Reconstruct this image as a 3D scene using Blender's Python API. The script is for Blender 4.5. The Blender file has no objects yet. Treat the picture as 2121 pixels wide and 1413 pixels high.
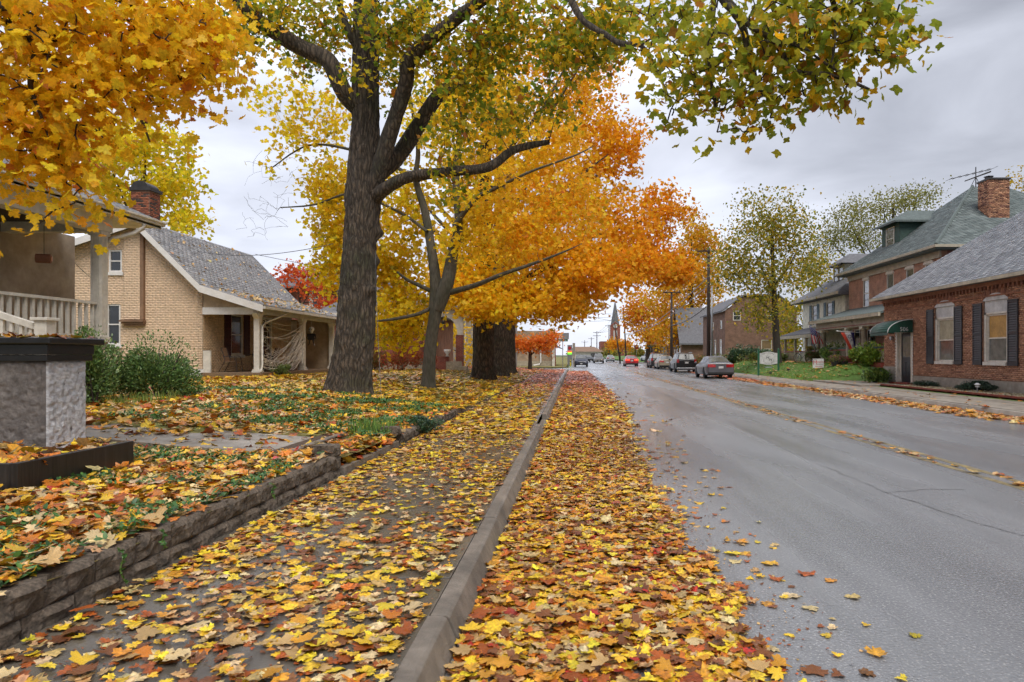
import bpy, math, random
import numpy as np
from mathutils import Vector, Matrix

# ---------------------------------------------------------------- camera, sky, sun, exposure
SC = bpy.context.scene
COL = SC.collection
F, CX, CY, CH = 1400.0, 1190.0, 735.0, 1.55          # photo pixels: focal length, vanishing point; camera height
cam = bpy.data.cameras.new('Camera'); camo = bpy.data.objects.new('Camera', cam); COL.objects.link(camo)
camo.location = (0, 0, CH); camo.rotation_euler = (math.radians(90), 0, 0)
cam.sensor_width = 36; cam.lens = 36 * F / 2121
cam.shift_x = (1060.5 - CX) / 2121; cam.shift_y = (CY - 706.5) / 2121
cam.clip_start = 0.05; cam.clip_end = 3000
SC.camera = camo

SUN_EL, SUN_AZ = math.radians(56), math.radians(158)      # hidden sun: behind the camera, a little to the right (azimuth from +Y)
sund = Vector((math.sin(SUN_AZ) * math.cos(SUN_EL), math.cos(SUN_AZ) * math.cos(SUN_EL), math.sin(SUN_EL)))
W = bpy.data.worlds.new('World'); SC.world = W; W.use_nodes = True
nt = W.node_tree; nt.nodes.clear()
def wn(t, **k):
    n = nt.nodes.new(t)
    for a, b in k.items(): setattr(n, a, b)
    return n
out = wn('ShaderNodeOutputWorld'); bg = wn('ShaderNodeBackground'); bg.inputs[1].default_value = 1.0
sky = wn('ShaderNodeTexSky', sky_type='NISHITA', sun_disc=False, sun_elevation=SUN_EL, sun_rotation=SUN_AZ)
tc = wn('ShaderNodeTexCoord'); mp = wn('ShaderNodeMapping'); mp.inputs['Scale'].default_value = (1.5, 1.5, 4.2)
mp.inputs['Rotation'].default_value = (0.25, 0.1, 0.5)
nz = wn('ShaderNodeTexNoise'); nz.inputs['Scale'].default_value = 1.6; nz.inputs['Detail'].default_value = 7; nz.inputs['Roughness'].default_value = 0.5
nz.inputs['Distortion'].default_value = 0.5
rp = wn('ShaderNodeValToRGB'); rp.color_ramp.elements[0].position = 0.34; rp.color_ramp.elements[0].color = (0.285, 0.297, 0.342, 1)
rp.color_ramp.elements[1].position = 0.64; rp.color_ramp.elements[1].color = (0.55, 0.572, 0.645, 1)
dt = wn('ShaderNodeVectorMath', operation='DOT_PRODUCT'); dt.inputs[1].default_value = Vector((-0.75, 0.6, 0.28)).normalized()
mr = wn('ShaderNodeMapRange'); mr.inputs[1].default_value = 0.1; mr.inputs[2].default_value = 1.0; mr.inputs[3].default_value = 0.54; mr.inputs[4].default_value = 1.38
mul = wn('ShaderNodeVectorMath', operation='SCALE')
sk = wn('ShaderNodeVectorMath', operation='SCALE'); sk.inputs['Scale'].default_value = 0.05
mx = wn('ShaderNodeMix', data_type='RGBA'); mx.inputs['Factor'].default_value = 0.9
L = nt.links.new
L(tc.outputs['Generated'], mp.inputs['Vector']); L(mp.outputs[0], nz.inputs['Vector']); L(nz.outputs['Fac'], rp.inputs[0])
L(tc.outputs['Generated'], dt.inputs[0]); L(dt.outputs['Value'], mr.inputs[0])
L(rp.outputs[0], mul.inputs[0]); L(mr.outputs[0], mul.inputs['Scale'])
L(sky.outputs[0], sk.inputs[0]); L(sk.outputs[0], mx.inputs['A']); L(mul.outputs[0], mx.inputs['B'])
L(mx.outputs['Result'], bg.inputs[0]); L(bg.outputs[0], out.inputs[0])
sl = bpy.data.lights.new('Sun', 'SUN'); sl.energy = 1.5; sl.angle = math.radians(38); sl.color = (1.0, 0.96, 0.9)
so = bpy.data.objects.new('Sun', sl); COL.objects.link(so); so.rotation_euler = sund.to_track_quat('Z', 'Y').to_euler()
SC.view_settings.view_transform = 'Standard'; SC.view_settings.look = 'None'; SC.view_settings.gamma = 1
SC.view_settings.use_curve_mapping = False; SC.view_settings.exposure = 1.06
SC.render.engine = 'CYCLES'; SC.cycles.max_bounces = 6; SC.cycles.diffuse_bounces = 5; SC.cycles.glossy_bounces = 2; SC.cycles.use_adaptive_sampling = True; SC.cycles.adaptive_threshold = 0.045; SC.cycles.transparent_max_bounces = 4
SC.cycles.use_denoising = True

# ---------------------------------------------------------------- helpers
RND = random.Random(11)
rng = np.random.default_rng(23)
def at(px, py, Y): return ((px - CX) / F * Y, Y, CH - (py - CY) / F * Y)
def sstep(x): x = np.clip(x, 0, 1); return x * x * (3 - 2 * x)
def tag(o, label=None, cat=None, group=None, kind=None):
    if label: o['label'] = label
    if cat: o['category'] = cat
    if group: o['group'] = group
    if kind: o['kind'] = kind
    return o
def empty(name, loc=(0, 0, 0), rz=0, label=None, cat=None, group=None, parent=None):
    o = bpy.data.objects.new(name, None); COL.objects.link(o); o.location = loc; o.rotation_euler = (0, 0, rz); o.empty_display_size = 0.1
    o.parent = parent
    return tag(o, label, cat, group)

class MB:
    """collects shapes for ONE mesh object"""
    def __init__(s, m=None): s.v = []; s.f = []; s.m = m
    def add(s, vs, fs):
        b = len(s.v)
        if s.m is not None: vs = [tuple(s.m @ Vector(p)) for p in vs]
        s.v += [tuple(p) for p in vs]; s.f += [tuple(b + i for i in f) for f in fs]; return s
    def box(s, x0, x1, y0, y1, z0, z1):
        return s.add([(x0, y0, z0), (x1, y0, z0), (x1, y1, z0), (x0, y1, z0), (x0, y0, z1), (x1, y0, z1), (x1, y1, z1), (x0, y1, z1)],
                     [(0, 3, 2, 1), (4, 5, 6, 7), (0, 1, 5, 4), (1, 2, 6, 5), (2, 3, 7, 6), (3, 0, 4, 7)])
    def cbox(s, c, d): return s.box(c[0] - d[0] / 2, c[0] + d[0] / 2, c[1] - d[1] / 2, c[1] + d[1] / 2, c[2] - d[2] / 2, c[2] + d[2] / 2)
    def hull8(s, a, b):  # two quads (4 points each), joined
        return s.add(list(a) + list(b), [(3, 2, 1, 0), (4, 5, 6, 7), (0, 1, 5, 4), (1, 2, 6, 5), (2, 3, 7, 6), (3, 0, 4, 7)])
    def slab(s, pts, off):  # polygon extruded by a vector
        n = len(pts); o = Vector(off)
        vs = list(pts) + [tuple(Vector(p) + o) for p in pts]
        return s.add(vs, [tuple(range(n))[::-1], tuple(range(n, 2 * n))] + [(i, (i + 1) % n, n + (i + 1) % n, n + i) for i in range(n)])
    def tube(s, pts, rad, k=6, cap=True):
        pts = [Vector(p) for p in pts]; n = len(pts)
        if not hasattr(rad, '__len__'): rad = [rad] * n
        vs = []; up = Vector((0.13, 0.21, 0.97))
        for i, p in enumerate(pts):
            d = (pts[min(i + 1, n - 1)] - pts[max(i - 1, 0)])
            d = d.normalized() if d.length > 1e-9 else Vector((0, 0, 1))
            a = d.cross(up)
            if a.length < 0.05: a = d.cross(Vector((1, 0, 0)))
            a.normalize(); b = d.cross(a)
            for j in range(k):
                t = 2 * math.pi * j / k
                vs.append(p + (a * math.cos(t) + b * math.sin(t)) * rad[i])
        fs = [(i * k + j, i * k + (j + 1) % k, (i + 1) * k + (j + 1) % k, (i + 1) * k + j) for i in range(n - 1) for j in range(k)]
        if cap: fs += [tuple(range(k))[::-1], tuple(range((n - 1) * k, n * k))]
        return s.add(vs, fs)
    def lathe(s, prof, c=(0, 0, 0), k=16, axis='z'):
        vs = []
        for r, z in prof:
            for j in range(k):
                t = 2 * math.pi * j / k; a, b = r * math.cos(t), r * math.sin(t)
                p = {'z': (a, b, z), 'x': (z, a, b), 'y': (b, z, a)}[axis]
                vs.append((p[0] + c[0], p[1] + c[1], p[2] + c[2]))
        n = len(prof)
        fs = [(i * k + j, i * k + (j + 1) % k, (i + 1) * k + (j + 1) % k, (i + 1) * k + j) for i in range(n - 1) for j in range(k)]
        fs += [tuple(range(k))[::-1], tuple(range((n - 1) * k, n * k))]
        return s.add(vs, fs)
    def build(s, name, mat, parent=None, smooth=False, bevel=0):
        me = bpy.data.meshes.new(name); me.from_pydata(s.v, [], s.f); me.materials.append(mat)
        if smooth: me.polygons.foreach_set('use_smooth', [True] * len(me.polygons))
        me.update()
        o = bpy.data.objects.new(name, me); COL.objects.link(o); o.parent = parent
        if bevel:
            b = o.modifiers.new('bevel', 'BEVEL'); b.width = bevel; b.segments = 2; b.limit_method = 'ANGLE'
        return o

def npmesh(name, V, FI, mat, parent=None, col=None, smooth=False, nper=3):
    """V (n,3), FI (m,nper) -> object; col (n,3) per vertex"""
    me = bpy.data.meshes.new(name)
    n, m = len(V), len(FI)
    me.vertices.add(n); me.vertices.foreach_set('co', np.ascontiguousarray(V, dtype=np.float32).ravel())
    me.loops.add(m * nper); me.loops.foreach_set('vertex_index', np.ascontiguousarray(FI, dtype=np.int32).ravel())
    me.polygons.add(m); me.polygons.foreach_set('loop_start', np.arange(0, m * nper, nper, dtype=np.int32))
    if smooth: me.polygons.foreach_set('use_smooth', np.ones(m, dtype=bool))
    if col is not None:
        a = me.color_attributes.new('Col', 'FLOAT_COLOR', 'POINT')
        c = np.ones((n, 4), dtype=np.float32); c[:, :3] = col; a.data.foreach_set('color', c.ravel())
    me.update(calc_edges=True); me.materials.append(mat)
    o = bpy.data.objects.new(name, me); COL.objects.link(o); o.parent = parent
    return o

def bulk(name, tv, tf, M, T, cols, mat, parent=None, vjit=0.0, smooth=False):
    """N copies of a template (list of variants) as one mesh. M (N,3,3), T (N,3), cols (N,3)"""
    nv = len(tv); N = len(T); var = rng.integers(0, nv, N)
    Vs, Fs, Cs = [], [], []; base = 0
    for k in range(nv):
        idx = np.where(var == k)[0]
        if not len(idx): continue
        t = tv[k]; n = len(t)
        v = np.einsum('nij,pj->npi', M[idx], t) + T[idx][:, None, :]
        c = np.repeat(cols[idx][:, None, :], n, axis=1)
        if vjit: c = c * (1 + vjit * rng.standard_normal((len(idx), n, 1)))
        Vs.append(v.reshape(-1, 3)); Cs.append(np.clip(c, 0.002, 1).reshape(-1, 3))
        f = tf[None, :, :] + (np.arange(len(idx)) * n)[:, None, None] + base
        Fs.append(f.reshape(-1, tf.shape[1])); base += len(idx) * n
    return npmesh(name, np.concatenate(Vs), np.concatenate(Fs), mat, parent, np.concatenate(Cs), smooth, tf.shape[1])

def unit(a): return a / np.maximum(np.linalg.norm(a, axis=-1, keepdims=True), 1e-9)
def frames(t, n, s):
    """matrices with y = tip direction, z = normal, scaled"""
    t = unit(t); n = unit(n - (n * t).sum(-1, keepdims=True) * t); x = np.cross(t, n)
    return np.stack([x, t, n], axis=-1) * s[:, None, None]

BOXV = np.array([(0, 0, 0), (1, 0, 0), (1, 1, 0), (0, 1, 0), (0, 0, 1), (1, 0, 1), (1, 1, 1), (0, 1, 1)], float)
BOXF = np.array([(4, 5, 6, 7), (0, 1, 5, 4), (1, 2, 6, 5), (2, 3, 7, 6), (3, 0, 4, 7)])

# ---------------------------------------------------------------- materials
def mat(name, col, rough=0.6, var=0.18, scale=3.0, bump=0.15, bscale=30.0, spec=0.5, metal=0.0, attr=False, col2=None, stretch=(1, 1, 1),
        transl=0.0, emit=None, coat=0.0, rvar=0.0, bdist=0.02):
    m = bpy.data.materials.new(name); m.use_nodes = True; t = m.node_tree; N = t.nodes; LK = t.links.new
    b = N['Principled BSDF']; b.inputs['Roughness'].default_value = rough; b.inputs['Metallic'].default_value = metal
    b.inputs['Specular IOR Level'].default_value = spec; b.inputs['Coat Weight'].default_value = coat; b.inputs['Coat Roughness'].default_value = 0.12
    if emit: b.inputs['Emission Color'].default_value = (*emit[:3], 1); b.inputs['Emission Strength'].default_value = emit[3]
    tcn = N.new('ShaderNodeTexCoord'); mpn = N.new('ShaderNodeMapping'); mpn.inputs['Scale'].default_value = stretch
    LK(tcn.outputs['Object'], mpn.inputs['Vector'])
    nz = N.new('ShaderNodeTexNoise'); nz.inputs['Scale'].default_value = scale; nz.inputs['Detail'].default_value = 6; nz.inputs['Roughness'].default_value = 0.65
    LK(mpn.outputs[0], nz.inputs['Vector'])
    if attr:
        a = N.new('ShaderNodeAttribute'); a.attribute_name = 'Col'; src = a.outputs['Color']
    else:
        mixc = N.new('ShaderNodeMix'); mixc.data_type = 'RGBA'
        c2 = col2 or tuple(c * 0.62 for c in col)
        mixc.inputs['A'].default_value = (*col, 1); mixc.inputs['B'].default_value = (*c2, 1)
        r = N.new('ShaderNodeMapRange'); r.inputs[1].default_value = 0.35; r.inputs[2].default_value = 0.68
        r.inputs[3].default_value = 0.0; r.inputs[4].default_value = 1.0
        LK(nz.outputs['Fac'], r.inputs[0]); LK(r.outputs[0], mixc.inputs['Factor']); src = mixc.outputs['Result']
    hv = N.new('ShaderNodeHueSaturation'); LK(src, hv.inputs['Color'])
    n2 = N.new('ShaderNodeTexNoise'); n2.inputs['Scale'].default_value = scale * 4.3; n2.inputs['Detail'].default_value = 5; LK(mpn.outputs[0], n2.inputs['Vector'])
    r2 = N.new('ShaderNodeMapRange'); r2.inputs[1].default_value = 0.3; r2.inputs[2].default_value = 0.7; r2.inputs[3].default_value = 1 - var; r2.inputs[4].default_value = 1 + var
    LK(n2.outputs['Fac'], r2.inputs[0]); LK(r2.outputs[0], hv.inputs['Value'])
    csrc = hv.outputs['Color']
    LK(csrc, b.inputs['Base Color'])
    if rvar:
        r3 = N.new('ShaderNodeMapRange'); r3.inputs[1].default_value = 0.35; r3.inputs[2].default_value = 0.65
        r3.inputs[3].default_value = max(rough - rvar, 0.03); r3.inputs[4].default_value = min(rough + rvar, 1)
        LK(nz.outputs['Fac'], r3.inputs[0]); LK(r3.outputs[0], b.inputs['Roughness'])
    if bump:
        n3 = N.new('ShaderNodeTexNoise'); n3.inputs['Scale'].default_value = bscale; n3.inputs['Detail'].default_value = 6; n3.inputs['Roughness'].default_value = 0.7
        LK(mpn.outputs[0], n3.inputs['Vector'])
        bp = N.new('ShaderNodeBump'); bp.inputs['Strength'].default_value = bump; bp.inputs['Distance'].default_value = bdist
        LK(n3.outputs['Fac'], bp.inputs['Height']); LK(bp.outputs[0], b.inputs['Normal'])
    if transl:
        tr = N.new('ShaderNodeBsdfTranslucent'); LK(csrc, tr.inputs['Color']); ms = N.new('ShaderNodeMixShader'); ms.inputs[0].default_value = transl
        LK(b.outputs[0], ms.inputs[1]); LK(tr.outputs[0], ms.inputs[2]); LK(ms.outputs[0], N['Material Output'].inputs['Surface'])
    return m

def brickmat(name, c1, c2, mortar, axis, bw=0.215, bh=0.075, rough=0.85):
    m = bpy.data.materials.new(name); m.use_nodes = True; t = m.node_tree; N = t.nodes; LK = t.links.new
    b = N['Principled BSDF']; b.inputs['Roughness'].default_value = rough
    tcn = N.new('ShaderNodeTexCoord'); sp = N.new('ShaderNodeSeparateXYZ'); cb = N.new('ShaderNodeCombineXYZ')
    LK(tcn.outputs['Object'], sp.inputs[0]); LK(sp.outputs[axis], cb.inputs[0]); LK(sp.outputs['Z'], cb.inputs[1])
    br = N.new('ShaderNodeTexBrick'); br.inputs['Scale'].default_value = 1; br.inputs['Brick Width'].default_value = bw; br.inputs['Row Height'].default_value = bh
    br.inputs['Mortar Size'].default_value = 0.009; br.inputs['Color1'].default_value = (*c1, 1); br.inputs['Color2'].default_value = (*c2, 1); br.inputs['Mortar'].default_value = (*mortar, 1)
    LK(cb.outputs[0], br.inputs['Vector'])
    nz = N.new('ShaderNodeTexNoise'); nz.inputs['Scale'].default_value = 2.2; nz.inputs['Detail'].default_value = 8; LK(tcn.outputs['Object'], nz.inputs['Vector'])
    r2 = N.new('ShaderNodeMapRange'); r2.inputs[1].default_value = 0.3; r2.inputs[2].default_value = 0.7; r2.inputs[3].default_value = 0.7; r2.inputs[4].default_value = 1.25
    hv = N.new('ShaderNodeHueSaturation'); LK(nz.outputs['Fac'], r2.inputs[0]); LK(r2.outputs[0], hv.inputs['Value']); LK(br.outputs['Color'], hv.inputs['Color'])
    LK(hv.outputs[0], b.inputs['Base Color'])
    bp = N.new('ShaderNodeBump'); bp.inputs['Strength'].default_value = 0.6; bp.inputs['Distance'].default_value = 0.01; bp.invert = True
    LK(br.outputs['Fac'], bp.inputs['Height']); LK(bp.outputs[0], b.inputs['Normal'])
    return m

def glassmat(name, col=(0.03, 0.035, 0.04), rough=0.04):
    m = mat(name, col, rough=rough, var=0.3, scale=1.2, bump=0.03, bscale=1.5, spec=0.9, coat=0.6); return m

def asphalt():
    m = mat('asphalt', (0.225, 0.228, 0.238), rough=0.40, var=0.12, scale=0.22, bump=0.0, col2=(0.135, 0.137, 0.144), stretch=(2.6, 0.35, 1), spec=0.55)
    t = m.node_tree; N = t.nodes; LK = t.links.new; b = N['Principled BSDF']
    tcn = N.new('ShaderNodeTexCoord')
    v = N.new('ShaderNodeTexVoronoi'); v.inputs['Scale'].default_value = 55; LK(tcn.outputs['Object'], v.inputs['Vector'])
    rgh = N.new('ShaderNodeTexNoise'); rgh.inputs['Scale'].default_value = 0.5; rgh.inputs['Detail'].default_value = 5
    mp = N.new('ShaderNodeMapping'); mp.inputs['Scale'].default_value = (1.5, 0.25, 1); LK(tcn.outputs['Object'], mp.inputs[0]); LK(mp.outputs[0], rgh.inputs['Vector'])
    mr = N.new('ShaderNodeMapRange'); mr.inputs[1].default_value = 0.35; mr.inputs[2].default_value = 0.62; mr.inputs[3].default_value = 0.13; mr.inputs[4].default_value = 0.36
    LK(rgh.outputs['Fac'], mr.inputs[0]); LK(mr.outputs[0], b.inputs['Roughness'])
    bp = N.new('ShaderNodeBump'); bp.inputs['Strength'].default_value = 0.34; bp.inputs['Distance'].default_value = 0.010
    n3 = N.new('ShaderNodeTexNoise'); n3.inputs['Scale'].default_value = 55; n3.inputs['Detail'].default_value = 4; LK(tcn.outputs['Object'], n3.inputs['Vector'])
    ad = N.new('ShaderNodeMath'); ad.operation = 'SUBTRACT'; LK(n3.outputs['Fac'], ad.inputs[0]); LK(v.outputs['Distance'], ad.inputs[1])
    LK(ad.outputs[0], bp.inputs['Height']); LK(bp.outputs[0], b.inputs['Normal'])
    # pale aggregate specks
    src = b.inputs['Base Color'].links[0].from_socket
    mx = N.new('ShaderNodeMix'); mx.data_type = 'RGBA'; mx.inputs['B'].default_value = (0.42, 0.41, 0.40, 1)
    n4 = N.new('ShaderNodeTexNoise'); n4.inputs['Scale'].default_value = 62; n4.inputs['Detail'].default_value = 2; LK(tcn.outputs['Object'], n4.inputs['Vector'])
    m4 = N.new('ShaderNodeMapRange'); m4.inputs[1].default_value = 0.56; m4.inputs[2].default_value = 0.70; m4.inputs[3].default_value = 0; m4.inputs[4].default_value = 0.8
    LK(n4.outputs['Fac'], m4.inputs[0]); LK(m4.outputs[0], mx.inputs['Factor']); LK(src, mx.inputs['A']); LK(mx.outputs['Result'], b.inputs['Base Color'])
    return m

def barkmat(name, dark, ridge, moss, scale=11.0):
    m = bpy.data.materials.new(name); m.use_nodes = True; t = m.node_tree; N = t.nodes; LK = t.links.new; b = N['Principled BSDF']; b.inputs['Roughness'].default_value = 0.92
    tcn = N.new('ShaderNodeTexCoord'); mp = N.new('ShaderNodeMapping'); mp.inputs['Scale'].default_value = (1, 1, 0.16)
    wn_ = N.new('ShaderNodeTexNoise'); wn_.inputs['Scale'].default_value = 2.5; wn_.inputs['Detail'].default_value = 3; LK(tcn.outputs['Object'], wn_.inputs['Vector'])
    ad = N.new('ShaderNodeMixRGB'); ad.blend_type = 'LINEAR_LIGHT'; ad.inputs[0].default_value = 0.10; LK(tcn.outputs['Object'], ad.inputs[1]); LK(wn_.outputs['Color'], ad.inputs[2]); LK(ad.outputs[0], mp.inputs[0])
    v = N.new('ShaderNodeTexVoronoi'); v.feature = 'DISTANCE_TO_EDGE'; v.inputs['Scale'].default_value = scale; LK(mp.outputs[0], v.inputs['Vector'])
    n2 = N.new('ShaderNodeTexNoise'); n2.inputs['Scale'].default_value = 34; n2.inputs['Detail'].default_value = 6; n2.inputs['Roughness'].default_value = 0.75; LK(mp.outputs[0], n2.inputs['Vector'])
    mr_ = N.new('ShaderNodeMapRange'); mr_.inputs[1].default_value = 0.0; mr_.inputs[2].default_value = 0.34; LK(v.outputs['Distance'], mr_.inputs[0])
    mu = N.new('ShaderNodeMath'); mu.operation = 'MULTIPLY'; r2 = N.new('ShaderNodeMapRange'); r2.inputs[1].default_value = 0.3; r2.inputs[2].default_value = 0.7; r2.inputs[3].default_value = 0.35; r2.inputs[4].default_value = 1.25
    LK(n2.outputs['Fac'], r2.inputs[0]); LK(mr_.outputs[0], mu.inputs[0]); LK(r2.outputs[0], mu.inputs[1])
    mo = N.new('ShaderNodeMix'); mo.data_type = 'RGBA'; mo.inputs['A'].default_value = (*ridge, 1); mo.inputs['B'].default_value = (*moss, 1)
    n3 = N.new('ShaderNodeTexNoise'); n3.inputs['Scale'].default_value = 1.6; n3.inputs['Detail'].default_value = 4; LK(tcn.outputs['Object'], n3.inputs['Vector']); r3 = N.new('ShaderNodeMapRange'); r3.inputs[1].default_value = 0.45; r3.inputs[2].default_value = 0.65; LK(n3.outputs['Fac'], r3.inputs[0]); LK(r3.outputs[0], mo.inputs['Factor'])
    mx_ = N.new('ShaderNodeMix'); mx_.data_type = 'RGBA'; mx_.inputs['A'].default_value = (*dark, 1); LK(mo.outputs['Result'], mx_.inputs['B']); LK(mu.outputs[0], mx_.inputs['Factor']); LK(mx_.outputs['Result'], b.inputs['Base Color'])
    bp = N.new('ShaderNodeBump'); bp.inputs['Strength'].default_value = 1.0; bp.inputs['Distance'].default_value = 0.035; LK(mu.outputs[0], bp.inputs['Height']); LK(bp.outputs[0], b.inputs['Normal'])
    return m

M = {}
M['asphalt'] = asphalt()
M['walk'] = mat('wet_concrete', (0.135, 0.118, 0.095), rough=0.22, var=0.25, scale=0.9, bump=0.16, bscale=60, col2=(0.075, 0.066, 0.055), rvar=0.16, spec=0.6)
M['kerb'] = mat('kerb_concrete', (0.235, 0.2, 0.165), rough=0.5, var=0.22, scale=2.2, bump=0.5, bscale=70, col2=(0.125, 0.105, 0.085), rvar=0.15)
M['paleconc'] = mat('pale_concrete', (0.34, 0.30, 0.25), rough=0.5, var=0.2, scale=1.1, bump=0.3, bscale=50, col2=(0.2, 0.17, 0.14), rvar=0.15)
M['block'] = mat('wall_block', (0.175, 0.135, 0.10), rough=0.8, var=0.6, scale=9, bump=1.0, bscale=45, col2=(0.055, 0.042, 0.031))
M['soil'] = mat('soil', (0.10, 0.06, 0.035), rough=0.8, var=0.4, scale=4, bump=0.8, bscale=20)
M['lawn'] = mat('lawn', (0.16, 0.19, 0.045), rough=0.9, var=0.4, scale=1.3, bump=0.8, bscale=25, col2=(0.22, 0.14, 0.035))
M['lawn_green'] = mat('lawn_green', (0.09, 0.19, 0.03), rough=0.9, var=0.3, scale=1.3, bump=0.8, bscale=25, col2=(0.12, 0.17, 0.03))
M['grass'] = mat('grass', (0.12, 0.22, 0.03), rough=0.7, attr=True, transl=0.3, bump=0)
M['land'] = mat('land', (0.12, 0.14, 0.05), rough=0.95, var=0.3, scale=0.1, bump=0)
M['paint_y'] = mat('road_paint', (0.30, 0.22, 0.07), rough=0.5, var=0.4, scale=2.2, bump=0.3, bscale=60, col2=(0.12, 0.11, 0.10))
M['leaf_wet'] = mat('fallen_leaf', (0.6, 0.3, 0.03), rough=0.28, attr=True, transl=0.10, bump=0.35, bscale=45, var=0.42, scale=11, spec=0.5)
M['leaf'] = mat('leaf', (0.6, 0.3, 0.03), rough=0.5, attr=True, transl=0.58, bump=0, var=0.22, scale=9, spec=0.3)
M['evergreen'] = mat('evergreen_leaf', (0.05, 0.1, 0.03), rough=0.42, attr=True, transl=0.22, bump=0, var=0.15, scale=3)
M['bark'] = mat('bark', (0.105, 0.076, 0.054), rough=0.9, var=0.55, scale=5, bump=1.0, bscale=24, col2=(0.05, 0.045, 0.03), stretch=(1, 1, 0.14), bdist=0.05)
M['bark'] = barkmat('furrowed_bark', (0.026, 0.02, 0.015), (0.195, 0.145, 0.105), (0.11, 0.105, 0.06))
M['bark_dark'] = mat('bark_dark', (0.06, 0.046, 0.036), rough=0.9, var=0.35, scale=4, bump=0.9, bscale=12, col2=(0.03, 0.026, 0.02), stretch=(1, 1, 0.25))
M['bark_grey'] = mat('bark_grey', (0.105, 0.088, 0.066), rough=0.9, var=0.35, scale=4, bump=0.8, bscale=14, col2=(0.055, 0.055, 0.035), stretch=(1, 1, 0.25))
M['brickattr'] = mat('brick', (0.3, 0.1, 0.05), rough=0.85, attr=True, bump=0.4, bscale=60, var=0.22, scale=3)
M['mortar'] = mat('mortar', (0.30, 0.19, 0.14), rough=0.9, var=0.2, scale=5)
M['tanmortar'] = mat('tan_mortar', (0.68, 0.505, 0.35), rough=0.8, var=0.1, scale=5)
M['tanpaint'] = mat('tan_painted_brick', (0.56, 0.405, 0.26), rough=0.75, var=0.1, scale=2)
M['tandark'] = mat('tan_siding', (0.52, 0.38, 0.24), rough=0.7, var=0.1, scale=2)
M['browntrim'] = mat('brown_trim', (0.27, 0.155, 0.09), rough=0.7, var=0.12, scale=3)
M['white'] = mat('cream_paint', (0.72, 0.675, 0.60), rough=0.45, var=0.06, scale=4, bump=0.08, col2=(0.54, 0.50, 0.44))
M['whitepure'] = mat('white_paint', (0.74, 0.72, 0.70), rough=0.45, var=0.05, scale=4, bump=0.05, col2=(0.66, 0.63, 0.6))
M['stucco'] = mat('stucco', (0.42, 0.355, 0.295), rough=0.9, var=0.1, scale=1.5, bump=0.5, bscale=40, col2=(0.27, 0.22, 0.18))
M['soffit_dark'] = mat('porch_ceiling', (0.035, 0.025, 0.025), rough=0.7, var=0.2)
M['shingle'] = mat('shingle', (0.2, 0.2, 0.22), rough=0.75, attr=True, bump=0.4, bscale=80, var=0.15, scale=8)
M['roofgrey'] = mat('roof_grey', (0.16, 0.16, 0.175), rough=0.8, var=0.2, scale=4, bump=0.4, bscale=20)
M['roofgreen'] = mat('roof_green', (0.125, 0.155, 0.15), rough=0.8, var=0.2, scale=4, bump=0.4, bscale=20)
M['darkgreen'] = mat('dark_green', (0.03, 0.075, 0.06), rough=0.6, var=0.15, scale=6)
M['glass'] = glassmat('glass')
M['glass_l'] = glassmat('glass_light', (0.16, 0.16, 0.15))
M['shade'] = mat('window_shade', (0.52, 0.30, 0.09), rough=0.6, var=0.12, scale=3)
M['shade_pale'] = mat('window_blind', (0.45, 0.40, 0.28), rough=0.6, var=0.12, scale=3)
M['maroon'] = mat('maroon_paint', (0.075, 0.014, 0.018), rough=0.5, var=0.15)
M['charcoal'] = mat('charcoal_paint', (0.035, 0.033, 0.04), rough=0.45, var=0.15)
M['blueshut'] = mat('blue_paint', (0.085, 0.155, 0.2), rough=0.5, var=0.12)
M['black'] = mat('black_paint', (0.014, 0.012, 0.013), rough=0.3, var=0.3, scale=6, bump=0.1, spec=0.6)
M['rubber'] = mat('rubber', (0.018, 0.018, 0.019), rough=0.75, var=0.2)
M['blackwet'] = mat('wet_black_board', (0.011, 0.009, 0.008), rough=0.45, var=0.5, scale=9, bump=0.15, bscale=8, col2=(0.026, 0.022, 0.021), stretch=(1, 2.2, 0.12))
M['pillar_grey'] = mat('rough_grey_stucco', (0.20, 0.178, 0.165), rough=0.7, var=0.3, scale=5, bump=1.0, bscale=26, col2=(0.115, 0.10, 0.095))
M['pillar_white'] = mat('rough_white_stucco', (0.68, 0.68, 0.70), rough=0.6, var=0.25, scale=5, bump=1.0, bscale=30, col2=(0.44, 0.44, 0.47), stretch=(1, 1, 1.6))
M['porchconc'] = mat('aggregate_slab', (0.235, 0.15, 0.085), rough=0.8, var=0.5, scale=25, bump=0.6, bscale=60)
M['stone'] = mat('limestone', (0.42, 0.36, 0.27), rough=0.85, var=0.25, scale=4, bump=0.8, bscale=16)
M['metal'] = mat('galvanised', (0.42, 0.43, 0.45), rough=0.4, metal=0.8, var=0.15)
M['chrome'] = mat('chrome', (0.7, 0.7, 0.72), rough=0.15, metal=1.0, var=0.05, bump=0)
M['darkmetal'] = mat('dark_metal', (0.05, 0.045, 0.045), rough=0.5, metal=0.3, var=0.2)
M['wood_pole'] = mat('pole_wood', (0.055, 0.04, 0.034), rough=0.9, var=0.3, scale=3, bump=0.6, bscale=20, stretch=(1, 1, 0.1))
M['wire'] = mat('wire', (0.12, 0.12, 0.13), rough=0.6, bump=0)
M['wire_l'] = mat('wire_light', (0.4, 0.4, 0.42), rough=0.5, bump=0)
M['board'] = mat('window_board', (0.24, 0.155, 0.075), rough=0.7, var=0.15, scale=3)
M['rope'] = mat('pale_gauze', (0.78, 0.70, 0.60), rough=0.9, bump=0)
M['cream'] = mat('cream_siding', (0.80, 0.77, 0.64), rough=0.7, var=0.06)
M['cream_trim'] = mat('cream_trim', (0.52, 0.46, 0.35), rough=0.6, var=0.06)
M['taupe'] = mat('taupe_paint', (0.42, 0.365, 0.29), rough=0.6, var=0.08)
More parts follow.
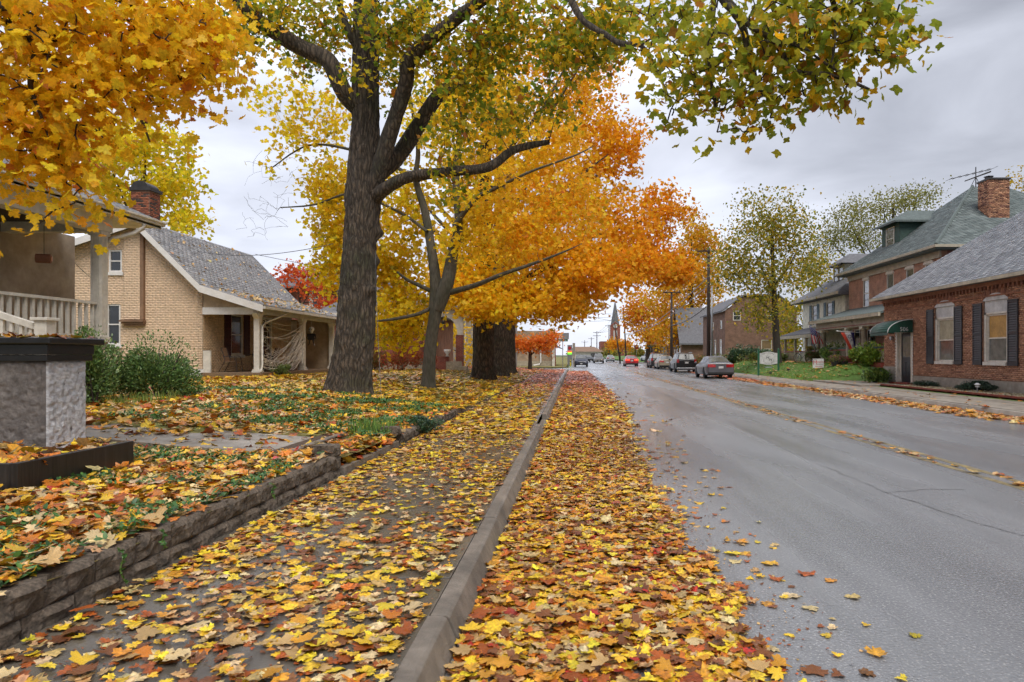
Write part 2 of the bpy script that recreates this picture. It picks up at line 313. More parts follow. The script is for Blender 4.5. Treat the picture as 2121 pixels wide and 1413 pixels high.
M['redtrim'] = mat('red_trim', (0.27, 0.05, 0.035), rough=0.6, var=0.1)
M['awning'] = mat('green_canvas', (0.012, 0.072, 0.05), rough=0.45, var=0.12, bump=0.05)
M['signgreen'] = mat('sign_green', (0.012, 0.11, 0.05), rough=0.5, var=0.1, bump=0)
M['signwhite'] = mat('sign_white', (0.62, 0.62, 0.62), rough=0.5, var=0.04, bump=0)
M['signred'] = mat('sign_red', (0.45, 0.02, 0.03), rough=0.45, var=0.05, bump=0)
M['signyellow'] = mat('sign_yellow', (0.75, 0.62, 0.02), rough=0.45, var=0.05, bump=0)
M['ink'] = mat('ink', (0.03, 0.03, 0.04), rough=0.6, var=0.05, bump=0)
M['flagred'] = mat('flag_red', (0.50, 0.03, 0.045), rough=0.8, var=0.06, transl=0.25, bump=0)
M['openred'] = mat('banner_red', (0.62, 0.07, 0.035), rough=0.8, var=0.06, transl=0.25, bump=0)
M['flagwhite'] = mat('flag_white', (0.66, 0.64, 0.64), rough=0.8, var=0.05, transl=0.25, bump=0)
M['flagblue'] = mat('flag_blue', (0.035, 0.03, 0.17), rough=0.8, var=0.06, transl=0.2, bump=0)
M['terracotta'] = mat('terracotta', (0.30, 0.12, 0.06), rough=0.8, var=0.2)
M['pumpkin'] = mat('pumpkin', (0.55, 0.17, 0.02), rough=0.5, var=0.15)
M['tail'] = mat('tail_lens', (0.42, 0.012, 0.014), rough=0.15, var=0.05, bump=0, coat=0.5)
M['taillit'] = mat('tail_lens_lit', (0.6, 0.02, 0.012), rough=0.2, var=0.05, bump=0, emit=(1, 0.05, 0.02, 1.2))
M['headlit'] = mat('lit_headlight', (0.8, 0.7, 0.5), rough=0.2, var=0, bump=0, emit=(1, 0.72, 0.3, 14))
M['headlens'] = mat('headlight_lens', (0.62, 0.6, 0.52), rough=0.12, var=0.1, bump=0, coat=0.6)
M['gravel'] = mat('gravel', (0.32, 0.25, 0.15), rough=0.85, attr=True, var=0.2, bump=0.2)
M['carglass'] = mat('car_glass', (0.012, 0.014, 0.016), rough=0.10, var=0.1, bump=0, spec=0.5)
M['near_black'] = mat('underbody', (0.012, 0.012, 0.013), rough=0.9, var=0.1, bump=0)  # plain near-black of car undersides, grilles and road cracks
def paint(name, c, metal=0.1): return mat(name, c, rough=0.36, var=0.05, scale=2, bump=0, coat=0.3, metal=metal)

# ---------------------------------------------------------------- wall frames
class WF:
    """wall coordinates: origin o, horizontal direction u, outward normal n"""
    def __init__(s, o, u, n): s.o = Vector(o); s.u = Vector(u).normalized(); s.n = Vector(n).normalized()
    def p(s, u, z, d=0): return tuple(s.o + s.u * u + s.n * d + Vector((0, 0, z)))
    def box(s, mb, u0, u1, z0, z1, d0, d1):
        P = s.p
        return mb.hull8([P(u0, z0, d0), P(u1, z0, d0), P(u1, z0, d1), P(u0, z0, d1)], [P(u0, z1, d0), P(u1, z1, d0), P(u1, z1, d1), P(u0, z1, d1)])
    def poly(s, mb, pts, d0, d1):
        return mb.slab([s.p(u, z, d0) for u, z in pts], tuple(s.n * (d1 - d0)))

def holes_wall(mb, w, u0, u1, z0, z1, holes, d0, d1):
    us = sorted({u0, u1, *[min(max(h[i], u0), u1) for h in holes for i in (0, 1)]})
    zs = sorted({z0, z1, *[min(max(h[i], z0), z1) for h in holes for i in (2, 3)]})
    for a, b in zip(us, us[1:]):
        run = None
        for c, d in zip(zs, zs[1:]):
            inside = any(h[0] < (a + b) / 2 < h[1] and h[2] < (c + d) / 2 < h[3] for h in holes)
            if inside:
                if run: w.box(mb, a, b, run[0], run[1], d0, d1); run = None
            else: run = (run[0], d) if run else (c, d)
        if run: w.box(mb, a, b, run[0], run[1], d0, d1)

def lay_bricks(name, w, u0, u1, z0, z1, holes, parent, palette, m, top=None, bl=0.205, bh=0.068, gap=0.011, proud=0.012, jit=0.004, m_jit=0.16):
    T, S, C = [], [], []
    nrow = int((z1 - z0) / bh); pal = np.array(palette)
    for r in range(nrow):
        za, zb = z0 + r * bh + gap / 2, z0 + (r + 1) * bh - gap / 2
        iv = [(u0, u1)]
        if top:
            lim = top(zb)
            if lim is None: continue
            iv = [(max(u0, lim[0]), min(u1, lim[1]))]
        for h in holes:
            if h[2] < zb - 0.02 and h[3] > za + 0.02:
                iv = [q for a, b in iv for q in ((a, min(b, h[0])), (max(a, h[1]), b)) if q[1] - q[0] > 0.02]
        off = (r % 2) * bl / 2
        for a, b in iv:
            k0 = math.floor((a - u0 - off) / bl); k = k0
            while u0 + off + k * bl < b:
                s = max(a, u0 + off + k * bl) + gap / 2; e = min(b, u0 + off + (k + 1) * bl) - gap / 2; k += 1
                if e - s < 0.03: continue
                T.append((s, za)); S.append((e - s, zb - za))
    T = np.array(T); S = np.array(S); n = len(T)
    U, Nn = np.array(w.u), np.array(w.n)
    Mx = np.zeros((n, 3, 3)); Mx[:, :, 0] = U * S[:, :1]; Mx[:, :, 1] = np.array([0, 0, 1.0]) * S[:, 1:]; Mx[:, :, 2] = Nn * (proud + rng.uniform(-jit, jit, (n, 1)))
    P = np.array(w.o) + U * T[:, :1] + np.array([0, 0, 1.0]) * T[:, 1:]
    c = pal[rng.integers(0, len(pal), n)] * (1 + m_jit * rng.standard_normal((n, 1)))
    o = bulk(name, [BOXV], BOXF, Mx, P, np.clip(c, 0.01, 1), m, parent); o['kind'] = 'stuff'
    return o

def lay_shingles(name, o, u, v, nrm, rows, lim, parent, palette, m, ex=0.14, tab=0.3, th=0.012):
    """o origin at the eave, u along, v up the slope; lim(v) -> (u0,u1) or None"""
    o, u, v, nrm = (np.array(a, float) for a in (o, u, v, nrm)); T, C, S = [], [], []
    pal = np.array(palette)
    for r in range(rows):
        l = lim(r * ex)
        if l is None: continue
        a = l[0] - (0 if r % 2 else tab / 2)
        while a < l[1] - 0.02:
            s, e = max(a, l[0]), min(a + tab, l[1]); a += tab
            if e - s > 0.03: T.append((s + 0.003, r * ex)); S.append((e - s - 0.006, ex * 1.25))
    T, S = np.array(T), np.array(S); n = len(T)
    Mx = np.zeros((n, 3, 3)); Mx[:, :, 0] = u * S[:, :1]; Mx[:, :, 1] = v * S[:, 1:] - nrm * th * 0.9; Mx[:, :, 2] = nrm * (th + rng.uniform(0, 0.006, (n, 1)))
    P = o + u * T[:, :1] + v * T[:, 1:] + nrm * th
    c = pal[rng.integers(0, len(pal), n)] * (1 + 0.13 * rng.standard_normal((n, 1)))
    ob = bulk(name, [BOXV], BOXF, Mx, P, np.clip(c, 0.01, 1), m, parent); ob['kind'] = 'stuff'
    return ob

def lay_siding(name, w, u0, u1, z0, z1, holes, parent, m, ex=0.12, top=None):
    mb = MB(); n = int(math.ceil((z1 - z0) / ex))
    for r in range(n):
        za, zb = z0 + r * ex, min(z0 + (r + 1) * ex, z1)
        iv = [(u0, u1)]
        if top: iv = [top(zb)]
        for h in holes:
            if h[2] < zb - 0.01 and h[3] > za + 0.01: iv = [q for a, b in iv for q in ((a, min(b, h[0])), (max(a, h[1]), b)) if q[1] - q[0] > 0.02]
        for a, b in iv:
            if b - a < 0.02: continue
            mb.hull8([w.p(a, za, 0), w.p(b, za, 0), w.p(b, za, 0.022), w.p(a, za, 0.022)], [w.p(a, zb, 0), w.p(b, zb, 0), w.p(b, zb, 0.006), w.p(a, zb, 0.006)])
    o = mb.build(name, m, parent); o['kind'] = 'stuff'; return o

def window(parent, w, u0, u1, z0, z1, mf, panes=('glass', 'glass'), rail=None, depth=0.08, fw=0.07, sill=True, mullions=0, msill=None, pane_split=True):
    """sash window set into an opening: frame, two panes, sill"""
    f = MB(); d0, d1 = -depth, -depth + 0.06
    w.box(f, u0, u0 + fw, z0, z1, d0, d1); w.box(f, u1 - fw, u1, z0, z1, d0, d1)
    w.box(f, u0 + fw, u1 - fw, z0, z0 + fw, d0, d1); w.box(f, u0 + fw, u1 - fw, z1 - fw, z1, d0, d1)
    zm = (z0 + z1) / 2 if rail is None else rail
    w.box(f, u0 + fw, u1 - fw, zm - 0.025, zm + 0.025, d0, d1 - 0.005)
    for i in range(mullions):
        um = u0 + fw + (u1 - u0 - 2 * fw) * (i + 1) / (mullions + 1); w.box(f, um - 0.012, um + 0.012, z0 + fw, z1 - fw, d0 + 0.01, d1 - 0.012)
    fr = f.build('window', mf, parent)
    for i, (a, b) in enumerate(((z0 + fw, zm - 0.025), (zm + 0.025, z1 - fw))):
        p = MB(); w.box(p, u0 + fw, u1 - fw, a, b, d0 - 0.01, d0 + 0.015); p.build('pane', M[panes[i]], fr)
    if sill:
        s = MB(); w.box(s, u0 - 0.08, u1 + 0.08, z0 - 0.13, z0 - 0.003, -depth, 0.07); s.build('sill', msill or mf, fr)
    return fr

def shutter(parent, w, u0, u1, z0, z1, m, slats=18, d=0.04, base=0.015):
    f = MB(); b = 0.045
    w.box(f, u0, u0 + b, z0, z1, base, base + d); w.box(f, u1 - b, u1, z0, z1, base, base + d)
    zm = (z0 + z1) / 2
    for a, c in ((z0, z0 + 0.14), (z1 - 0.09, z1), (zm - 0.05, zm + 0.05)): w.box(f, u0 + b, u1 - b, a, c, base, base + d - 0.003)
    w.box(f, u0 + b, u1 - b, z0 + 0.14, z1 - 0.09, base, base + 0.006)
    sh = f.build('shutter', m, parent)
    tot = z1 - z0; zs = [z0 + 0.16 + (tot - 0.27) * (i + 0.5) / slats for i in range(slats)]
    for z in zs:
        if abs(z - zm) < 0.06: continue
        q = MB(); h = (tot - 0.27) / slats * 0.42
        q.hull8([w.p(u0 + b, z - h, base + d - 0.006), w.p(u1 - b, z - h, base + d - 0.006), w.p(u1 - b, z - h + 0.008, base + d), w.p(u0 + b, z - h + 0.008, base + d)],
                [w.p(u0 + b, z + h - 0.008, base + 0.008), w.p(u1 - b, z + h - 0.008, base + 0.008), w.p(u1 - b, z + h, base + 0.012), w.p(u0 + b, z + h, base + 0.012)])
        q.build('slat', m, sh)
    return sh

def text_mesh(body, size, mat_, parent, mtx, name='lettering', extrude=0.004, shear=0.0):
    cu = bpy.data.curves.new(name, 'FONT'); cu.body = body; cu.size = size; cu.align_x = 'CENTER'; cu.align_y = 'CENTER'; cu.extrude = extrude; cu.shear = shear
    cu.resolution_u = 3
    tmp = bpy.data.objects.new('tmp_text', cu); COL.objects.link(tmp)
    dg = bpy.context.evaluated_depsgraph_get(); me = bpy.data.meshes.new_from_object(tmp.evaluated_get(dg))
    bpy.data.objects.remove(tmp); bpy.data.curves.remove(cu)
    me.transform(mtx); me.materials.clear(); me.materials.append(mat_)
    o = bpy.data.objects.new(name, me); COL.objects.link(o); o.parent = parent
    return o
def basis(o, x, y):
    x = Vector(x).normalized(); y = Vector(y).normalized(); z = x.cross(y)
    return Matrix(((x[0], y[0], z[0], o[0]), (x[1], y[1], z[1], o[1]), (x[2], y[2], z[2], o[2]), (0, 0, 0, 1)))
# ================================================================ ground
KX, SWL, WALLX = -0.65, -2.69, -2.69
RK = 11.0
_bY = [0, 7.5, 8.2, 10.3, 11, 15.7, 18, 30, 60, 120]; _bZ = [0.372, 0.372, 0.33, 0.30, 0.27, 0.29, 0.18, 0.17, 0.15, 0.12]
_rY = [0, 10, 17, 27, 45, 80, 120]; _rZ = [0.26, 0.30, 0.42, 0.50, 0.45, 0.22, 0.1]
def gl(X, Y):
    t = np.maximum(-2.69 - np.asarray(X, float), 0)
    return np.interp(Y, _bY, _bZ) + np.interp(Y, _rY, _rZ) * sstep((t - np.interp(Y, [0, 7.8, 9.5], [1.9, 1.9, 0])) / 5.0) + 0.018 * np.sin(np.asarray(X) * 1.7 + np.asarray(Y) * 0.6) * sstep(t / 0.6)
def gr(X, Y):
    X = np.asarray(X, float); Y = np.asarray(Y, float)
    return 0.13 + (0.07 + 0.80 * sstep((Y - 34.5) / 3.5)) * sstep((X - 12.4) / 3.4)
def on_left(px, py, g=None):
    g = g or gl; Y = 20.0
    for _ in range(60):
        X = (px - CX) / F * Y; Y2 = (CH - float(g(X, Y))) * F / (py - CY); Y = 0.5 * Y + 0.5 * Y2
    X = (px - CX) / F * Y; return X, Y, float(g(X, Y))

def sheet(name, xs, ys, zf, m, parent=None):
    Xg, Yg = np.meshgrid(xs, ys); Z = zf(Xg, Yg); V = np.stack([Xg, Yg, Z], -1).reshape(-1, 3)
    ny, nx = Xg.shape; i = np.arange(ny - 1)[:, None] * nx + np.arange(nx - 1)[None, :]
    Fq = np.stack([i, i + 1, i + nx + 1, i + nx], -1).reshape(-1, 4)
    return npmesh(name, V, Fq, m, parent, smooth=True, nper=4)

tag(MB().box(-1400, 1400, -60, 2400, -0.6, -0.12).build('land', M['land']), kind='structure')
road = MB().box(-0.72, RK + 0.05, -8, 900, -0.1, 0.0).build('road', M['asphalt']); tag(road, kind='structure')
side = MB().box(-60, -0.72, 66.5, 78, -0.1, 0.012).build('side_street', M['asphalt']); tag(side, kind='structure')
for x in (5.17, 5.42):
    y = 2.0
    while y < 120:
        n = RND.uniform(3, 7); MB().box(x - 0.05, x + 0.05, y, y + n, 0.0, 0.004).build('centre_line', M['paint_y'], road); y += n + RND.uniform(0.02, 0.6)
def crack(pts, wd):
    mb = MB(); P = []
    for (x0, y0), (x1, y1) in zip(pts, pts[1:]):
        n = max(2, int(math.hypot(x1 - x0, y1 - y0) / 0.12))
        for i in range(n): t = i / n; P.append((x0 + (x1 - x0) * t + RND.gauss(0, 0.02), y0 + (y1 - y0) * t + RND.gauss(0, 0.02)))
    ww = [wd * RND.uniform(0.3, 1.2) for _ in P]
    vs = [(x - w, y, 0.003) for (x, y), w in zip(P, ww)] + [(x + w, y + 0.01, 0.003) for (x, y), w in zip(P, ww)]; n = len(P)
    mb.add(vs, [(i, n + i, n + i + 1, i + 1) for i in range(n - 1)]).build('road_crack', M['near_black'], road)
crack([(3.6, 16), (3.45, 11), (3.5, 7.6), (3.7, 6.2), (4.1, 5.2)], 0.0035); crack([(3.5, 7.6), (4.2, 7.8), (4.6, 7.7)], 0.0025); crack([(3.3, 60), (3.55, 40), (3.5, 22)], 0.01)
crack([(1.9, 34), (2.6, 34.4), (5.0, 34.1)], 0.02)

# left sidewalk, slab by slab, and kerb stones
walk = empty('sidewalk'); tag(walk, kind='structure')
y = 1.2
while y < 66:
    L_ = 1.52 if y < 40 else 6.0
    dz = RND.uniform(-0.004, 0.004)
    MB().box(SWL - 0.05, -0.78, y + 0.006, y + L_ - 0.006, 0.02, 0.15 + dz).build('slab', M['walk'], walk, bevel=0.008); y += L_
MB().box(SWL - 0.05, -0.78, 1, 66, -0.05, 0.135).build('slab_bed', M['soil'], walk)
kerb = empty('kerb'); tag(kerb, kind='structure')
def kerb_stone(y0, y1, h=0.155, parent=kerb, side=-1, x0=None, m=None):
    # profile from the walk side to the gutter
    prof = [(-0.775, -0.1), (-0.775, h), (-0.69, h - 0.002), (-0.67, h - 0.012), (-0.615, 0.02), (-0.605, -0.1)]
    jx = RND.uniform(-0.012, 0.012)
    mb = MB()
    if side < 0: pts = [(p[0] + jx, y0, p[1]) for p in prof]
    else: pts = [(x0 - 0.6 - p[0] + jx, y0, p[1]) for p in prof][::-1]
    mb.slab(pts[::-1], (0, y1 - y0, 0)); mb.build('kerb_stone', m or M['kerb'], parent, bevel=0.006)
y = 1.0
for n in [2.62, 2.2, 2.75, 2.6, 2.5]:
    kerb_stone(y + 0.009, y + n - 0.009, 0.155 + RND.uniform(-0.004, 0.004)); y += n
kerb_stone(y, 15.9, 0.03); y = 15.91
while y < 64:
    kerb_stone(y + 0.006, y + 2.99, 0.155); y += 3.0
kerbr = empty('far_kerb'); tag(kerbr, kind='structure')
y = 10.0
while y < 120:
    kerb_stone(y + 0.006, y + 2.99, 0.13, kerbr, 1, RK, M['paleconc']); y += 3.0
walkr = empty('far_sidewalk'); tag(walkr, kind='structure')
y = 10.0
while y < 118:
    L_ = 1.8 if y < 45 else 9.0
    MB().box(RK + 0.278, 12.75, y + 0.006, y + L_ - 0.006, 0.0, 0.132 + RND.uniform(-0.003, 0.003)).build('slab', M['paleconc'], walkr); y += L_
# apron in front of the green-roofed house and the awning building
apr = MB().box(12.76, 14.9, 30.2, 36.2, 0.05, 0.205).build('apron', M['paleconc']); tag(apr, kind='structure')
MB().box(12.76, 13.62, 15, 30.19, 0.05, 0.138).build('apron_strip', M['paleconc'], apr)
# left lawn and right lawn
xs = np.concatenate([np.linspace(-2.74, -8, 45), np.linspace(-8.3, -16, 24), np.linspace(-17, -60, 24)])[::-1]
ys = np.concatenate([np.linspace(0.5, 20, 130), np.linspace(20.4, 66.5, 90)])
tag(sheet('lawn', xs, ys, lambda X, Y: gl(X, Y) + 0.012 * np.sin(X * 9 + Y * 3) * np.sin(Y * 7.1), M['lawn']), kind='structure')
eY = np.linspace(15.75, 66, 120); eZ = gl(-2.74, eY) + 0.012; q = MB(); q.add([(-2.70, y, 0.05) for y in eY] + [(-2.745, y, z) for y, z in zip(eY, eZ)], [(i, i + 1, 121 + i, 120 + i) for i in range(119)]); tag(q.build('lawn_edge', M['soil']), kind='structure')
ys2 = np.linspace(78, 420, 60)
tag(sheet('far_lawn', np.linspace(-60, -1.0, 20), ys2, lambda X, Y: 0 * X + 0.1, M['lawn']), kind='structure')
xs = np.concatenate([np.linspace(12.74, 20, 40), np.linspace(21, 70, 20)]); ys = np.concatenate([np.linspace(10, 60, 110), np.linspace(61, 420, 90)])
tag(sheet('right_lawn', xs, ys, lambda X, Y: gr(X, Y) - 0.008, M['lawn_green']), kind='structure')

# garden walk and steps up from the sidewalk
gw = MB()
for i in range(6):
    x1 = -3.75 - i * 1.25; zf = lambda x: float(gl(x, 9.0)) + 0.035
    gw = MB().hull8([(x1 - 1.24, 8.35, zf(x1 - 1.24) - .1), (x1, 8.35, zf(x1) - .1), (x1, 9.85, zf(x1) - .1), (x1 - 1.24, 9.85, zf(x1 - 1.24) - .1)],
                    [(x1 - 1.24, 8.35, zf(x1 - 1.24)), (x1, 8.35, zf(x1)), (x1, 9.85, zf(x1)), (x1 - 1.24, 9.85, zf(x1 - 1.24))])
    if i == 0: gwalk = empty('garden_walk'); tag(gwalk, kind='structure')
    gw.build('slab', M['paleconc'], gwalk, bevel=0.006)
st = empty('garden_steps', label='two low leaf-filled concrete steps between the stone walls', cat='steps')
MB().box(-2.79, -2.69, 7.93, 10.35, 0.05, 0.235).build('riser', M['kerb'], st, bevel=0.008)
MB().box(-3.42, -2.79, 7.93, 10.35, 0.05, 0.205).build('tread', M['soil'], st)
MB().box(-3.52, -3.42, 8.3, 10.2, 0.05, 0.385).build('riser', M['kerb'], st, bevel=0.008)
MB().box(-3.76, -3.52, 8.3, 10.2, 0.05, 0.36).build('tread', M['soil'], st)

# retaining walls of split-face blocks
def block_mesh(seed, L_=0.352, H_=0.158, D_=0.24):
    r = np.random.default_rng(seed); nu, nz = 9, 6; vs = []; fs = []
    for j in range(nz):
        for i in range(nu):
            u, z = i / (nu - 1), j / (nz - 1); e = min(u, 1 - u, z, 1 - z)
            d = (0.012 + 0.022 * r.random() + 0.02 * math.sin(u * 5 + seed) * math.sin(z * 3 + seed * 2)) if e > 0 else 0.0
            vs.append((d, (u - 0.5) * L_, z * H_))
    fs = [(j * nu + i, j * nu + i + 1, (j + 1) * nu + i + 1, (j + 1) * nu + i) for j in range(nz - 1) for i in range(nu - 1)]
    b = len(vs); vs += [(-D_, -L_ / 2, 0), (-D_, L_ / 2, 0), (-D_, L_ / 2, H_), (-D_, -L_ / 2, H_)]
    fs += [tuple((nz - 1) * nu + i for i in range(nu)) + (b + 2, b + 3), tuple(j * nu for j in range(nz))[::1] + (b + 3, b), tuple(j * nu + nu - 1 for j in range(nz))[::-1] + (b + 1, b + 2), (b, b + 1, b + 2, b + 3)]
    me = bpy.data.meshes.new('block'); me.from_pydata(vs, [], fs); me.materials.append(M['block']); me.update(); return me
BLK = [block_mesh(s) for s in range(7)]
def blocks(parent, y0, y1, z0, courses, x=WALLX, corb=0.012):
    for c in range(courses):
        y = y0 + (0.18 if c % 2 else 0)
        while y < y1 - 0.1:
            o = bpy.data.objects.new('block', RND.choice(BLK)); COL.objects.link(o); o.parent = parent
            o.location = (x - 0.035 - c * corb + RND.uniform(-0.006, 0.006), y + 0.18, z0 + c * 0.16 + RND.uniform(-0.003, 0.003))
            o.rotation_euler = (RND.uniform(-0.012, 0.012), 0, RND.uniform(-0.02, 0.02)); y += 0.36
rw = empty('retaining_wall', (0, 0, 0), label='low dark split-block retaining wall along the near sidewalk', cat='wall')
blocks(rw, 1.0, 7.6, -0.078, 3)
for z in (0.07, 0.232, 0.394):
    o = bpy.data.objects.new('block', BLK[2]); COL.objects.link(o); o.parent = rw; o.location = (-2.74, 7.77, z - 0.02 if z > 0.38 else z - 0.01); o.scale = (1, 0.62, 1 if z < 0.38 else 0.9)
rw2 = empty('retaining_wall', (0, 0, 0), label='shorter low block wall beyond the garden steps, partly hidden by a juniper', cat='wall')
blocks(rw2, 10.45, 15.7, -0.01, 2, corb=0.008)
o = bpy.data.objects.new('block', BLK[4]); COL.objects.link(o); o.parent = rw2; o.location = (-2.74, 10.5, 0.30); o.scale = (1, 0.62, 0.85)

# ================================================================ leaf templates
def outline(half, ctr=(0, 0.3)):
    pts = [half[0]] + half[1:-1] + [half[-1]] + [(-x, y) for x, y in half[1:-1][::-1]]
    return [ctr] + pts
def tmpl(half, ctr, curls, stem=0.0):
    base = outline(half, ctr); n = len(base); tv = []
    F_ = [(0, i, i + 1) for i in range(1, n - 1)] + [(0, n - 1, 1)]
    if stem: F_ = F_ + [(n, n + 1, n + 2)]
    for (cx_, cy_, tw, edge) in curls:
        V = []
        for k, (x, y) in enumerate(base):
            z = cx_ * x * x + cy_ * (y - 0.3) ** 2 + tw * x * (y - 0.3) + (0 if k == 0 else edge * ((k * 37) % 11 / 11 - 0.5)); V.append((x, y - 0.3, z))
        if stem:
            V += [(-0.012, -0.3, 0.0), (0.012, -0.3, 0.0), (0.10 * tw + 0.05, -0.3 - stem, 0.03)]
        tv.append(np.array(V))
    return tv, np.array(F_)
MAPLE = [(0, 0), (0.12, -0.08), (0.37, -0.15), (0.38, 0.02), (0.50, 0.04), (0.63, 0.17), (0.55, 0.24), (0.62, 0.42), (0.46, 0.41), (0.28, 0.43), (0.33, 0.57), (0.37, 0.70), (0.20, 0.70), (0.0, 0.95)]
CURL = [(0.25, 0.15, 0.2, 0.06), (-0.3, -0.2, 0.1, 0.05), (0.5, -0.1, -0.3, 0.08), (0.1, 0.5, 0.3, 0.08), (-0.15, 0.3, -0.2, 0.1), (0.55, 0.35, 0.0, 0.10), (0.05, 0.05, 0.05, 0.03), (0.03, -0.06, 0.08, 0.04), (0.8, 0.1, 0.4, 0.1)]
LA, LAF = tmpl(MAPLE, (0, 0.3), CURL, stem=0.45)
LA0, LAF0 = tmpl(MAPLE, (0, 0.3), CURL)
MAPLE_B = [(0, 0), (0.36, -0.14), (0.38, 0.03), (0.63, 0.30), (0.29, 0.41), (0.34, 0.67), (0.0, 0.95)]
LB, LBF = tmpl(MAPLE_B, (0, 0.3), CURL)
TULIP = [(0, 0.02), (0.30, -0.03), (0.46, 0.18), (0.34, 0.36), (0.47, 0.66), (0.22, 0.70), (0.0, 0.60)]
LT, LTF = tmpl(TULIP, (0, 0.32), CURL[:6])
DIAM = [(0, -0.05), (0.42, 0.25), (0.22, 0.62), (0.0, 0.95)]
LC, LCF = tmpl(DIAM, (0, 0.3), CURL[:5])
OVAL = [(0, 0), (0.22, 0.3), (0.2, 0.62), (0, 1.0)]
LO, LOF = tmpl(OVAL, (0, 0.4), [(0.5, 0.2, 0, 0.02), (0.3, -0.3, 0.2, 0.02), (-0.4, 0.3, 0.1, 0.02)])
PAL = dict(yellow=(0.74, 0.47, 0.03), bright=(0.80, 0.58, 0.03), gold=(0.62, 0.29, 0.025), tan=(0.50, 0.32, 0.13), pale=(0.66, 0.49, 0.25), orange=(0.56, 0.18, 0.018),
           rust=(0.36, 0.085, 0.014), red=(0.44, 0.035, 0.022), brown=(0.20, 0.072, 0.024), pink=(0.80, 0.27, 0.16), green=(0.20, 0.26, 0.025))
def pick(n, w):
    ks = list(w); p = np.array([w[k] for k in ks], float); p /= p.sum()
    idx = rng.choice(len(ks), n, p=p); c = np.array([PAL[k] for k in ks])[idx]
    return np.clip(c * (1 + 0.12 * rng.standard_normal((n, 1))) * (1 + 0.06 * rng.standard_normal((n, 3))), 0.003, 0.95), np.array(ks)[idx]
def ground_frames(n, size, tilt):
    a = rng.uniform(0, 2 * math.pi, n); t = np.stack([np.cos(a), np.sin(a), rng.normal(0, tilt, n)], -1)
    nn = np.stack([rng.normal(0, tilt, n), rng.normal(0, tilt, n), np.where(rng.random(n) < 0.7, 1, -1)], -1)
    return frames(t, nn, size)
# ================================================================ left side: houses
# ---- tan painted-brick house with the shingled porch roof
GY, PX, WX = 27.0, -12.7, -14.85                     # gable plane, porch front, recessed house front
PF = 0.84                                              # porch floor level
th = empty('tan_house', label='tan painted brick cottage with grey shingle roof and front porch', cat='house')
wg = WF((-22.0, GY, 0), (1, 0, 0), (0, -1, 0))         # gable wall, u = X + 22
ridge_u, ridge_z, kick_u, kick_z, eave_u, eave_z = 4.7, 6.85, 7.24, 4.29, 9.7, 3.5
gh = [(3.38, 3.92, 4.85, 5.75), (3.3, 3.86, 1.95, 3.58)]
mb = MB(); holes_wall(mb, wg, 0.0, 7.15, 0.55, 4.1, gh, -0.22, 0.0)
def gt(z):
    if z <= 4.1: return (0.0, 7.15)
    k = ridge_z - z - .04
    return (max(0.0, ridge_u - k / 0.33), ridge_u + k * 0.98) if k > 0 else None
u_l = ridge_u - (ridge_z - 4.1) * 0.98; u_r = ridge_u + (ridge_z - 4.1) * 0.98
# gable triangle around the upper window opening, as upright strips
h = gh[0]; rz = lambda u: ridge_z - .03 - ((u - ridge_u) / 0.98 if u > ridge_u else (ridge_u - u) * .33)
for a, b in ((0.0, h[0]), (h[1], ridge_u), (ridge_u, u_r)):
    pts = [(a, 4.1), (b, 4.1), (b, rz(b))] + ([(a, rz(a))] if rz(a) > 4.11 else [])
    if b == u_r: pts = [(a, 4.1), (b, 4.1), (a, rz(a))]
    wg.poly(mb, pts, -0.22, 0.0)
wg.poly(mb, [(h[0], 4.1), (h[1], 4.1), (h[1], h[2]), (h[0], h[2])], -0.22, 0.0)
wg.poly(mb, [(h[0], h[3]), (h[1], h[3]), (h[1], rz(h[1])), (h[0], rz(h[0]))], -0.22, 0.0)
mb.build('gable_wall', M['tanmortar'], th)
lay_bricks('brick_course', wg, 0.0, 7.15, 0.98, ridge_z - 0.05, gh, th, [(0.74, 0.545, 0.38), (0.72, 0.53, 0.37), (0.755, 0.56, 0.395)], M['brickattr'], top=gt, proud=0.004, jit=0.001, m_jit=0.02)
f = MB(); wg.box(f, 6.2, 7.19, 0.4, 0.97, -0.2, 0.03); f.build('foundation', M['whitepure'], th)
window(th, wg, *gh[0], M['whitepure'], msill=M['whitepure']); window(th, wg, *gh[1], M['whitepure'], mullions=0)
# flue breast with brown edge and corbelled foot
f = MB(); wg.box(f, 4.05, 4.72, 2.95, 6.35, 0.0, 0.10); f.build('flue', M['tanmortar'], th)
lay_bricks('brick_course', WF((-22.0, GY - 0.10, 0), (1, 0, 0), (0, -1, 0)), 4.05, 4.72, 2.95, 6.3, [], th, [(0.74, 0.545, 0.38), (0.72, 0.53, 0.37), (0.755, 0.56, 0.395)], M['brickattr'], proud=0.004, jit=0.001, m_jit=0.02)
f = MB(); wg.box(f, 4.72, 4.86, 2.95, 6.5, 0.0, 0.13); f.build('flue_edge', M['browntrim'], th)
for i in range(3):
    f = MB(); wg.box(f, 4.05 + i * 0.06 - 0.1, 4.90 - i * 0.02, 2.86 - i * 0.08 - 0.0, 2.93 - i * 0.08, 0.0, 0.24 - i * 0.06); f.build('corbel', M['browntrim'], th)
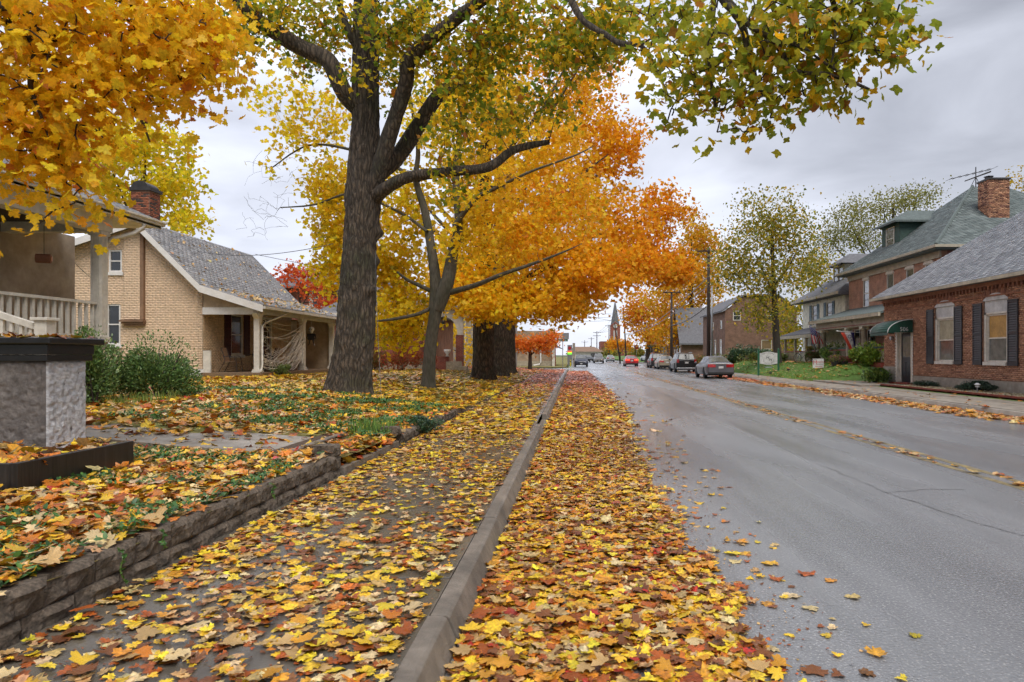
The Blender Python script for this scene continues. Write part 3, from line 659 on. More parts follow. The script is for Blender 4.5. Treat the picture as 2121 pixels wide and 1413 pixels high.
# recessed front wall under the porch (faces the road)
wf = WF((WX, GY, 0), (0, 1, 0), (1, 0, 0)); FH = [(2.2, 3.25, 1.55, 3.3), (5.05, 6.15, PF, 3.35)]
mb = MB(); holes_wall(mb, wf, 0.0, 8.5, 0.5, 4.1, FH, -0.2, 0.0); mb.build('front_wall', M['tandark'], th)
lay_bricks('brick_course', wf, 0.02, 8.48, PF, 3.45, FH, th, [(0.66, 0.46, 0.28), (0.63, 0.44, 0.27)], M['brickattr'], proud=0.008, jit=0.002, m_jit=0.05)
window(th, wf, 2.2, 3.25, 1.55, 3.3, M['white'], depth=0.06, msill=M['white'])
for u in (1.62, 3.3): shutter(th, wf, u, u + 0.52, 1.5, 3.34, M['maroon'], slats=10)
d = MB(); wf.box(d, 5.17, 6.03, PF, 2.85, -0.12, -0.07); dr = d.build('door', M['maroon'], th)
p = MB(); wf.box(p, 5.4, 5.8, 2.0, 2.65, -0.069, -0.06); p.build('pane', M['glass'], dr)
f = MB(); wf.box(f, 5.4 - .05, 5.4, 1.95, 2.7, -0.068, -0.05); wf.box(f, 5.8, 5.85, 1.95, 2.7, -0.068, -0.05); wf.box(f, 5.4, 5.8, 2.65, 2.7, -0.068, -0.05); wf.box(f, 5.4, 5.8, 1.95, 2.0, -0.068, -0.05); f.build('glazing_frame', M['white'], dr)
f = MB(); wf.box(f, 5.05, 5.17, PF, 3.35, -0.1, 0.02); wf.box(f, 6.03, 6.15, PF, 3.35, -0.1, 0.02); wf.box(f, 5.17, 6.03, 3.25, 3.35, -0.1, 0.02); wf.box(f, 5.17, 6.03, 2.85, 2.93, -0.1, 0.02); f.build('door_frame', M['white'], th)
p = MB(); wf.box(p, 5.17, 6.03, 2.93, 3.25, -0.1, -0.06); p.build('transom_pane', M['glass'], th)
f = MB(); wf.box(f, 5.58, 5.62, 2.93, 3.25, -0.06, -0.045); f.build('transom_bar', M['white'], th)
# siding end of the porch (faces the camera)
we = WF((WX, 35.45, 0), (1, 0, 0), (0, -1, 0))
mb = MB(); we.box(mb, 0, 2.1, 0.6, 3.4, -0.15, 0); mb.build('porch_end_wall', M['tandark'], th)
lay_siding('siding', we, 0.1, 2.05, PF, 3.3, [], th, M['tandark'], ex=0.13)
f = MB(); we.box(f, -0.05, 0.28, PF, 3.3, 0.0, 0.04); f.build('corner_board', M['white'], th)
# right flank wall beyond, and rear block so the roof is carried
mb = MB(); mb.box(-22, WX - 0.22, GY + 0.25, 36, 0.5, 4.0); mb.build('house_core', M['tandark'], th)
# porch slab, posts, beam
mb = MB(); mb.box(WX, PX + 0.3, GY - 0.15, 35.9, 0.55, PF); slab = mb.build('porch_slab', M['porchconc'], th, bevel=0.02)
posts = [27.1, 31.55, 35.35]
for y in posts:
    q = MB(); q.box(PX - 0.11, PX + 0.11, y - 0.11, y + 0.11, PF, 3.2)
    q.box(PX - 0.17, PX + 0.17, y - 0.17, y + 0.17, PF, PF + 0.07); q.box(PX - 0.15, PX + 0.15, y - 0.15, y + 0.15, PF + 0.07, PF + 0.14)
    q.box(PX - 0.15, PX + 0.15, y - 0.15, y + 0.15, 3.09, 3.2)
    for s in (-1, 1): q.hull8([(PX - .1, y + s * .11, 2.98), (PX + .1, y + s * .11, 2.98), (PX + .1, y + s * .12, 2.98), (PX - .1, y + s * .12, 2.98)], [(PX - .1, y + s * .11, 3.2), (PX + .1, y + s * .11, 3.2), (PX + .1, y + s * .3, 3.2), (PX - .1, y + s * .3, 3.2)])
    q.build('porch_post', M['white'], th)
q = MB(); q.box(WX + 0.02, WX + 0.32, GY - 0.02, GY + 0.06, PF, 1.72); q.build('half_post', M['white'], th)
q = MB(); q.box(PX - 0.09, PX + 0.09, GY - 0.1, 35.6, 3.2, 3.42); q.build('porch_beam', M['white'], th)
q = MB(); q.box(WX + 0.02, PX - 0.09, GY - 0.06, GY + 0.06, 3.16, 3.44); q.build('gable_beam', M['whitepure'], th)
wgs = WF((WX, GY - 0.01, 0), (1, 0, 0), (0, -1, 0))
lay_siding('siding', wgs, 0.05, 2.2, 3.44, 4.2, [], th, M['tandark'], ex=0.125, top=lambda z: (0.05, max(0.06, (4.24 - z) / 0.32 + 0.02)))
q = MB(); q.slab([(WX + .02, GY + .05, 3.44), (PX - .2, GY + .05, 3.44), (WX + .02, GY + .05, 4.22)], (0, -0.055, 0)); q.build('gable_infill', M['tandark'], th)
# roof: two slopes to the road with a kick, one behind
ry0, ry1 = GY - 0.45, 36.2
def slope(o0, o1, name, m, thick=0.14):
    (x0, z0), (x1, z1) = o0, o1; q = MB()
    q.hull8([(x0, ry0, z0 - thick), (x1, ry0, z1 - thick), (x1, ry1, z1 - thick), (x0, ry1, z0 - thick)], [(x0, ry0, z0), (x1, ry0, z1), (x1, ry1, z1), (x0, ry1, z0)])
    return q.build(name, m, th)
RX, EX, KKX = -17.3, -12.25, -14.72
rf = slope((EX, 3.5), (KKX, 4.29), 'roof', M['roofgrey']); slope((KKX, 4.29), (RX, 6.88), 'roof', M['roofgrey']); slope((RX, 6.88), (-22.6, 5.13), 'roof', M['roofgrey'])
GREYSH = [(0.31, 0.31, 0.325), (0.285, 0.285, 0.30), (0.335, 0.335, 0.35), (0.26, 0.26, 0.275)]
def sh_slope(name, x0, z0, x1, z1, pal, parent, y0, y1, m=None):
    v = Vector((x1 - x0, 0, z1 - z0)); ln = v.length; v.normalize(); n = Vector((0, 1, 0)).cross(v); n = n if n.z > 0 else -n
    lay_shingles(name, (x0, y0, z0), (0, 1, 0), tuple(v), tuple(n), int(ln / 0.14), lambda t: (0, y1 - y0), parent, pal, m or M['shingle'])
sh_slope('shingle_field', EX - 0.04 + 0.02, 3.5, KKX, 4.29, GREYSH, th, ry0, ry1); sh_slope('shingle_field', KKX, 4.29, RX, 6.88, GREYSH, th, ry0, ry1)
# barge board
q = MB()
for (x0, z0), (x1, z1) in (((EX + 0.02, 3.49), (KKX, 4.28)), ((KKX, 4.28), (RX, 6.87)), ((RX, 6.87), (-22.6, 5.12))):
    q.hull8([(x0, ry0 - 0.03, z0 - 0.27), (x1, ry0 - 0.03, z1 - 0.27), (x1, ry0 - 0.002, z1 - 0.27), (x0, ry0 - 0.002, z0 - 0.27)], [(x0, ry0 - 0.03, z0 + 0.01), (x1, ry0 - 0.03, z1 + 0.01), (x1, ry0 - 0.002, z1 + 0.01), (x0, ry0 - 0.002, z0 + 0.01)])
q.build('barge_board', M['whitepure'], th)
q = MB(); q.box(EX, EX + 0.11, ry0, ry1, 3.36, 3.47); q.build('gutter', M['white'], th)
q = MB(); q.tube([(EX - .02, GY + 1.9, 3.34), (EX - .1, GY + 1.6, 3.2), (PX + 0.17, GY + 0.45, 2.85), (PX + 0.17, GY + 0.12, 2.7), (PX + 0.17, GY + 0.1, 1.1), (PX + 0.2, GY - 0.0, PF + 0.12), (PX + 0.25, GY - 0.15, PF + 0.02)], 0.045, 8); q.build('downspout', M['white'], th, smooth=True)
# chimney with curved metal cap
ch = MB(); ch.box(-17.95, -17.2, 27.35, 28.05, 6.2, 8.25); co = ch.build('chimney', M['mortar'], th)
for (o, u, n, L_) in (((-17.95, 27.35, 0), (1, 0, 0), (0, -1, 0), 0.75), ((-17.2, 27.35, 0), (0, 1, 0), (1, 0, 0), 0.7)):
    lay_bricks('brick_course', WF(o, u, n), 0, L_, 6.3, 8.2, [], co, [(0.26, 0.085, 0.045), (0.20, 0.065, 0.04), (0.31, 0.105, 0.055), (0.07, 0.05, 0.045)], M['brickattr'], m_jit=0.2)
q = MB(); q.box(-18.02, -17.13, 27.28, 28.12, 8.2, 8.33); q.build('chimney_cap', M['darkmetal'], co)
prof = [(-17.58 + 0.34 * math.cos(t), 27.3, 8.33 + 0.26 * math.sin(t)) for t in np.linspace(0, math.pi, 9)]
q = MB(); q.slab(prof, (0, 0.75, 0)); q.build('metal_hood', M['darkmetal'], co, smooth=False)

# things on the tan porch
def patio_chair(loc, rz, label):
    c = empty('patio_chair', loc, rz, label, 'chair')
    for s in (-0.27, 0.27):
        MB().tube([(s, -0.42, 0), (s, -0.22, 0.40), (s, -0.18, 0.5), (s, -0.34, 1.0)], 0.014, 6).build('back_leg', M['darkmetal'], c)
        MB().tube([(s, 0.30, 0), (s, 0.26, 0.42), (s, 0.22, 0.62), (s, 0.1, 0.66), (s, -0.22, 0.64)], 0.014, 6).build('arm', M['darkmetal'], c)
    MB().hull8([(-.25, -.2, .42), (.25, -.2, .42), (.25, .28, .44), (-.25, .28, .44)], [(-.25, -.2, .44), (.25, -.2, .44), (.25, .28, .46), (-.25, .28, .46)]).build('seat', M['browntrim'], c)
    MB().hull8([(-.25, -.2, .44), (.25, -.2, .44), (.25, -.18, .44), (-.25, -.18, .44)], [(-.25, -.36, 1.0), (.25, -.36, 1.0), (.25, -.34, 1.0), (-.25, -.34, 1.0)]).build('backrest', M['browntrim'], c)
    return c
patio_chair((-14.05, 27.75, PF), math.radians(-85), 'brown sling patio chair under the shuttered window')
patio_chair((-13.35, 29.6, PF), math.radians(95), 'brown sling patio chair behind the porch table and first post')
t = empty('patio_table', (-13.45, 28.55, PF), 0, 'small dark round metal table on the tan porch', 'table')
MB().lathe([(0.0, 0.70), (0.33, 0.70), (0.34, 0.715), (0.33, 0.73), (0, 0.73)], k=20).build('tabletop', M['darkmetal'], t)
for a in range(3):
    ca, sa = math.cos(a * 2.1 + .4), math.sin(a * 2.1 + .4); MB().tube([(ca * .28, sa * .28, 0), (ca * .06, sa * .06, .38), (ca * .24, sa * .24, .7)], .012, 6).build('leg', M['darkmetal'], t)
# stretched gauze web between two posts
wb = MB(); rw_ = random.Random(4)
def sag(a, b, s, r, n=9):
    a, b = Vector(a), Vector(b); return wb.tube([a.lerp(b, i / n) + Vector((0, 0, -s * math.sin(math.pi * i / n))) for i in range(n + 1)], r, 4)
xw = PX + 0.13
for i in range(34):
    z1 = rw_.choice([3.1, 2.95, 2.2, 2.0]) + rw_.uniform(-0.1, 0.1); a = (xw, 31.42, z1); b = (xw + rw_.uniform(-.3, .25), rw_.uniform(27.3, 30.8), PF + rw_.uniform(0, .5)); sag(a, b, rw_.uniform(.05, .45), rw_.uniform(0.008, 0.018))
for i in range(26):
    a = (xw, 27.24, rw_.choice([2.9, 2.3, 1.5, 1.35, 1.2]) + rw_.uniform(-.15, .15)); b = (xw, 31.42, rw_.uniform(1.3, 3.1)); sag(a, b, rw_.uniform(.1, .8), rw_.uniform(0.007, 0.014))
for i in range(30):
    y0 = rw_.uniform(27.6, 31); z0 = rw_.uniform(1.0, 2.4); sag((xw, y0, z0), (xw, y0 + rw_.uniform(-.8, .8), z0 + rw_.uniform(-.7, .5)), .06, 0.006, 4)
tag(wb.build('spider_web', M['rope'], None), 'stretched white gauze spider web hung between two porch posts', 'decoration')
sk_ = empty('hanging_skeleton', (PX + .05, 32.5, 2.2), 0, 'small skull figure in black rags hanging on the tan porch', 'decoration')
MB().lathe([(0.0, 0.93), (0.008, 0.93), (0.008, 0.6), (0.0, 0.6)], k=5).build('cord', M['rope'], sk_)
MB().lathe([(0.03, 0.38), (0.07, 0.42), (0.08, 0.48), (0.125, 0.53), (0.13, 0.6), (0.09, 0.68), (0.0, 0.7)], k=12).build('skull', M['whitepure'], sk_, smooth=True)
for s in (-.05, .05): MB().lathe([(0.0, -.03), (0.03, -.02), (0.035, 0), (0.0, .02)], c=(s, -.12, .57), k=8).build('eye_socket', M['black'], sk_)
MB().hull8([(-.13, -.04, 0.05), (.13, -.04, 0.05), (.13, .04, 0.05), (-.13, .04, 0.05)], [(-.18, -.03, .36), (.18, -.03, .36), (.18, .03, .36), (-.18, .03, .36)]).build('rag_body', M['black'], sk_)
for s in (-1, 1):
    MB().tube([(s * .17, 0, .33), (s * .22, 0, .15), (s * .12, -.03, .1)], [.035, .03, .02], 6).build('arm', M['black'], sk_); MB().tube([(s * .07, 0, .08), (s * .1, 0, -.12), (s * .15, -.02, -.2)], [.04, .03, .02], 6).build('leg', M['black'], sk_)
for i, ch_ in enumerate('505'):
    text_mesh(ch_, 0.15, M['ink'], th, basis((PX + 0.115, 31.55, 2.28 - i * 0.16), (0, 1, 0), (0, 0, 1)), name='house_number')

# ---- near house: only its porch corner shows
nh = empty('porch_house', label='grey stucco house with white columned porch at the left edge', cat='house')
NX, NY, DK, BB = -10.76, 15.3, 1.84, 4.34
MB().box(-24, -12.9, 4, 17.45, 0.4, 4.6).build('stucco_wall', M['stucco'], nh)
MB().box(-12.9, NX + 0.1, 6, 15.45, 1.66, DK).build('porch_floor', M['taupe'], nh)
MB().box(-12.88, NX - 0.05, 6.2, 15.3, 0.4, 1.66).build('porch_base', M['stucco'], nh)
def fluted(x, y):
    q = MB(); q.box(x - .115, x + .115, y - .115, y + .115, DK, BB - .001); q.box(x - .16, x + .16, y - .16, y + .16, DK, DK + .12); q.box(x - .15, x + .15, y - .15, y + .15, BB - .1, BB - .002)
    c = q.build('column', M['white'], nh)
    for i in range(5):
        MB().box(x - .115 + .02 + i * .042, x - .115 + .045 + i * .042, y - .13, y - .115, DK + .12, BB - .1).build('fillet', M['white'], c)
        MB().box(x + .115, x + .13, y - .115 + .02 + i * .042, y - .115 + .045 + i * .042, DK + .12, BB - .1).build('fillet', M['white'], c)
fluted(NX, NY); fluted(NX, 10.2)
MB().box(NX - .17, NX + .17, 5.5, NY + .2, BB, BB + .34).build('porch_beam', M['white'], nh)
MB().box(-12.89, NX - .171, NY - .12, NY + .12, BB - .02, BB + .25).build('cross_beam', M['white'], nh)
MB().box(-12.88, NX - .18, 5.6, NY - .13, BB + .2, BB + .25).build('porch_ceiling', M['soffit_dark'], nh)
# eave: soffit, fascia, gutter, hip roof with shingles
EXN, EYN, EZ = -10.22, 16.75, 4.70
MB().box(-12.87, EXN - .02, 5.2, EYN - .02, EZ - .02, EZ + .03).build('soffit', M['white'], nh)
q = MB()
for z0, z1, x1 in ((EZ - .05, EZ + .02, -.03), (EZ + .02, EZ + .09, .05), (EZ + .09, EZ + .13, .09)):
    q.box(EXN - .02, EXN + x1, 5, EYN + (x1 if x1 > 0 else 0), z0, z1)
q.build('gutter', M['white'], nh)
hip = MB(); a = 6.2
zr = lambda t: EZ + .13 + t * .48
hip.add([(EXN, 4, zr(0)), (EXN, EYN, zr(0)), (EXN - a, EYN - a, zr(a)), (EXN - a, 4, zr(a)), (EXN - 2 * a, EYN, zr(0)), (EXN, 4, zr(0) - .1), (EXN, EYN, zr(0) - .1), (EXN - 2 * a, EYN, zr(0) - .1)], [(0, 1, 2, 3), (1, 4, 2), (5, 6, 1, 0), (6, 7, 4, 1)])
hip.build('roof', M['roofgrey'], nh)
vv = Vector((-1, 0, .48)).normalized(); nn_ = Vector((.48, 0, 1)).normalized()
lay_shingles('shingle_field', (EXN, 4, zr(0)), (0, 1, 0), tuple(vv), tuple(nn_), 46, lambda t: (0, EYN - 4 - t * vv.x * -1), nh, GREYSH, M['shingle'])
q = MB(); q.tube([(EXN + .03, 16.0, EZ - .06), (EXN + .02, 15.98, EZ - .16), (EXN - .12, 15.85, EZ - .3), (NX + .2, 15.45, BB - .14), (NX + .06, 15.47, BB - .24), (NX - .1, 15.5, BB - .4), (NX - .1, 15.5, 1.0)], .05, 8); q.build('downspout', M['white'], nh, smooth=True)
# railing on the porch and down the stairs
q = MB(); q.box(NX - .06, NX + .06, 11.6, NY - .15, DK + .84, DK + .90); q.box(NX - .04, NX + .04, 11.6, NY - .15, DK + .1, DK + .16); q.build('rail', M['white'], nh)
for i in range(19):
    y = 11.75 + i * .185
    if y < NY - .2: MB().box(NX - .028, NX + .028, y - .028, y + .028, DK + .16, DK + .84).build('baluster', M['white'], nh)
q = MB(); SYS = 10.95
for i in range(7): MB().box(NX + .05 + i * .3, NX + .38 + i * .3, 9.4, 11.1, .4, DK - .17 * (i + 1) + .02).build('stair_step', M['taupe'], nh)
q.hull8([(NX, SYS - .05, 2.62), (NX + 2.1, SYS - .05, 1.94), (NX + 2.1, SYS + .05, 1.94), (NX, SYS + .05, 2.62)], [(NX, SYS - .05, 2.72), (NX + 2.1, SYS - .05, 2.04), (NX + 2.1, SYS + .05, 2.04), (NX, SYS + .05, 2.72)]); q.build('stair_rail', M['white'], nh)
for i in range(13):
    x = NX + .1 + i * .155; zt = 2.62 - (x - NX) * .324
    MB().box(x - .025, x + .025, SYS - .025, SYS + .025, zt - .72, zt).build('baluster', M['white'], nh)
q = MB(); xn = NX + 2.18; q.box(xn - .1, xn + .1, SYS - .1, SYS + .1, .5, 2.1); q.box(xn - .14, xn + .14, SYS - .14, SYS + .14, 2.1, 2.15); q.build('newel_post', M['white'], nh, bevel=.008)
bf = empty('bird_feeder', (-11.42, 14.55, 3.62), math.radians(25), 'small carved wooden feeder hanging from the white porch', 'feeder')
MB().lathe([(0, -.14), (.1, -.14), (.1, .12), (.0, .12)], k=10, axis='x').build('log_body', M['terracotta'], bf); MB().lathe([(0, -.005), (.06, -.005), (.06, .01), (0, .01)], c=(.13, 0, 0), k=10, axis='x').build('log_end', M['pumpkin'], bf)
MB().tube([(0, 0, .09), (0, 0, .72)], .006, 5).build('chain', M['darkmetal'], bf)

# ---- dark stucco pillar and black planter ledge in front
pl = empty('gate_pillar', (-5.93, 7.49, .4), 0, 'square stucco pillar with black cap and one whitewashed face', 'pillar')
def pb(mb, x0, x1, y0, y1, z0, z1): return mb.box(x0 + 5.93, x1 + 5.93, y0 - 7.49, y1 - 7.49, z0 - .4, z1 - .4)
def rough_panel(name, m, corner, u, n, w, h, amp, parent, seed):
    r = np.random.default_rng(seed); nu, nz = 40, 66; g = r.standard_normal((nz, nu)); 
    for _ in range(2): g = (g + np.roll(g, 1, 0) + np.roll(g, -1, 0) + np.roll(g, 1, 1) + np.roll(g, -1, 1)) / 3.2
    uu, zz = np.meshgrid(np.linspace(0, w, nu), np.linspace(0, h, nz)); ed = np.minimum.reduce([uu, w - uu, zz, h - zz]); d = np.where(ed > 1e-6, 0.014 + amp * g, 0)
    V = np.array(corner) + uu[..., None] * np.array(u) + zz[..., None] * np.array([0, 0, 1.0]) + d[..., None] * np.array(n)
    i = np.arange(nz - 1)[:, None] * nu + np.arange(nu - 1)[None, :]
    return npmesh(name, V.reshape(-1, 3), np.stack([i, i + 1, i + nu + 1, i + nu], -1).reshape(-1, 4), m, parent, nper=4, smooth=True)
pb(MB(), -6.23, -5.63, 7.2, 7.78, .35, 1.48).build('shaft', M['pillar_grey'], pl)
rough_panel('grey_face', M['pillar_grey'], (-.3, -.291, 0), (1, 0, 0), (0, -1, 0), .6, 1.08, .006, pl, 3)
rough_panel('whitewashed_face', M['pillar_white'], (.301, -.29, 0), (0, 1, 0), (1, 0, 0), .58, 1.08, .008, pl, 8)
pb(MB(), -6.28, -5.58, 7.15, 7.83, 1.481, 1.55).build('cap_moulding', M['black'], pl, bevel=.006)
pb(MB(), -6.27, -5.57, 7.14, 7.84, 1.551, 1.66).build('cap_band', M['black'], pl, bevel=.004)
pb(MB(), -6.36, -5.50, 7.08, 7.92, 1.661, 1.735).build('cap_slab', M['black'], pl, bevel=.015)
lg = empty('planter_ledge', (-5, 6.2, .4), 0, 'long wet black planter box edge filled with fallen leaves', 'planter')
def lb(x0, x1, y0, y1, z0, z1): return MB().box(x0 + 5, x1 + 5, y0 - 6.2, y1 - 6.2, z0 - .4, z1 - .4)
lb(-4.56, -4.50, 5.46, 6.9, .42, .672).build('front_board', M['blackwet'], lg, bevel=.004)
lb(-6.6, -4.561, 5.46, 5.52, .42, .668).build('end_board', M['blackwet'], lg, bevel=.004)
lb(-6.6, -4.561, 5.53, 6.9, .42, .60).build('fill', M['soil'], lg)
lb(-7, -4.36, 5.3, 7.0, .2, .425).build('ledge_footing', M['kerb'], lg, bevel=.01)
# ================================================================ left side, farther down the street
def simple_win(parent, w, u0, u1, z0, z1, mf=None, pane='glass'):
    f = MB(); t = 0.07; mf = mf or M['whitepure']
    w.box(f, u0, u0 + t, z0, z1, -.02, .04); w.box(f, u1 - t, u1, z0, z1, -.02, .04); w.box(f, u0 + t, u1 - t, z0, z0 + t, -.02, .05); w.box(f, u0 + t, u1 - t, z1 - t, z1, -.02, .04); w.box(f, u0 + t, u1 - t, (z0 + z1) / 2 - .025, (z0 + z1) / 2 + .025, -.02, .03)
    fr = f.build('window', mf, parent)
    for a, b in ((z0 + t, (z0 + z1) / 2 - .025), ((z0 + z1) / 2 + .025, z1 - t)):
        p = MB(); w.box(p, u0 + t, u1 - t, a, b, -.02, .012); p.build('pane', M[pane], fr)
    return fr
BR_R = brickmat('red_brick_x', (0.27, 0.062, 0.042), (0.22, 0.05, 0.036), (0.30, 0.16, 0.12), 'X')
BR_RY = brickmat('red_brick_y', (0.40, 0.19, 0.12), (0.33, 0.15, 0.095), (0.40, 0.28, 0.21), 'Y')
BR_B = brickmat('brown_brick_x', (0.21, 0.105, 0.07), (0.16, 0.075, 0.05), (0.24, 0.17, 0.13), 'X')
BR_BY = brickmat('brown_brick_y', (0.21, 0.10, 0.065), (0.16, 0.075, 0.05), (0.24, 0.17, 0.13), 'Y')
BR_T = brickmat('tan_brick_x', (0.36, 0.25, 0.16), (0.30, 0.20, 0.13), (0.36, 0.29, 0.22), 'X')
# ---- red brick house with the arched porch
rh = empty('red_brick_house', label='red brick house with stone foundation and white arched porch behind the trees', cat='house')
RY = 42.0; g0 = float(gl(-10, RY)) - .1
wr = WF((-22, RY, 0), (1, 0, 0), (0, -1, 0))
mb = MB(); wr.box(mb, 6.5, 12.9, 1.35, 4.1, -.3, 0); mb.build('wall', BR_R, rh)
MB().box(-15.5, -9.15, RY + .3, RY + 9, g0, 4.08).build('house_core', BR_RY, rh)
for i in range(11, 22):      # stone foundation, stone by stone
    u = i * .58; z = g0
    for c in range(2):
        h_ = (1.34 - g0) / 2; q = MB(); wr.box(q, u + .01 + c * .25, u + .57 + c * .25, z + .006, z + h_ - .006, -.2, .03 + RND.uniform(0, .03)); q.build('stone', M['stone'], rh, bevel=.02); z += h_
q = MB(); wr.box(q, 6.5, 12.9, 1.335, 1.36, -.1, .075); q.build('water_table', M['stone'], rh)
for u0 in (8.9,): simple_win(rh, wr, u0 - .62, u0 + .32, 1.95, 3.55)
q = MB(); wr.box(q, 8.55, 9.2, g0 + .3, 1.2, 0, .05); q.build('basement_vent', M['roofgrey'], rh)
q = MB(); ez = 4.1
q.add([(-16.1, RY - .6, ez), (-8.6, RY - .6, ez), (-8.6, RY + 9.6, ez), (-16.1, RY + 9.6, ez), (-13.2, RY + 4.5, 6.6), (-11.6, RY + 4.5, 6.6), (-16.1, RY - .6, ez - .14), (-8.6, RY - .6, ez - .14), (-8.6, RY + 9.6, ez - .14), (-16.1, RY + 9.6, ez - .14)],
      [(0, 1, 5, 4), (1, 2, 5), (2, 3, 4, 5), (3, 0, 4), (6, 7, 1, 0), (7, 8, 2, 1), (9, 8, 7, 6)])
q.build('roof', M['roofgrey'], rh)
q = MB(); q.box(-16.15, -8.55, RY - .68, RY - .601, ez - .2, ez + .02); q.build('gutter', M['white'], rh)
# porch on its right: brick piers and low wall, white arch, shallow gable roof
PY = RY - 1.2; px0, px1 = -9.1, -6.75
wp = WF((px0, PY, 0), (1, 0, 0), (0, -1, 0))
for a, b, z1 in ((0, .42, 2.95), (px1 - px0 - .42, px1 - px0, 2.75)):
    q = MB(); wp.box(q, a, b, g0, z1, -.42, 0); q.build('brick_pier', BR_R, rh)
q = MB(); wp.box(q, .43, px1 - px0 - .85, g0, 1.45, -.25, -.05); q.build('brick_parapet', BR_R, rh)
for i in range(2): q = MB(); wp.box(q, px1 - px0 - 1.0 + i * .3, px1 - px0 - .05 + i * .35, g0, 1.15 - i * .3, -.3, .05 + i * .3); q.build('porch_step', M['stone'], rh)
# arch band
A0, A1, zt, zs = .1, px1 - px0 - .1, 4.25, 2.95; pts = [(A0 - .1, zs), (A0 - .1, zt - .25), ((A0 + A1) / 2, zt + .2), (A1 + .1, zt - .25), (A1 + .1, zs - .2), (A1 - .2, zs - .2)]
arc = [((A0 + A1) / 2 + math.cos(t) * ((A1 - A0) / 2 - .22), zs - .1 + math.sin(t) * 1.0) for t in np.linspace(0, math.pi, 13)]
mbp = MB()
for (u_a, z_a), (u_b, z_b) in zip(arc, arc[1:]):
    top = lambda u: zt + .2 - abs(u - (A0 + A1) / 2) * .38
    wp.poly(mbp, [(u_a, z_a), (u_a, top(u_a)), (u_b, top(u_b)), (u_b, z_b)][::-1], -.2, .02)
wp.box(mbp, A0 - .12, arc[-1][0], zs, zt - .24, -.2, .02); wp.box(mbp, arc[0][0], A1 + .12, zs - .2, zt - .24, -.2, .02)
mbp.build('porch_arch', M['white'], rh)
q = MB(); c_ = (px0 + px1) / 2
for s in (-1, 1): q.hull8([(c_, PY - .3, 4.5), (c_ + s * 1.6, PY - .3, 3.92), (c_ + s * 1.6, RY + 2, 3.92), (c_, RY + 2, 4.5)], [(c_, PY - .3, 4.62), (c_ + s * 1.6, PY - .3, 4.02), (c_ + s * 1.6, RY + 2, 4.02), (c_, RY + 2, 4.62)])
q.build('porch_roof', M['roofgrey'], rh)
q = MB(); q.tube([(c_, PY - .05, 4.1), (c_, PY - .05, 3.6)], .012, 5); q.lathe([(0, 3.3), (.08, 3.32), (.1, 3.55), (.04, 3.62), (0, 3.64)], c=(c_, PY - .05, 0), k=8); q.build('porch_lantern', M['darkmetal'], rh)
ur = empty('garden_urn', (-7.65, PY - .15, 1.45), 0, 'white urn of flowers on the brick porch wall', 'planter')
MB().lathe([(0, 0), (.13, 0), (.06, .1), (.2, .3), (.22, .42), (.0, .42)], k=14).build('urn', M['whitepure'], ur, smooth=True)
# ---- two-storey brick house behind the tan roof
bh = empty('brick_house', label='distant brick house with grey hip roof above the tan cottage roof', cat='house')
wb_ = WF((-30, 66, 0), (1, 0, 0), (0, -1, 0)); q = MB(); wb_.box(q, 0, 9.5, 0, 8.2, -9, 0); q.build('wall', BR_R, bh)
for u in (5.0, 7.4): simple_win(bh, wb_, u - .6, u + .7, 6.2, 7.9)
for u0 in (4.1, 8.3): q = MB(); wb_.box(q, u0, u0 + .3, 5.9, 8.2, 0, .06); q.build('corner_board', M['white'], bh)
q = MB(); q.add([(-31, 65, 8.2), (-19.8, 65, 8.2), (-19.8, 76, 8.2), (-31, 76, 8.2), (-26, 70.5, 11.2), (-24, 70.5, 11.2), (-31, 65, 8.0), (-19.8, 65, 8.0), (-19.8, 76, 8.0)], [(0, 1, 5, 4), (1, 2, 5), (2, 3, 4, 5), (3, 0, 4), (6, 7, 1, 0), (7, 8, 2, 1)]); q.build('roof', M['roofgrey'], bh)
# ---- pale building and tan-brick shop at the corner
pb_ = empty('pale_building', label='pale vertical-sided building behind the thick tree trunks', cat='building')
q = MB(); q.box(-14, -5.6, 60, 66, 0, 5.6); q.build('wall', M['paleconc'], pb_)
for i in range(14): MB().box(-13.9 + i * .6, -13.86 + i * .6, 59.97, 60, .1, 5.6).build('batten', M['white'], pb_)
MB().box(-14.3, -5.3, 59.5, 66.4, 5.6, 5.85).build('roof', M['roofgrey'], pb_)
sh = empty('corner_shop', label='tan brick corner shop with white pilaster and awning down the street', cat='building')
ws = WF((-16, 86, 0), (1, 0, 0), (0, -1, 0)); q = MB(); ws.box(q, 0, 13.15, 0, 4.6, -16, 0); q.build('wall', BR_T, sh)
q = MB(); ws.box(q, 0, 13.2, 0, .75, 0, .06); q.build('stone_base', M['stone'], sh)
q = MB(); q.box(-2.84, -2.5, 85.6, 86.1, 0, 5); q.build('pilaster', M['white'], sh)
q = MB(); q.box(-2.84, -2.45, 88, 88.4, 0, 4.4); q.build('pilaster', M['redtrim'], sh)
q = MB(); q.tube([(-4.3, 85.85, 3.2), (-4.3, 85.8, .6), (-4.45, 85.6, .35), (-5.2, 85.2, .2)], .09, 8); q.build('downspout', M['whitepure'], sh)
q = MB(); q.hull8([(-2.84, 89, 2.7), (-1.6, 89, 2.3), (-1.6, 98, 2.3), (-2.84, 98, 2.7)], [(-2.84, 89, 3.1), (-1.6, 89, 2.36), (-1.6, 98, 2.36), (-2.84, 98, 3.1)]); q.build('awning', M['roofgrey'], sh)
for i in range(3): MB().box(-2.83, -2.8, 90 + i * 2.6, 92 + i * 2.6, .5, 2.2).build('shop_window', M['glass'], sh)
q = MB(); q.box(-7.6, -7.1, 85.85, 85.98, 1.8, 2.3); q.build('meter_box', M['metal'], sh)
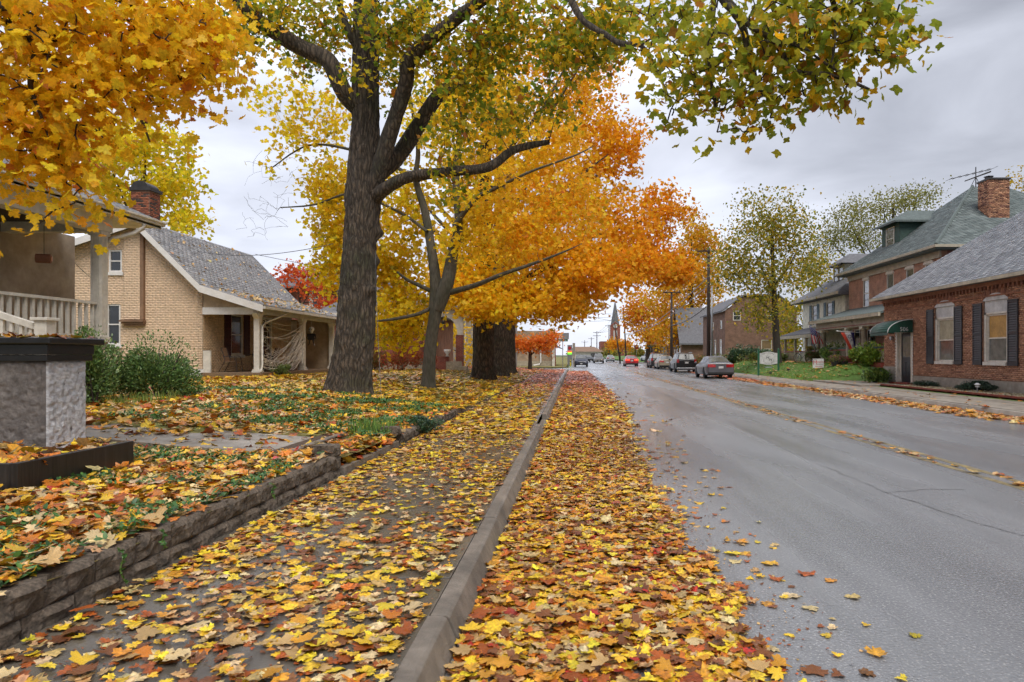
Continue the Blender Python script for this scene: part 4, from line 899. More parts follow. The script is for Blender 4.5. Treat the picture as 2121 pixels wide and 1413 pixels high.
sb = empty('hanging_sign', label='pale rectangular board sign projecting over the corner shop', cat='sign')
MB().box(-2.7, -1.5, 83.9, 84.0, 3.3, 4.15).build('board', M['signwhite'], sb); MB().box(-2.75, -.7, 85.0, 85.1, 3.5, 4.3).build('rear_board', M['metal'], sb); MB().box(-2.84, -1.4, 83.93, 83.97, 4.2, 4.25).build('bracket', M['darkmetal'], sb)
ls = empty('pylon_sign', label='roadside pylon sign with red oval and glowing colour screen', cat='sign')
MB().box(-1.05, -.35, 100, 100.3, 0, 3.0).build('pylon', M['metal'], ls); MB().lathe([(0, 0), (.24, 0), (.24, -.03), (0, -.03)], c=(-.72, 99.99, 2.55), k=16, axis='y').build('red_oval', M['signred'], ls)
MB().box(-1.0, -.4, 99.96, 99.99, 1.9, 2.12).build('screen_top', mat('screen_red', (.4, .02, .02), emit=(1, .12, .02, .8), bump=0), ls); MB().box(-1.0, -.4, 99.96, 99.99, 1.62, 1.89).build('screen_bottom', mat('screen_green', (.05, .4, .02), emit=(.2, 1, .05, .8), bump=0), ls)
MB().box(-.3, .1, 100.5, 100.7, 0, 3.3).build('column', M['paleconc'], ls)
yb = empty('bollard', (-.55, 92, 0), 0, 'short yellow bollard at the far street corner', 'bollard'); MB().lathe([(0, 0), (.1, 0), (.1, .75), (.07, .85), (0, .88)], k=10).build('post', M['signyellow'], yb); MB().lathe([(.102, .55), (.102, .65)], k=10).build('band', M['ink'], yb)
lo = empty('low_building', label='low brown-roofed building at the far end of the street', cat='building')
MB().box(-2, 9, 230, 250, 0, 2.6).build('wall', M['cream'], lo); q = MB(); q.add([(-3, 229, 2.6), (10, 229, 2.6), (10, 251, 2.6), (-3, 251, 2.6), (0, 240, 4.4), (7, 240, 4.4)], [(0, 1, 5, 4), (1, 2, 5), (2, 3, 4, 5), (3, 0, 4)]); q.build('roof', M['browntrim'], lo)
MB().box(5.5, 8, 229.9, 230, .6, 2).build('shopfront', M['glass'], lo)

# ================================================================ right side houses
# ---- 506: low brick building with awning
aw = empty('brick_shop', label='one-storey brick building with black shutters and green door awning', cat='building')
BX, B0, B1, BZ = 15.4, 12.0, 33.6, 4.32
wA = WF((BX, B1, 0), (0, -1, 0), (-1, 0, 0))          # u runs from the far corner towards the camera
dh = (1.25, 2.85, .25, 2.78); w1 = (4.72, 6.22, 1.28, 3.62); w2 = (8.15, 9.6, 1.28, 3.62)
arches = [dh, w1, w2]
mb = MB(); holes_wall(mb, wA, 0, 21.6, .1, BZ, arches, -.3, 0); mb.build('front_wall', M['mortar'], aw)
MB().box(BX + .301, 27, B0, B1 - .001, .1, BZ).build('building_core', BR_R, aw)
BRP = [(0.41, 0.205, 0.12), (0.36, 0.175, 0.10), (0.46, 0.24, 0.145), (0.28, 0.125, 0.075), (0.39, 0.195, 0.12)]
lay_bricks('brick_course', wA, 0, 12.5, .62, BZ - .04, [dh, w1, w2], aw, BRP, M['brickattr'], m_jit=.14)
wE = WF((27, B1, 0), (-1, 0, 0), (0, 1, 0))
q = MB(); wA.box(q, -.03, 1.2, .05, .98, 0, .05); wA.box(q, 2.9, 13, .05, .6, 0, .05); q.build('foundation', M['paleconc'], aw)
# segmental arch of bricks over each opening
def arch_bricks(w, u0, u1, zs, rise, parent, pal, n=19, hgt=.24):
    c = (u0 + u1) / 2; half = (u1 - u0) / 2; Rr = (half * half + rise * rise) / (2 * rise); zc = zs + rise - Rr; a = math.asin(half / Rr)
    for i in range(n):
        t = -a + 2 * a * (i + .5) / n; dt_ = 2 * a / n * .42
        P = [(c + r_ * math.sin(t + s_), zc + r_ * math.cos(t + s_)) for r_, s_ in ((Rr, -dt_), (Rr, dt_), (Rr + hgt, dt_), (Rr + hgt, -dt_))]
        q = MB(); w.poly(q, P[::-1], -.05, .026 + RND.uniform(0, .008)); me = q.build('arch_brick', pal[i % len(pal)], parent)
ABM = [mat('arch_brick_%d' % i, c, rough=.85, var=.15, bump=.3) for i, c in enumerate(((.33, .145, .085), (.28, .12, .072), (.22, .09, .058)))]
for h in arches:
    zs = h[3] - .18 if h is not dh else h[3] + .02
    arch_bricks(wA, h[0] - .02, h[1] + .02, h[3] - .02, .22, aw, ABM, n=17)
    # filler above the opening up to the arch
    c, half = (h[0] + h[1]) / 2, (h[1] - h[0]) / 2; Rr = (half * half + .22 ** 2) / .44
    pts = [(h[0], h[3] - .06), (h[1], h[3] - .06)] + [(c + u, h[3] - .02 + .22 - Rr + math.sqrt(Rr * Rr - u * u)) for u in np.linspace(half, -half, 9)]
    q = MB(); wA.poly(q, pts, -.1, .018); q.build('arch_panel', M['signwhite'] if h is not dh else M['paleconc'], aw)
for h, pn in ((w1, ('glass_l', 'shade_pale')), (w2, ('glass_l', 'shade'))):
    q = MB(); wA.box(q, h[0], h[1], h[3] - .5, h[3] - .061, -.1, -.05); q.build('head_panel', M['signwhite'], aw)
    q = MB(); wA.box(q, h[0], h[0] + .13, h[2], h[3] - .5, -.15, -.02); wA.box(q, h[1] - .13, h[1], h[2], h[3] - .5, -.15, -.02); wA.box(q, h[0], h[1], h[3] - .57, h[3] - .5, -.15, -.02); q.build('window_casing', M['white'], aw)
    window(aw, wA, h[0] + .13, h[1] - .13, h[2] + .01, h[3] - .58, M['white'], panes=pn, depth=.13, fw=.05)
    for s0 in (h[0] - .60, h[1] + .04): shutter(aw, wA, s0, s0 + .56, h[2] - .12, h[3] - .12, M['charcoal'], slats=24, base=.03)
q = MB(); wA.box(q, 1.25, 1.42, .25, 2.7, -.15, .03); wA.box(q, 2.68, 2.85, .25, 2.7, -.15, .03); wA.box(q, 1.42, 2.68, 2.58, 2.7, -.15, .03); q.build('door_frame', M['white'], aw)
for u in (1.22, 2.86):
    for i in range(17): q = MB(); wA.box(q, u - .03, u + .03, .35 + i * .14, .42 + i * .14, .015, .035); q.build('trim_block', M['whitepure'], aw)
q = MB(); wA.box(q, 1.55, 2.55, .27, 2.56, -.16, -.11); dr = q.build('door', M['charcoal'], aw)
q = MB(); wA.box(q, 1.42, 1.55, .27, 2.58, -.16, -.08); wA.box(q, 2.55, 2.68, .27, 2.58, -.16, -.08); q.build('jamb', M['white'], aw)
for i in range(3):
    for j in range(3):
        q = MB(); wA.box(q, 1.70 + i * .245, 1.91 + i * .245, 1.45 + j * .33, 1.74 + j * .33, -.112, -.105); q.build('pane', M['glass_l'], dr)
for i in range(2): q = MB(); wA.box(q, 1.68 + i * .42, 1.98 + i * .42, .5, 1.2, -.112, -.095); q.build('door_panel', M['charcoal'], dr, bevel=.008)
q = MB(); wA.box(q, 1.1, 2.95, .12, .26, -.2, .3); q.build('door_step', M['redtrim'], aw)
# corbelled brick cornice
q = MB(); wA.box(q, -.02, 21.6, BZ - .22, BZ, 0, .12); wA.box(q, -.015, 21.6, BZ - .62, BZ - .56, 0, .05); q.build('cornice_band', ABM[0], aw)
for i in range(54):
    u = .05 + i * .235; q = MB(); wA.box(q, u, u + .11, BZ - .36, BZ - .221, 0, .09); q.build('dentil', ABM[i % 3], aw)
# hip roof
x0, x1, y0, y1, e = 14.95, 27.3, 11.5, 34.05, BZ + .02; sl_ = .75; hw = (x1 - x0) / 2
q = MB(); q.add([(x0, y0, e), (x0, y1, e), (x1, y1, e), (x1, y0, e), (x0 + hw, y1 - hw, e + hw * sl_), (x0 + hw, y0 + hw, e + hw * sl_), (x0, y0, e - .1), (x0, y1, e - .1), (x1, y1, e - .1), (x1, y0, e - .1)],
               [(0, 1, 4, 5), (1, 2, 4), (2, 3, 5, 4), (3, 0, 5), (6, 7, 1, 0), (7, 8, 2, 1), (9, 8, 7, 6)]); q.build('roof', M['roofgrey'], aw)
v = Vector((1, 0, sl_)).normalized(); n = Vector((-sl_, 0, 1)).normalized()
lay_shingles('shingle_field', (x0 - .02, y1, e), (0, -1, 0), tuple(v), tuple(n), 54, lambda t: (t * v.x, 13.5), aw, [(.27, .28, .30), (.235, .245, .265), (.30, .31, .33), (.21, .22, .24)], M['shingle'])
q = MB(); q.box(x0 - .1, x0 + .0, y0, y1 + .05, e - .12, e + .0); q.build('gutter', M['cream_trim'], aw)
# barrel awning over the door
an = MB(); u0, u1, za, pr, hh = 1.15, 2.95, 2.56, 1.15, .6
prof = [(pr * math.sin(t), za + hh * math.cos(t)) for t in np.linspace(0, math.pi / 2, 9)]
for (d_a, z_a), (d_b, z_b) in zip(prof, prof[1:]): an.add([wA.p(u0, z_a, d_a + .06), wA.p(u1, z_a, d_a + .06), wA.p(u1, z_b, d_b + .06), wA.p(u0, z_b, d_b + .06)], [(0, 1, 2, 3)])
ao = an.build('awning_cover', M['awning'], aw, smooth=True); md = ao.modifiers.new('s', 'SOLIDIFY'); md.thickness = .012
for u in (u0, u1):
    q = MB(); wA.poly(q, [(0, 0)] and [], 0, 0) if False else None
    q.slab([wA.p(u, z, d_ + .06) for d_, z in prof] + [wA.p(u, za, .06)], (0, .012, 0)); q.build('awning_side', M['awning'], aw)
    for (d_a, z_a), (d_b, z_b) in zip(prof, prof[1:]): pass
for ue in (u1 + .012, u0 - .012): q = MB(); q.tube([wA.p(ue, z, d_ + .06) for d_, z in prof], .022, 6); q.build('awning_piping', M['signwhite'], aw)
for i in range(14):
    u = u0 + (i + .5) * (u1 - u0) / 14; q = MB(); wA.poly(q, [(u - .075, za), (u + .075, za), (u + .05, za - .11), (u, za - .14), (u - .05, za - .11)], pr + .05, pr + .062); q.build('valance_scallop', M['awning'], aw)
text_mesh('506', .26, M['signwhite'], aw, basis(wA.p(u1 + .02, za + .14, .46), (1, 0, 0), (0, 0, 1)), name='house_number')
q = MB(); q.lathe([(0, 0), (.1, 0), (.1, .14), (0, .14)], c=wA.p(.95, 2.35, .15), k=10, axis='x'); q.build('wall_lamp', M['metal'], aw)
# gravel bed in front
bed = MB().box(13.63, 15.34, 15, 30.18, .05, .20).build('planting_bed', M['soil']); tag(bed, kind='structure')
for i in range(50): MB().cbox((13.66, 15.3 + i * .3, .2), (.06, .27, .12)).build('edging_brick', M['redtrim'], bed)

# ---- green-roofed brick house
gh_ = empty('green_roof_house', label='two-storey brick house with green hip roof, dormer and columned porch', cat='house')
HX, H0, H1, HE = 19.0, 35.0, 46.8, 7.15
wH = WF((HX, H1, 0), (0, -1, 0), (-1, 0, 0)); hw_ = [(2.3, 3.2, 4.65, 6.45), (5.65, 6.55, 4.65, 6.45), (8.05, 8.95, 4.65, 6.45), (10.1, 11.0, 4.65, 6.45)]
mb = MB(); holes_wall(mb, wH, 0, 11.8, .5, HE, hw_, -.3, 0); mb.build('front_wall', BR_RY, gh_)
MB().box(HX + .301, 31, H0, H1, .5, HE).build('house_core', BR_R, gh_)
for h in hw_:
    window(gh_, wH, *h, M['white'], depth=.07, panes=('glass', 'glass_l'))
    c = (h[0] + h[1]) / 2; pts = [(h[0] - .08, h[3] - .02), (h[1] + .08, h[3] - .02)] + [(c + u, h[3] + .0 + .26 * math.sqrt(max(0, 1 - (u / .53) ** 2))) for u in np.linspace(.53, -.53, 9)]
    q = MB(); wH.poly(q, pts, -.02, .05); q.build('arched_head', M['white'], gh_)
ex0, ey0, ey1, ex1 = HX - .6, H0 - .6, H1 + .6, 31.6
q = MB(); q.add([(ex0, ey0, HE), (ex0, ey1, HE), (ex1, ey1, HE), (ex1, ey0, HE), (24.2, 41.1, 11.75), (26.2, 41.1, 11.75), (ex0, ey0, HE - .2), (ex0, ey1, HE - .2), (ex1, ey1, HE - .2), (ex1, ey0, HE - .2)], [(0, 1, 4), (1, 2, 5, 4), (2, 3, 5), (3, 0, 4, 5), (6, 7, 1, 0), (7, 8, 2, 1), (8, 9, 3, 2), (9, 6, 0, 3), (9, 8, 7, 6)]); q.build('roof', M['roofgreen'], gh_)
GRN = [(.145, .172, .17), (.12, .148, .146), (.17, .2, .197), (.10, .125, .124)]
v = Vector((24.2 - ex0, 0, 11.75 - HE)); sl2 = v.length; v.normalize(); n = Vector((-v.z, 0, v.x)); fl = ey1 - ey0
lay_shingles('shingle_field', (ex0, ey1, HE), (0, -1, 0), tuple(v), tuple(n), int(sl2 / .14), lambda t: (t / sl2 * (ey1 - 41.1), fl - t / sl2 * (41.1 - ey0)), gh_, GRN, M['shingle'])
v2 = Vector((0, 41.1 - ey0, 11.75 - HE)); sl3 = v2.length; v2.normalize(); n2 = Vector((0, -v2.z, v2.y))
lay_shingles('shingle_field', (ex0, ey0, HE), (1, 0, 0), tuple(v2), tuple(n2), int(sl3 / .14), lambda t: (t / sl3 * (24.2 - ex0), 13 - t / sl3 * 5.4), gh_, GRN, M['shingle'])
q = MB(); q.tube([(ex0, ey0, HE + .03), (24.2, 41.1, 11.8)], .09, 6); q.build('hip_cap', M['roofgreen'], gh_)
q = MB(); q.box(ex0 - .1, ex0 + .0, ey0, ey1, HE - .12, HE + .02); q.box(ex0 - .1, ex1, ey0 - .1, ey0 - .001, HE - .12, HE + .02); q.build('gutter', M['cream_trim'], gh_)
q = MB(); wH.box(q, 0, 11.8, HE - .55, HE - .2, .001, .1); q.build('frieze', M['cream_trim'], gh_)
# dormer
dx, dy0, dy1, dz0, dz1 = 20.15, 41.9, 44.3, 8.05, 9.85
q = MB(); q.box(dx, 23.4, dy0, dy1, dz0, dz1); dm = q.build('dormer', M['darkgreen'], gh_)
wD = WF((dx, dy1, 0), (0, -1, 0), (-1, 0, 0)); simple_win(dm, wD, .65, 1.75, 8.2, 9.65, M['white'], 'glass_l')
wDs = WF((dx, dy0, 0), (1, 0, 0), (0, -1, 0)); lay_siding('dormer_shingle', wDs, .02, 3.1, 8.1, 9.8, [], dm, M['darkgreen'], ex=.15)
q = MB(); q.add([(dx - .45, dy0 - .4, dz1), (dx - .45, dy1 + .4, dz1), (24, dy1 + .4, dz1), (24, dy0 - .4, dz1), (dx + 1.1, 43.1, 10.75), (23.2, 43.1, 10.75), (dx - .45, dy0 - .4, dz1 - .12), (dx - .45, dy1 + .4, dz1 - .12), (24, dy0 - .4, dz1 - .12)], [(0, 1, 4), (1, 2, 5, 4), (3, 0, 4, 5), (2, 3, 5), (6, 7, 1, 0), (8, 6, 0, 3)]); q.build('dormer_roof', M['roofgreen'], gh_)
q = MB(); q.box(22.8, 23.95, 37.2, 38.2, 8, 11.2); cq = q.build('chimney', M['mortar'], gh_)
for (o, u, n_, L_) in (((22.8, 37.2, 0), (1, 0, 0), (0, -1, 0), 1.15), ((22.8, 38.2, 0), (0, -1, 0), (-1, 0, 0), 1.0)): lay_bricks('brick_course', WF(o, u, n_), 0, L_, 8.2, 11.2, [], cq, BRP[:4] + [(.17, .07, .05)], M['brickattr'], m_jit=.2)
q = MB(); q.box(22.75, 24.0, 37.15, 38.25, 11.2, 11.3); q.lathe([(0, 11.3), (.2, 11.3), (.2, 11.45), (.26, 11.48), (0, 11.55)], c=(23.1, 37.7, 0), k=10); q.build('chimney_cap', M['darkmetal'], cq)
ant = empty('roof_antenna', (24.4, 41.1, 11.72), 0, 'spindly metal television antenna on the green roof peak', 'antenna')
MB().tube([(0, 0, 0), (0, 0, 1.25)], .03, 6).build('mast', M['darkmetal'], ant); MB().tube([(-1.5, .2, .55), (.9, -.1, 1.1)], .022, 5).build('boom', M['darkmetal'], ant)
for s in (-1, 1): MB().tube([(s * .45, 0, -.25), (0, 0, .65)], .02, 5).build('stay', M['darkmetal'], ant)
for i in range(7):
    t = i / 6; p = Vector((-1.5, .2, .55)).lerp(Vector((.9, -.1, 1.1)), t); MB().tube([p + Vector((-.05, -.5 - .2 * t, -.02)), p + Vector((.05, .5 + .2 * t, .02))], .012, 4).build('element', M['darkmetal'], ant)
MB().hull8([(-.8, -.3, .30), (.75, -.3, .85), (.75, -.2, .85), (-.8, -.2, .30)], [(-.8, -.3, .36), (.75, -.3, .95), (.75, -.2, .95), (-.8, -.2, .36)]).build('reflector', M['darkmetal'], ant)
# porch
PXF, pf = 16.7, 1.12
q = MB(); q.box(PXF - .3, HX, 36.2, 46.2, .5, pf); q.build('porch_floor', M['redtrim'], gh_)
q = MB(); q.hull8([(16.15, 35.9, 3.72), (HX, 35.9, 4.55), (HX, 46.6, 4.55), (16.15, 46.6, 3.72)], [(16.15, 35.9, 3.84), (HX, 35.9, 4.68), (HX, 46.6, 4.68), (16.15, 46.6, 3.84)]); q.build('porch_roof', M['roofgreen'], gh_)
q = MB(); q.box(16.1, 16.22, 35.85, 46.65, 3.62, 3.82); q.build('porch_gutter', M['cream_trim'], gh_)
q = MB(); q.box(PXF - .16, PXF + .16, 36, 46.3, 3.18, 3.72); q.build('entablature', M['taupe'], gh_)
q = MB(); q.box(PXF - .18, PXF - .161, 36, 46.3, 3.26, 3.31); q.build('red_fillet', M['redtrim'], gh_)
for y in (39.0, 41.2, 45.3):
    c = MB().lathe([(0, pf), (.21, pf), (.21, pf + .06), (.18, pf + .1), (.165, pf + .2), (.15, 2.2), (.135, 2.98), (.16, 3.0), (.135, 3.03), (.14, 3.06), (.0, 3.06)], c=(PXF, y, 0), k=18).build('porch_column', M['taupe'], gh_, smooth=True)
    q = MB(); q.box(PXF - .2, PXF + .2, y - .2, y + .2, 3.11, 3.179)
    for sx in (-1, 1): q.lathe([(0, -.17), (.075, -.17), (.06, 0), (.075, .17), (0, .17)], c=(PXF + sx * .15, y, 3.06), k=10, axis='y')
    q.build('capital', M['cream'], c)
for y0_, y1_ in ((41.45, 45.1), (36.3, 38.8)):
    q = MB(); q.box(PXF - .05, PXF + .05, y0_, y1_, pf + .78, pf + .88); q.build('porch_rail', M['darkgreen'], gh_)
    q = MB(); q.box(PXF - .035, PXF + .035, y0_, y1_, pf + .68, pf + .779); q.build('porch_rail_trim', M['redtrim'], gh_)
    k = int((y1_ - y0_) / .2)
    for i in range(k): MB().box(PXF - .02, PXF + .02, y0_ + .1 + i * .2 - .03, y0_ + .1 + i * .2 + .03, pf + .05, pf + .679).build('baluster', M['taupe'], gh_)
wP = WF((HX, H1, 0), (0, -1, 0), (-1, 0, 0))
for u0, u1, z0, z1 in ((1.0, 1.9, 1.15, 3.25), (3.0, 4.2, 1.6, 3.2), (8.6, 9.5, 1.15, 3.2)): simple_win(gh_, wP, u0, u1, z0, z1, M['cream'])
for i in range(4): MB().box(PXF - .6 - i * .3, PXF - .3 - i * .3 + .002, 39.6, 40.9, .5, pf - .14 * (i + 1)).build('porch_step', M['paleconc'], gh_)
text_mesh('508', .14, M['ink'], gh_, basis((PXF - .165, 40.3, 3.5), (0, -1, 0), (0, 0, 1)), name='house_number')

# ---- cream sided house with blue shutters
ch_ = empty('cream_house', label='cream clapboard house with blue shutters and small gabled dormer', cat='house')
C0, C1, CE = 47.4, 56.2, 5.95
wC = WF((HX, C1, 0), (0, -1, 0), (-1, 0, 0)); cw = [(2.2, 3.3, 3.85, 5.45), (5.3, 6.4, 3.85, 5.45)]
q = MB(); holes_wall(q, wC, 0, 8.8, .6, CE, cw + [(2.6, 3.5, 1.6, 2.9)], -.25, 0); q.build('front_wall', M['cream'], ch_)
MB().box(HX + .26, 29, C0, C1, .5, CE).build('house_core', M['cream'], ch_)
lay_siding('siding', wC, 0, 8.8, 1.0, CE, cw + [(2.6, 3.5, 1.6, 2.9)], ch_, M['cream'], ex=.14)
for h in cw:
    window(ch_, wC, *h, M['cream_trim'], depth=.05)
    for s0 in (h[0] - .52, h[1] + .06): shutter(ch_, wC, s0, s0 + .44, h[2] - .05, h[3] + .05, M['blueshut'], slats=12, base=.025)
window(ch_, wC, 2.6, 3.5, 1.6, 2.9, M['cream_trim'], depth=.05)
for s0 in (2.1, 3.55): shutter(ch_, wC, s0, s0 + .42, 1.55, 2.95, M['blueshut'], slats=10, base=.025)
q = MB(); q.add([(18.3, 46.9, CE), (18.3, 56.9, CE), (29.6, 56.9, CE), (29.6, 46.9, CE), (23, 51.5, 9.4), (25, 51.5, 9.4), (18.3, 46.9, CE - .2), (18.3, 56.9, CE - .2), (29.6, 46.9, CE - .2)], [(0, 1, 4), (1, 2, 5, 4), (2, 3, 5), (3, 0, 4, 5), (6, 7, 1, 0), (8, 6, 0, 3), (6, 8, 7)]); q.build('roof', M['roofgrey'], ch_)
q = MB(); q.box(18.2, 18.31, 46.9, 56.95, CE - .17, CE + .02); q.build('gutter', M['cream_trim'], ch_)
q = MB(); q.box(20.0, 23.6, 50.0, 52.3, 6.7, 8.3); dq = q.build('dormer', M['cream'], ch_)
wd2 = WF((20.0, 52.3, 0), (0, -1, 0), (-1, 0, 0)); simple_win(dq, wd2, .25, 1.1, 6.95, 8.2, M['cream_trim']); simple_win(dq, wd2, 1.2, 2.05, 6.95, 8.2, M['cream_trim'])
q = MB(); q.add([(19.5, 49.5, 8.3), (19.5, 52.8, 8.3), (24, 52.8, 8.3), (24, 49.5, 8.3), (20.8, 51.15, 9.2), (24, 51.15, 9.2), (19.5, 49.5, 8.2), (19.5, 52.8, 8.2)], [(0, 1, 4), (1, 2, 5, 4), (3, 0, 4, 5), (6, 7, 1, 0)]); q.build('dormer_roof', M['roofgrey'], ch_)
q = MB(); q.hull8([(17.0, 47.2, 3.0), (HX, 47.2, 3.6), (HX, 55.8, 3.6), (17.0, 55.8, 3.0)], [(17.0, 47.2, 3.1), (HX, 47.2, 3.72), (HX, 55.8, 3.72), (17.0, 55.8, 3.1)]); q.build('porch_roof', M['roofgrey'], ch_)
MB().box(16.95, 17.05, 47.2, 55.8, 2.8, 3.04).build('porch_fascia', M['cream_trim'], ch_)
for y in (47.9, 50.3, 52.8, 55.3): MB().lathe([(0, 1.0), (.14, 1.0), (.12, 1.1), (.1, 2.7), (.14, 2.8), (0, 2.8)], c=(17.25, y, 0), k=12).build('porch_column', M['cream_trim'], ch_, smooth=True)
for i in range(34): MB().box(17.23, 17.27, 48 + i * .22, 48.05 + i * .22, 1.05, 1.75).build('baluster', M['cream_trim'], ch_)
MB().box(17.2, 17.3, 47.9, 55.3, 1.75, 1.83).build('porch_rail', M['redtrim'], ch_); MB().box(17, HX, 47.3, 55.7, .5, 1.0).build('porch_floor', M['taupe'], ch_)

# ---- brown brick house farther on, gable to the camera
fb = empty('far_brick_house', label='old brown brick house with bare gable wall and boarded window', cat='house')
fy = 70.0; wG = WF((15.6, fy, 0), (1, 0, 0), (0, -1, 0)); fz = 6.1
gh2 = [(3.75, 4.85, 1.2, 3.1)]
q = MB(); holes_wall(q, wG, 0, 7.4, .3, fz, gh2, -.3, 0); wG.poly(q, [(0, fz), (7.4, fz), (5.6, 7.5), (1.8, 7.5)], -.3, 0); q.build('gable_wall', BR_B, fb)
MB().box(15.601, 23, fy + .3, fy + 12, .3, fz).build('house_core', BR_BY, fb)
window(fb, wG, *gh2[0], M['white'], panes=('board', 'board'), depth=.08)
for u in (1.2, 4.6): simple_win(fb, wG, u - .4, u + .4, 5.1, 6.1, M['white'])
wS = WF((15.6, fy + 12, 0), (0, -1, 0), (-1, 0, 0))
for u, z in ((10.0, 1.4), (7.2, 1.4), (4.4, 1.4), (10.2, 4.3), (6.0, 4.3)): simple_win(fb, wS, u - .45, u + .45, z, z + (1.8 if z < 4 else .9), M['white'])
q = MB(); q.hull8([(15.2, fy - .2, 6.0), (17.5, fy - .2, 7.65), (17.5, fy + 12.2, 7.65), (15.2, fy + 12.2, 6.0)], [(15.2, fy - .2, 6.15), (17.5, fy - .2, 7.8), (17.5, fy + 12.2, 7.8), (15.2, fy + 12.2, 6.15)])
q.hull8([(17.5, fy - .2, 7.65), (21.1, fy - .2, 7.65), (21.1, fy + 12.2, 7.65), (17.5, fy + 12.2, 7.65)], [(17.5, fy - .2, 7.8), (21.1, fy - .2, 7.8), (21.1, fy + 12.2, 7.8), (17.5, fy + 12.2, 7.8)])
q.hull8([(21.1, fy - .2, 7.65), (23.4, fy - .2, 6.0), (23.4, fy + 12.2, 6.0), (21.1, fy + 12.2, 7.65)], [(21.1, fy - .2, 7.8), (23.4, fy - .2, 6.15), (23.4, fy + 12.2, 6.15), (21.1, fy + 12.2, 7.8)]); q.build('roof', M['roofgrey'], fb)
q = MB(); q.tube([(23.05, fy - .08, 6), (23.05, fy - .08, .4)], .06, 6); q.build('downspout', M['white'], fb)
# ---- cottage with steep gable and open porch
cg = empty('gabled_cottage', label='brick cottage with steep grey gable and open side porch', cat='house')
cy = 92.0; wq = WF((14.6, cy + 8, 0), (0, -1, 0), (-1, 0, 0))
q = MB(); wq.box(q, 0, 8, .3, 3.4, -8, 0); wq.poly(q, [(0, 3.4), (8, 3.4), (4, 8.0)], -8, 0); q.build('wall', BR_BY, cg)
for u in (1.6, 4, 6.4): simple_win(cg, wq, u - .6, u + .6, .9, 2.9, M['cream'])
for s in (0, 8): q = MB(); q.hull8([wq.p(4, 8.0, .4), wq.p(s + (-.6 if s == 0 else .6), 2.9, .4), wq.p(s + (-.6 if s == 0 else .6), 2.9, -8.4), wq.p(4, 8.0, -8.4)], [wq.p(4, 8.25, .4), wq.p(s + (-.6 if s == 0 else .6), 3.1, .4), wq.p(s + (-.6 if s == 0 else .6), 3.1, -8.4), wq.p(4, 8.25, -8.4)]); q.build('roof', M['roofgrey'], cg)
q = MB(); q.hull8([(13.4, cy + 8.6, 2.5), (18, cy + 8.6, 3.6), (18, cy + 13.5, 3.6), (13.4, cy + 13.5, 2.5)], [(13.4, cy + 8.6, 2.7), (18, cy + 8.6, 3.8), (18, cy + 13.5, 3.8), (13.4, cy + 13.5, 2.7)]); q.build('porch_roof', M['roofgrey'], cg)
for y in (cy + 9, cy + 11.2, cy + 13.2): MB().box(13.6, 13.8, y - .1, y + .1, .3, 2.6).build('porch_post', M['white'], cg)
# ---- white-gabled house beyond and the church tower
wh = empty('white_gable_house', label='small brick house with white gable beyond the far tree trunks', cat='house')
MB().box(14, 22, 118, 126, 0, 3.2).build('wall', BR_BY, wh); q = MB(); q.slab([(13.9, 117.6, 3.2), (13.9, 126.4, 3.2), (13.9, 122, 6.0)], (8, 0, 0)); q.build('gable', M['whitepure'], wh)
wq2 = WF((14, 126, 0), (0, -1, 0), (-1, 0, 0)); simple_win(wh, wq2, 4.8, 6.0, 1.0, 3.0)
cu = empty('church_tower', label='brick church clock tower with tall grey pointed spire', cat='church')
cxx, cyy = 25.2, 420.0; MB().box(cxx - 3, cxx + 3, cyy - 3, cyy + 3, 0, 19.5).build('tower', BR_R, cu)
q = MB(); q.slab([(cxx - 3.2, cyy - 3.2, 19.5), (cxx + 3.2, cyy - 3.2, 19.5), (cxx, cyy - 3.2, 22)], (0, 6.4, 0)); q.build('tower_gable', BR_R, cu)
k = 8; pr_ = [(2.9, 19.5), (1.9, 25), (.9, 31), (.06, 35.5)]; MB().lathe(pr_, c=(cxx, cyy, 0), k=8).build('spire', M['roofgrey'], cu)
MB().lathe([(0, 0), (1.25, 0), (1.25, -.2), (0, -.2)], c=(cxx, cyy - 3.25, 19.2), k=20, axis='y').build('clock_face', M['signwhite'], cu)
for s in (-.8, .8): MB().box(cxx + s - .35, cxx + s + .35, cyy - 3.1, cyy - 3.01, 10.5, 16.5).build('louvre', M['signwhite'], cu)
MB().box(cxx - 9, cxx + 9, cyy + 4, cyy + 30, 0, 10).build('nave', BR_R, cu)
# ================================================================ trees
def catmull(P, R_, per=5):
    P = [np.array(p, float) for p in P]; out, rad = [], []
    for i in range(len(P) - 1):
        p0, p1, p2, p3 = P[max(i - 1, 0)], P[i], P[i + 1], P[min(i + 2, len(P) - 1)]
        for k in range(per):
            t = k / per; out.append(.5 * ((2 * p1) + (-p0 + p2) * t + (2 * p0 - 5 * p1 + 4 * p2 - p3) * t * t + (-p0 + 3 * p1 - 3 * p2 + p3) * t ** 3)); rad.append(R_[i] + (R_[i + 1] - R_[i]) * t)
    out.append(P[-1]); rad.append(R_[-1]); return np.array(out), np.array(rad)

def lattice(seed, nt, nz):
    g = np.random.default_rng(seed).random((nz + 2, nt))
    def f(t, z):       # t in [0,nt) periodic, z in [0,nz]
        t0 = np.floor(t).astype(int); z0 = np.clip(np.floor(z).astype(int), 0, nz); ft = t - t0; fz = np.clip(z - z0, 0, 1)
        ft = ft * ft * (3 - 2 * ft); fz = fz * fz * (3 - 2 * fz); a, b = t0 % nt, (t0 + 1) % nt
        return (g[z0, a] * (1 - ft) + g[z0, b] * ft) * (1 - fz) + (g[z0 + 1, a] * (1 - ft) + g[z0 + 1, b] * ft) * fz
    return f

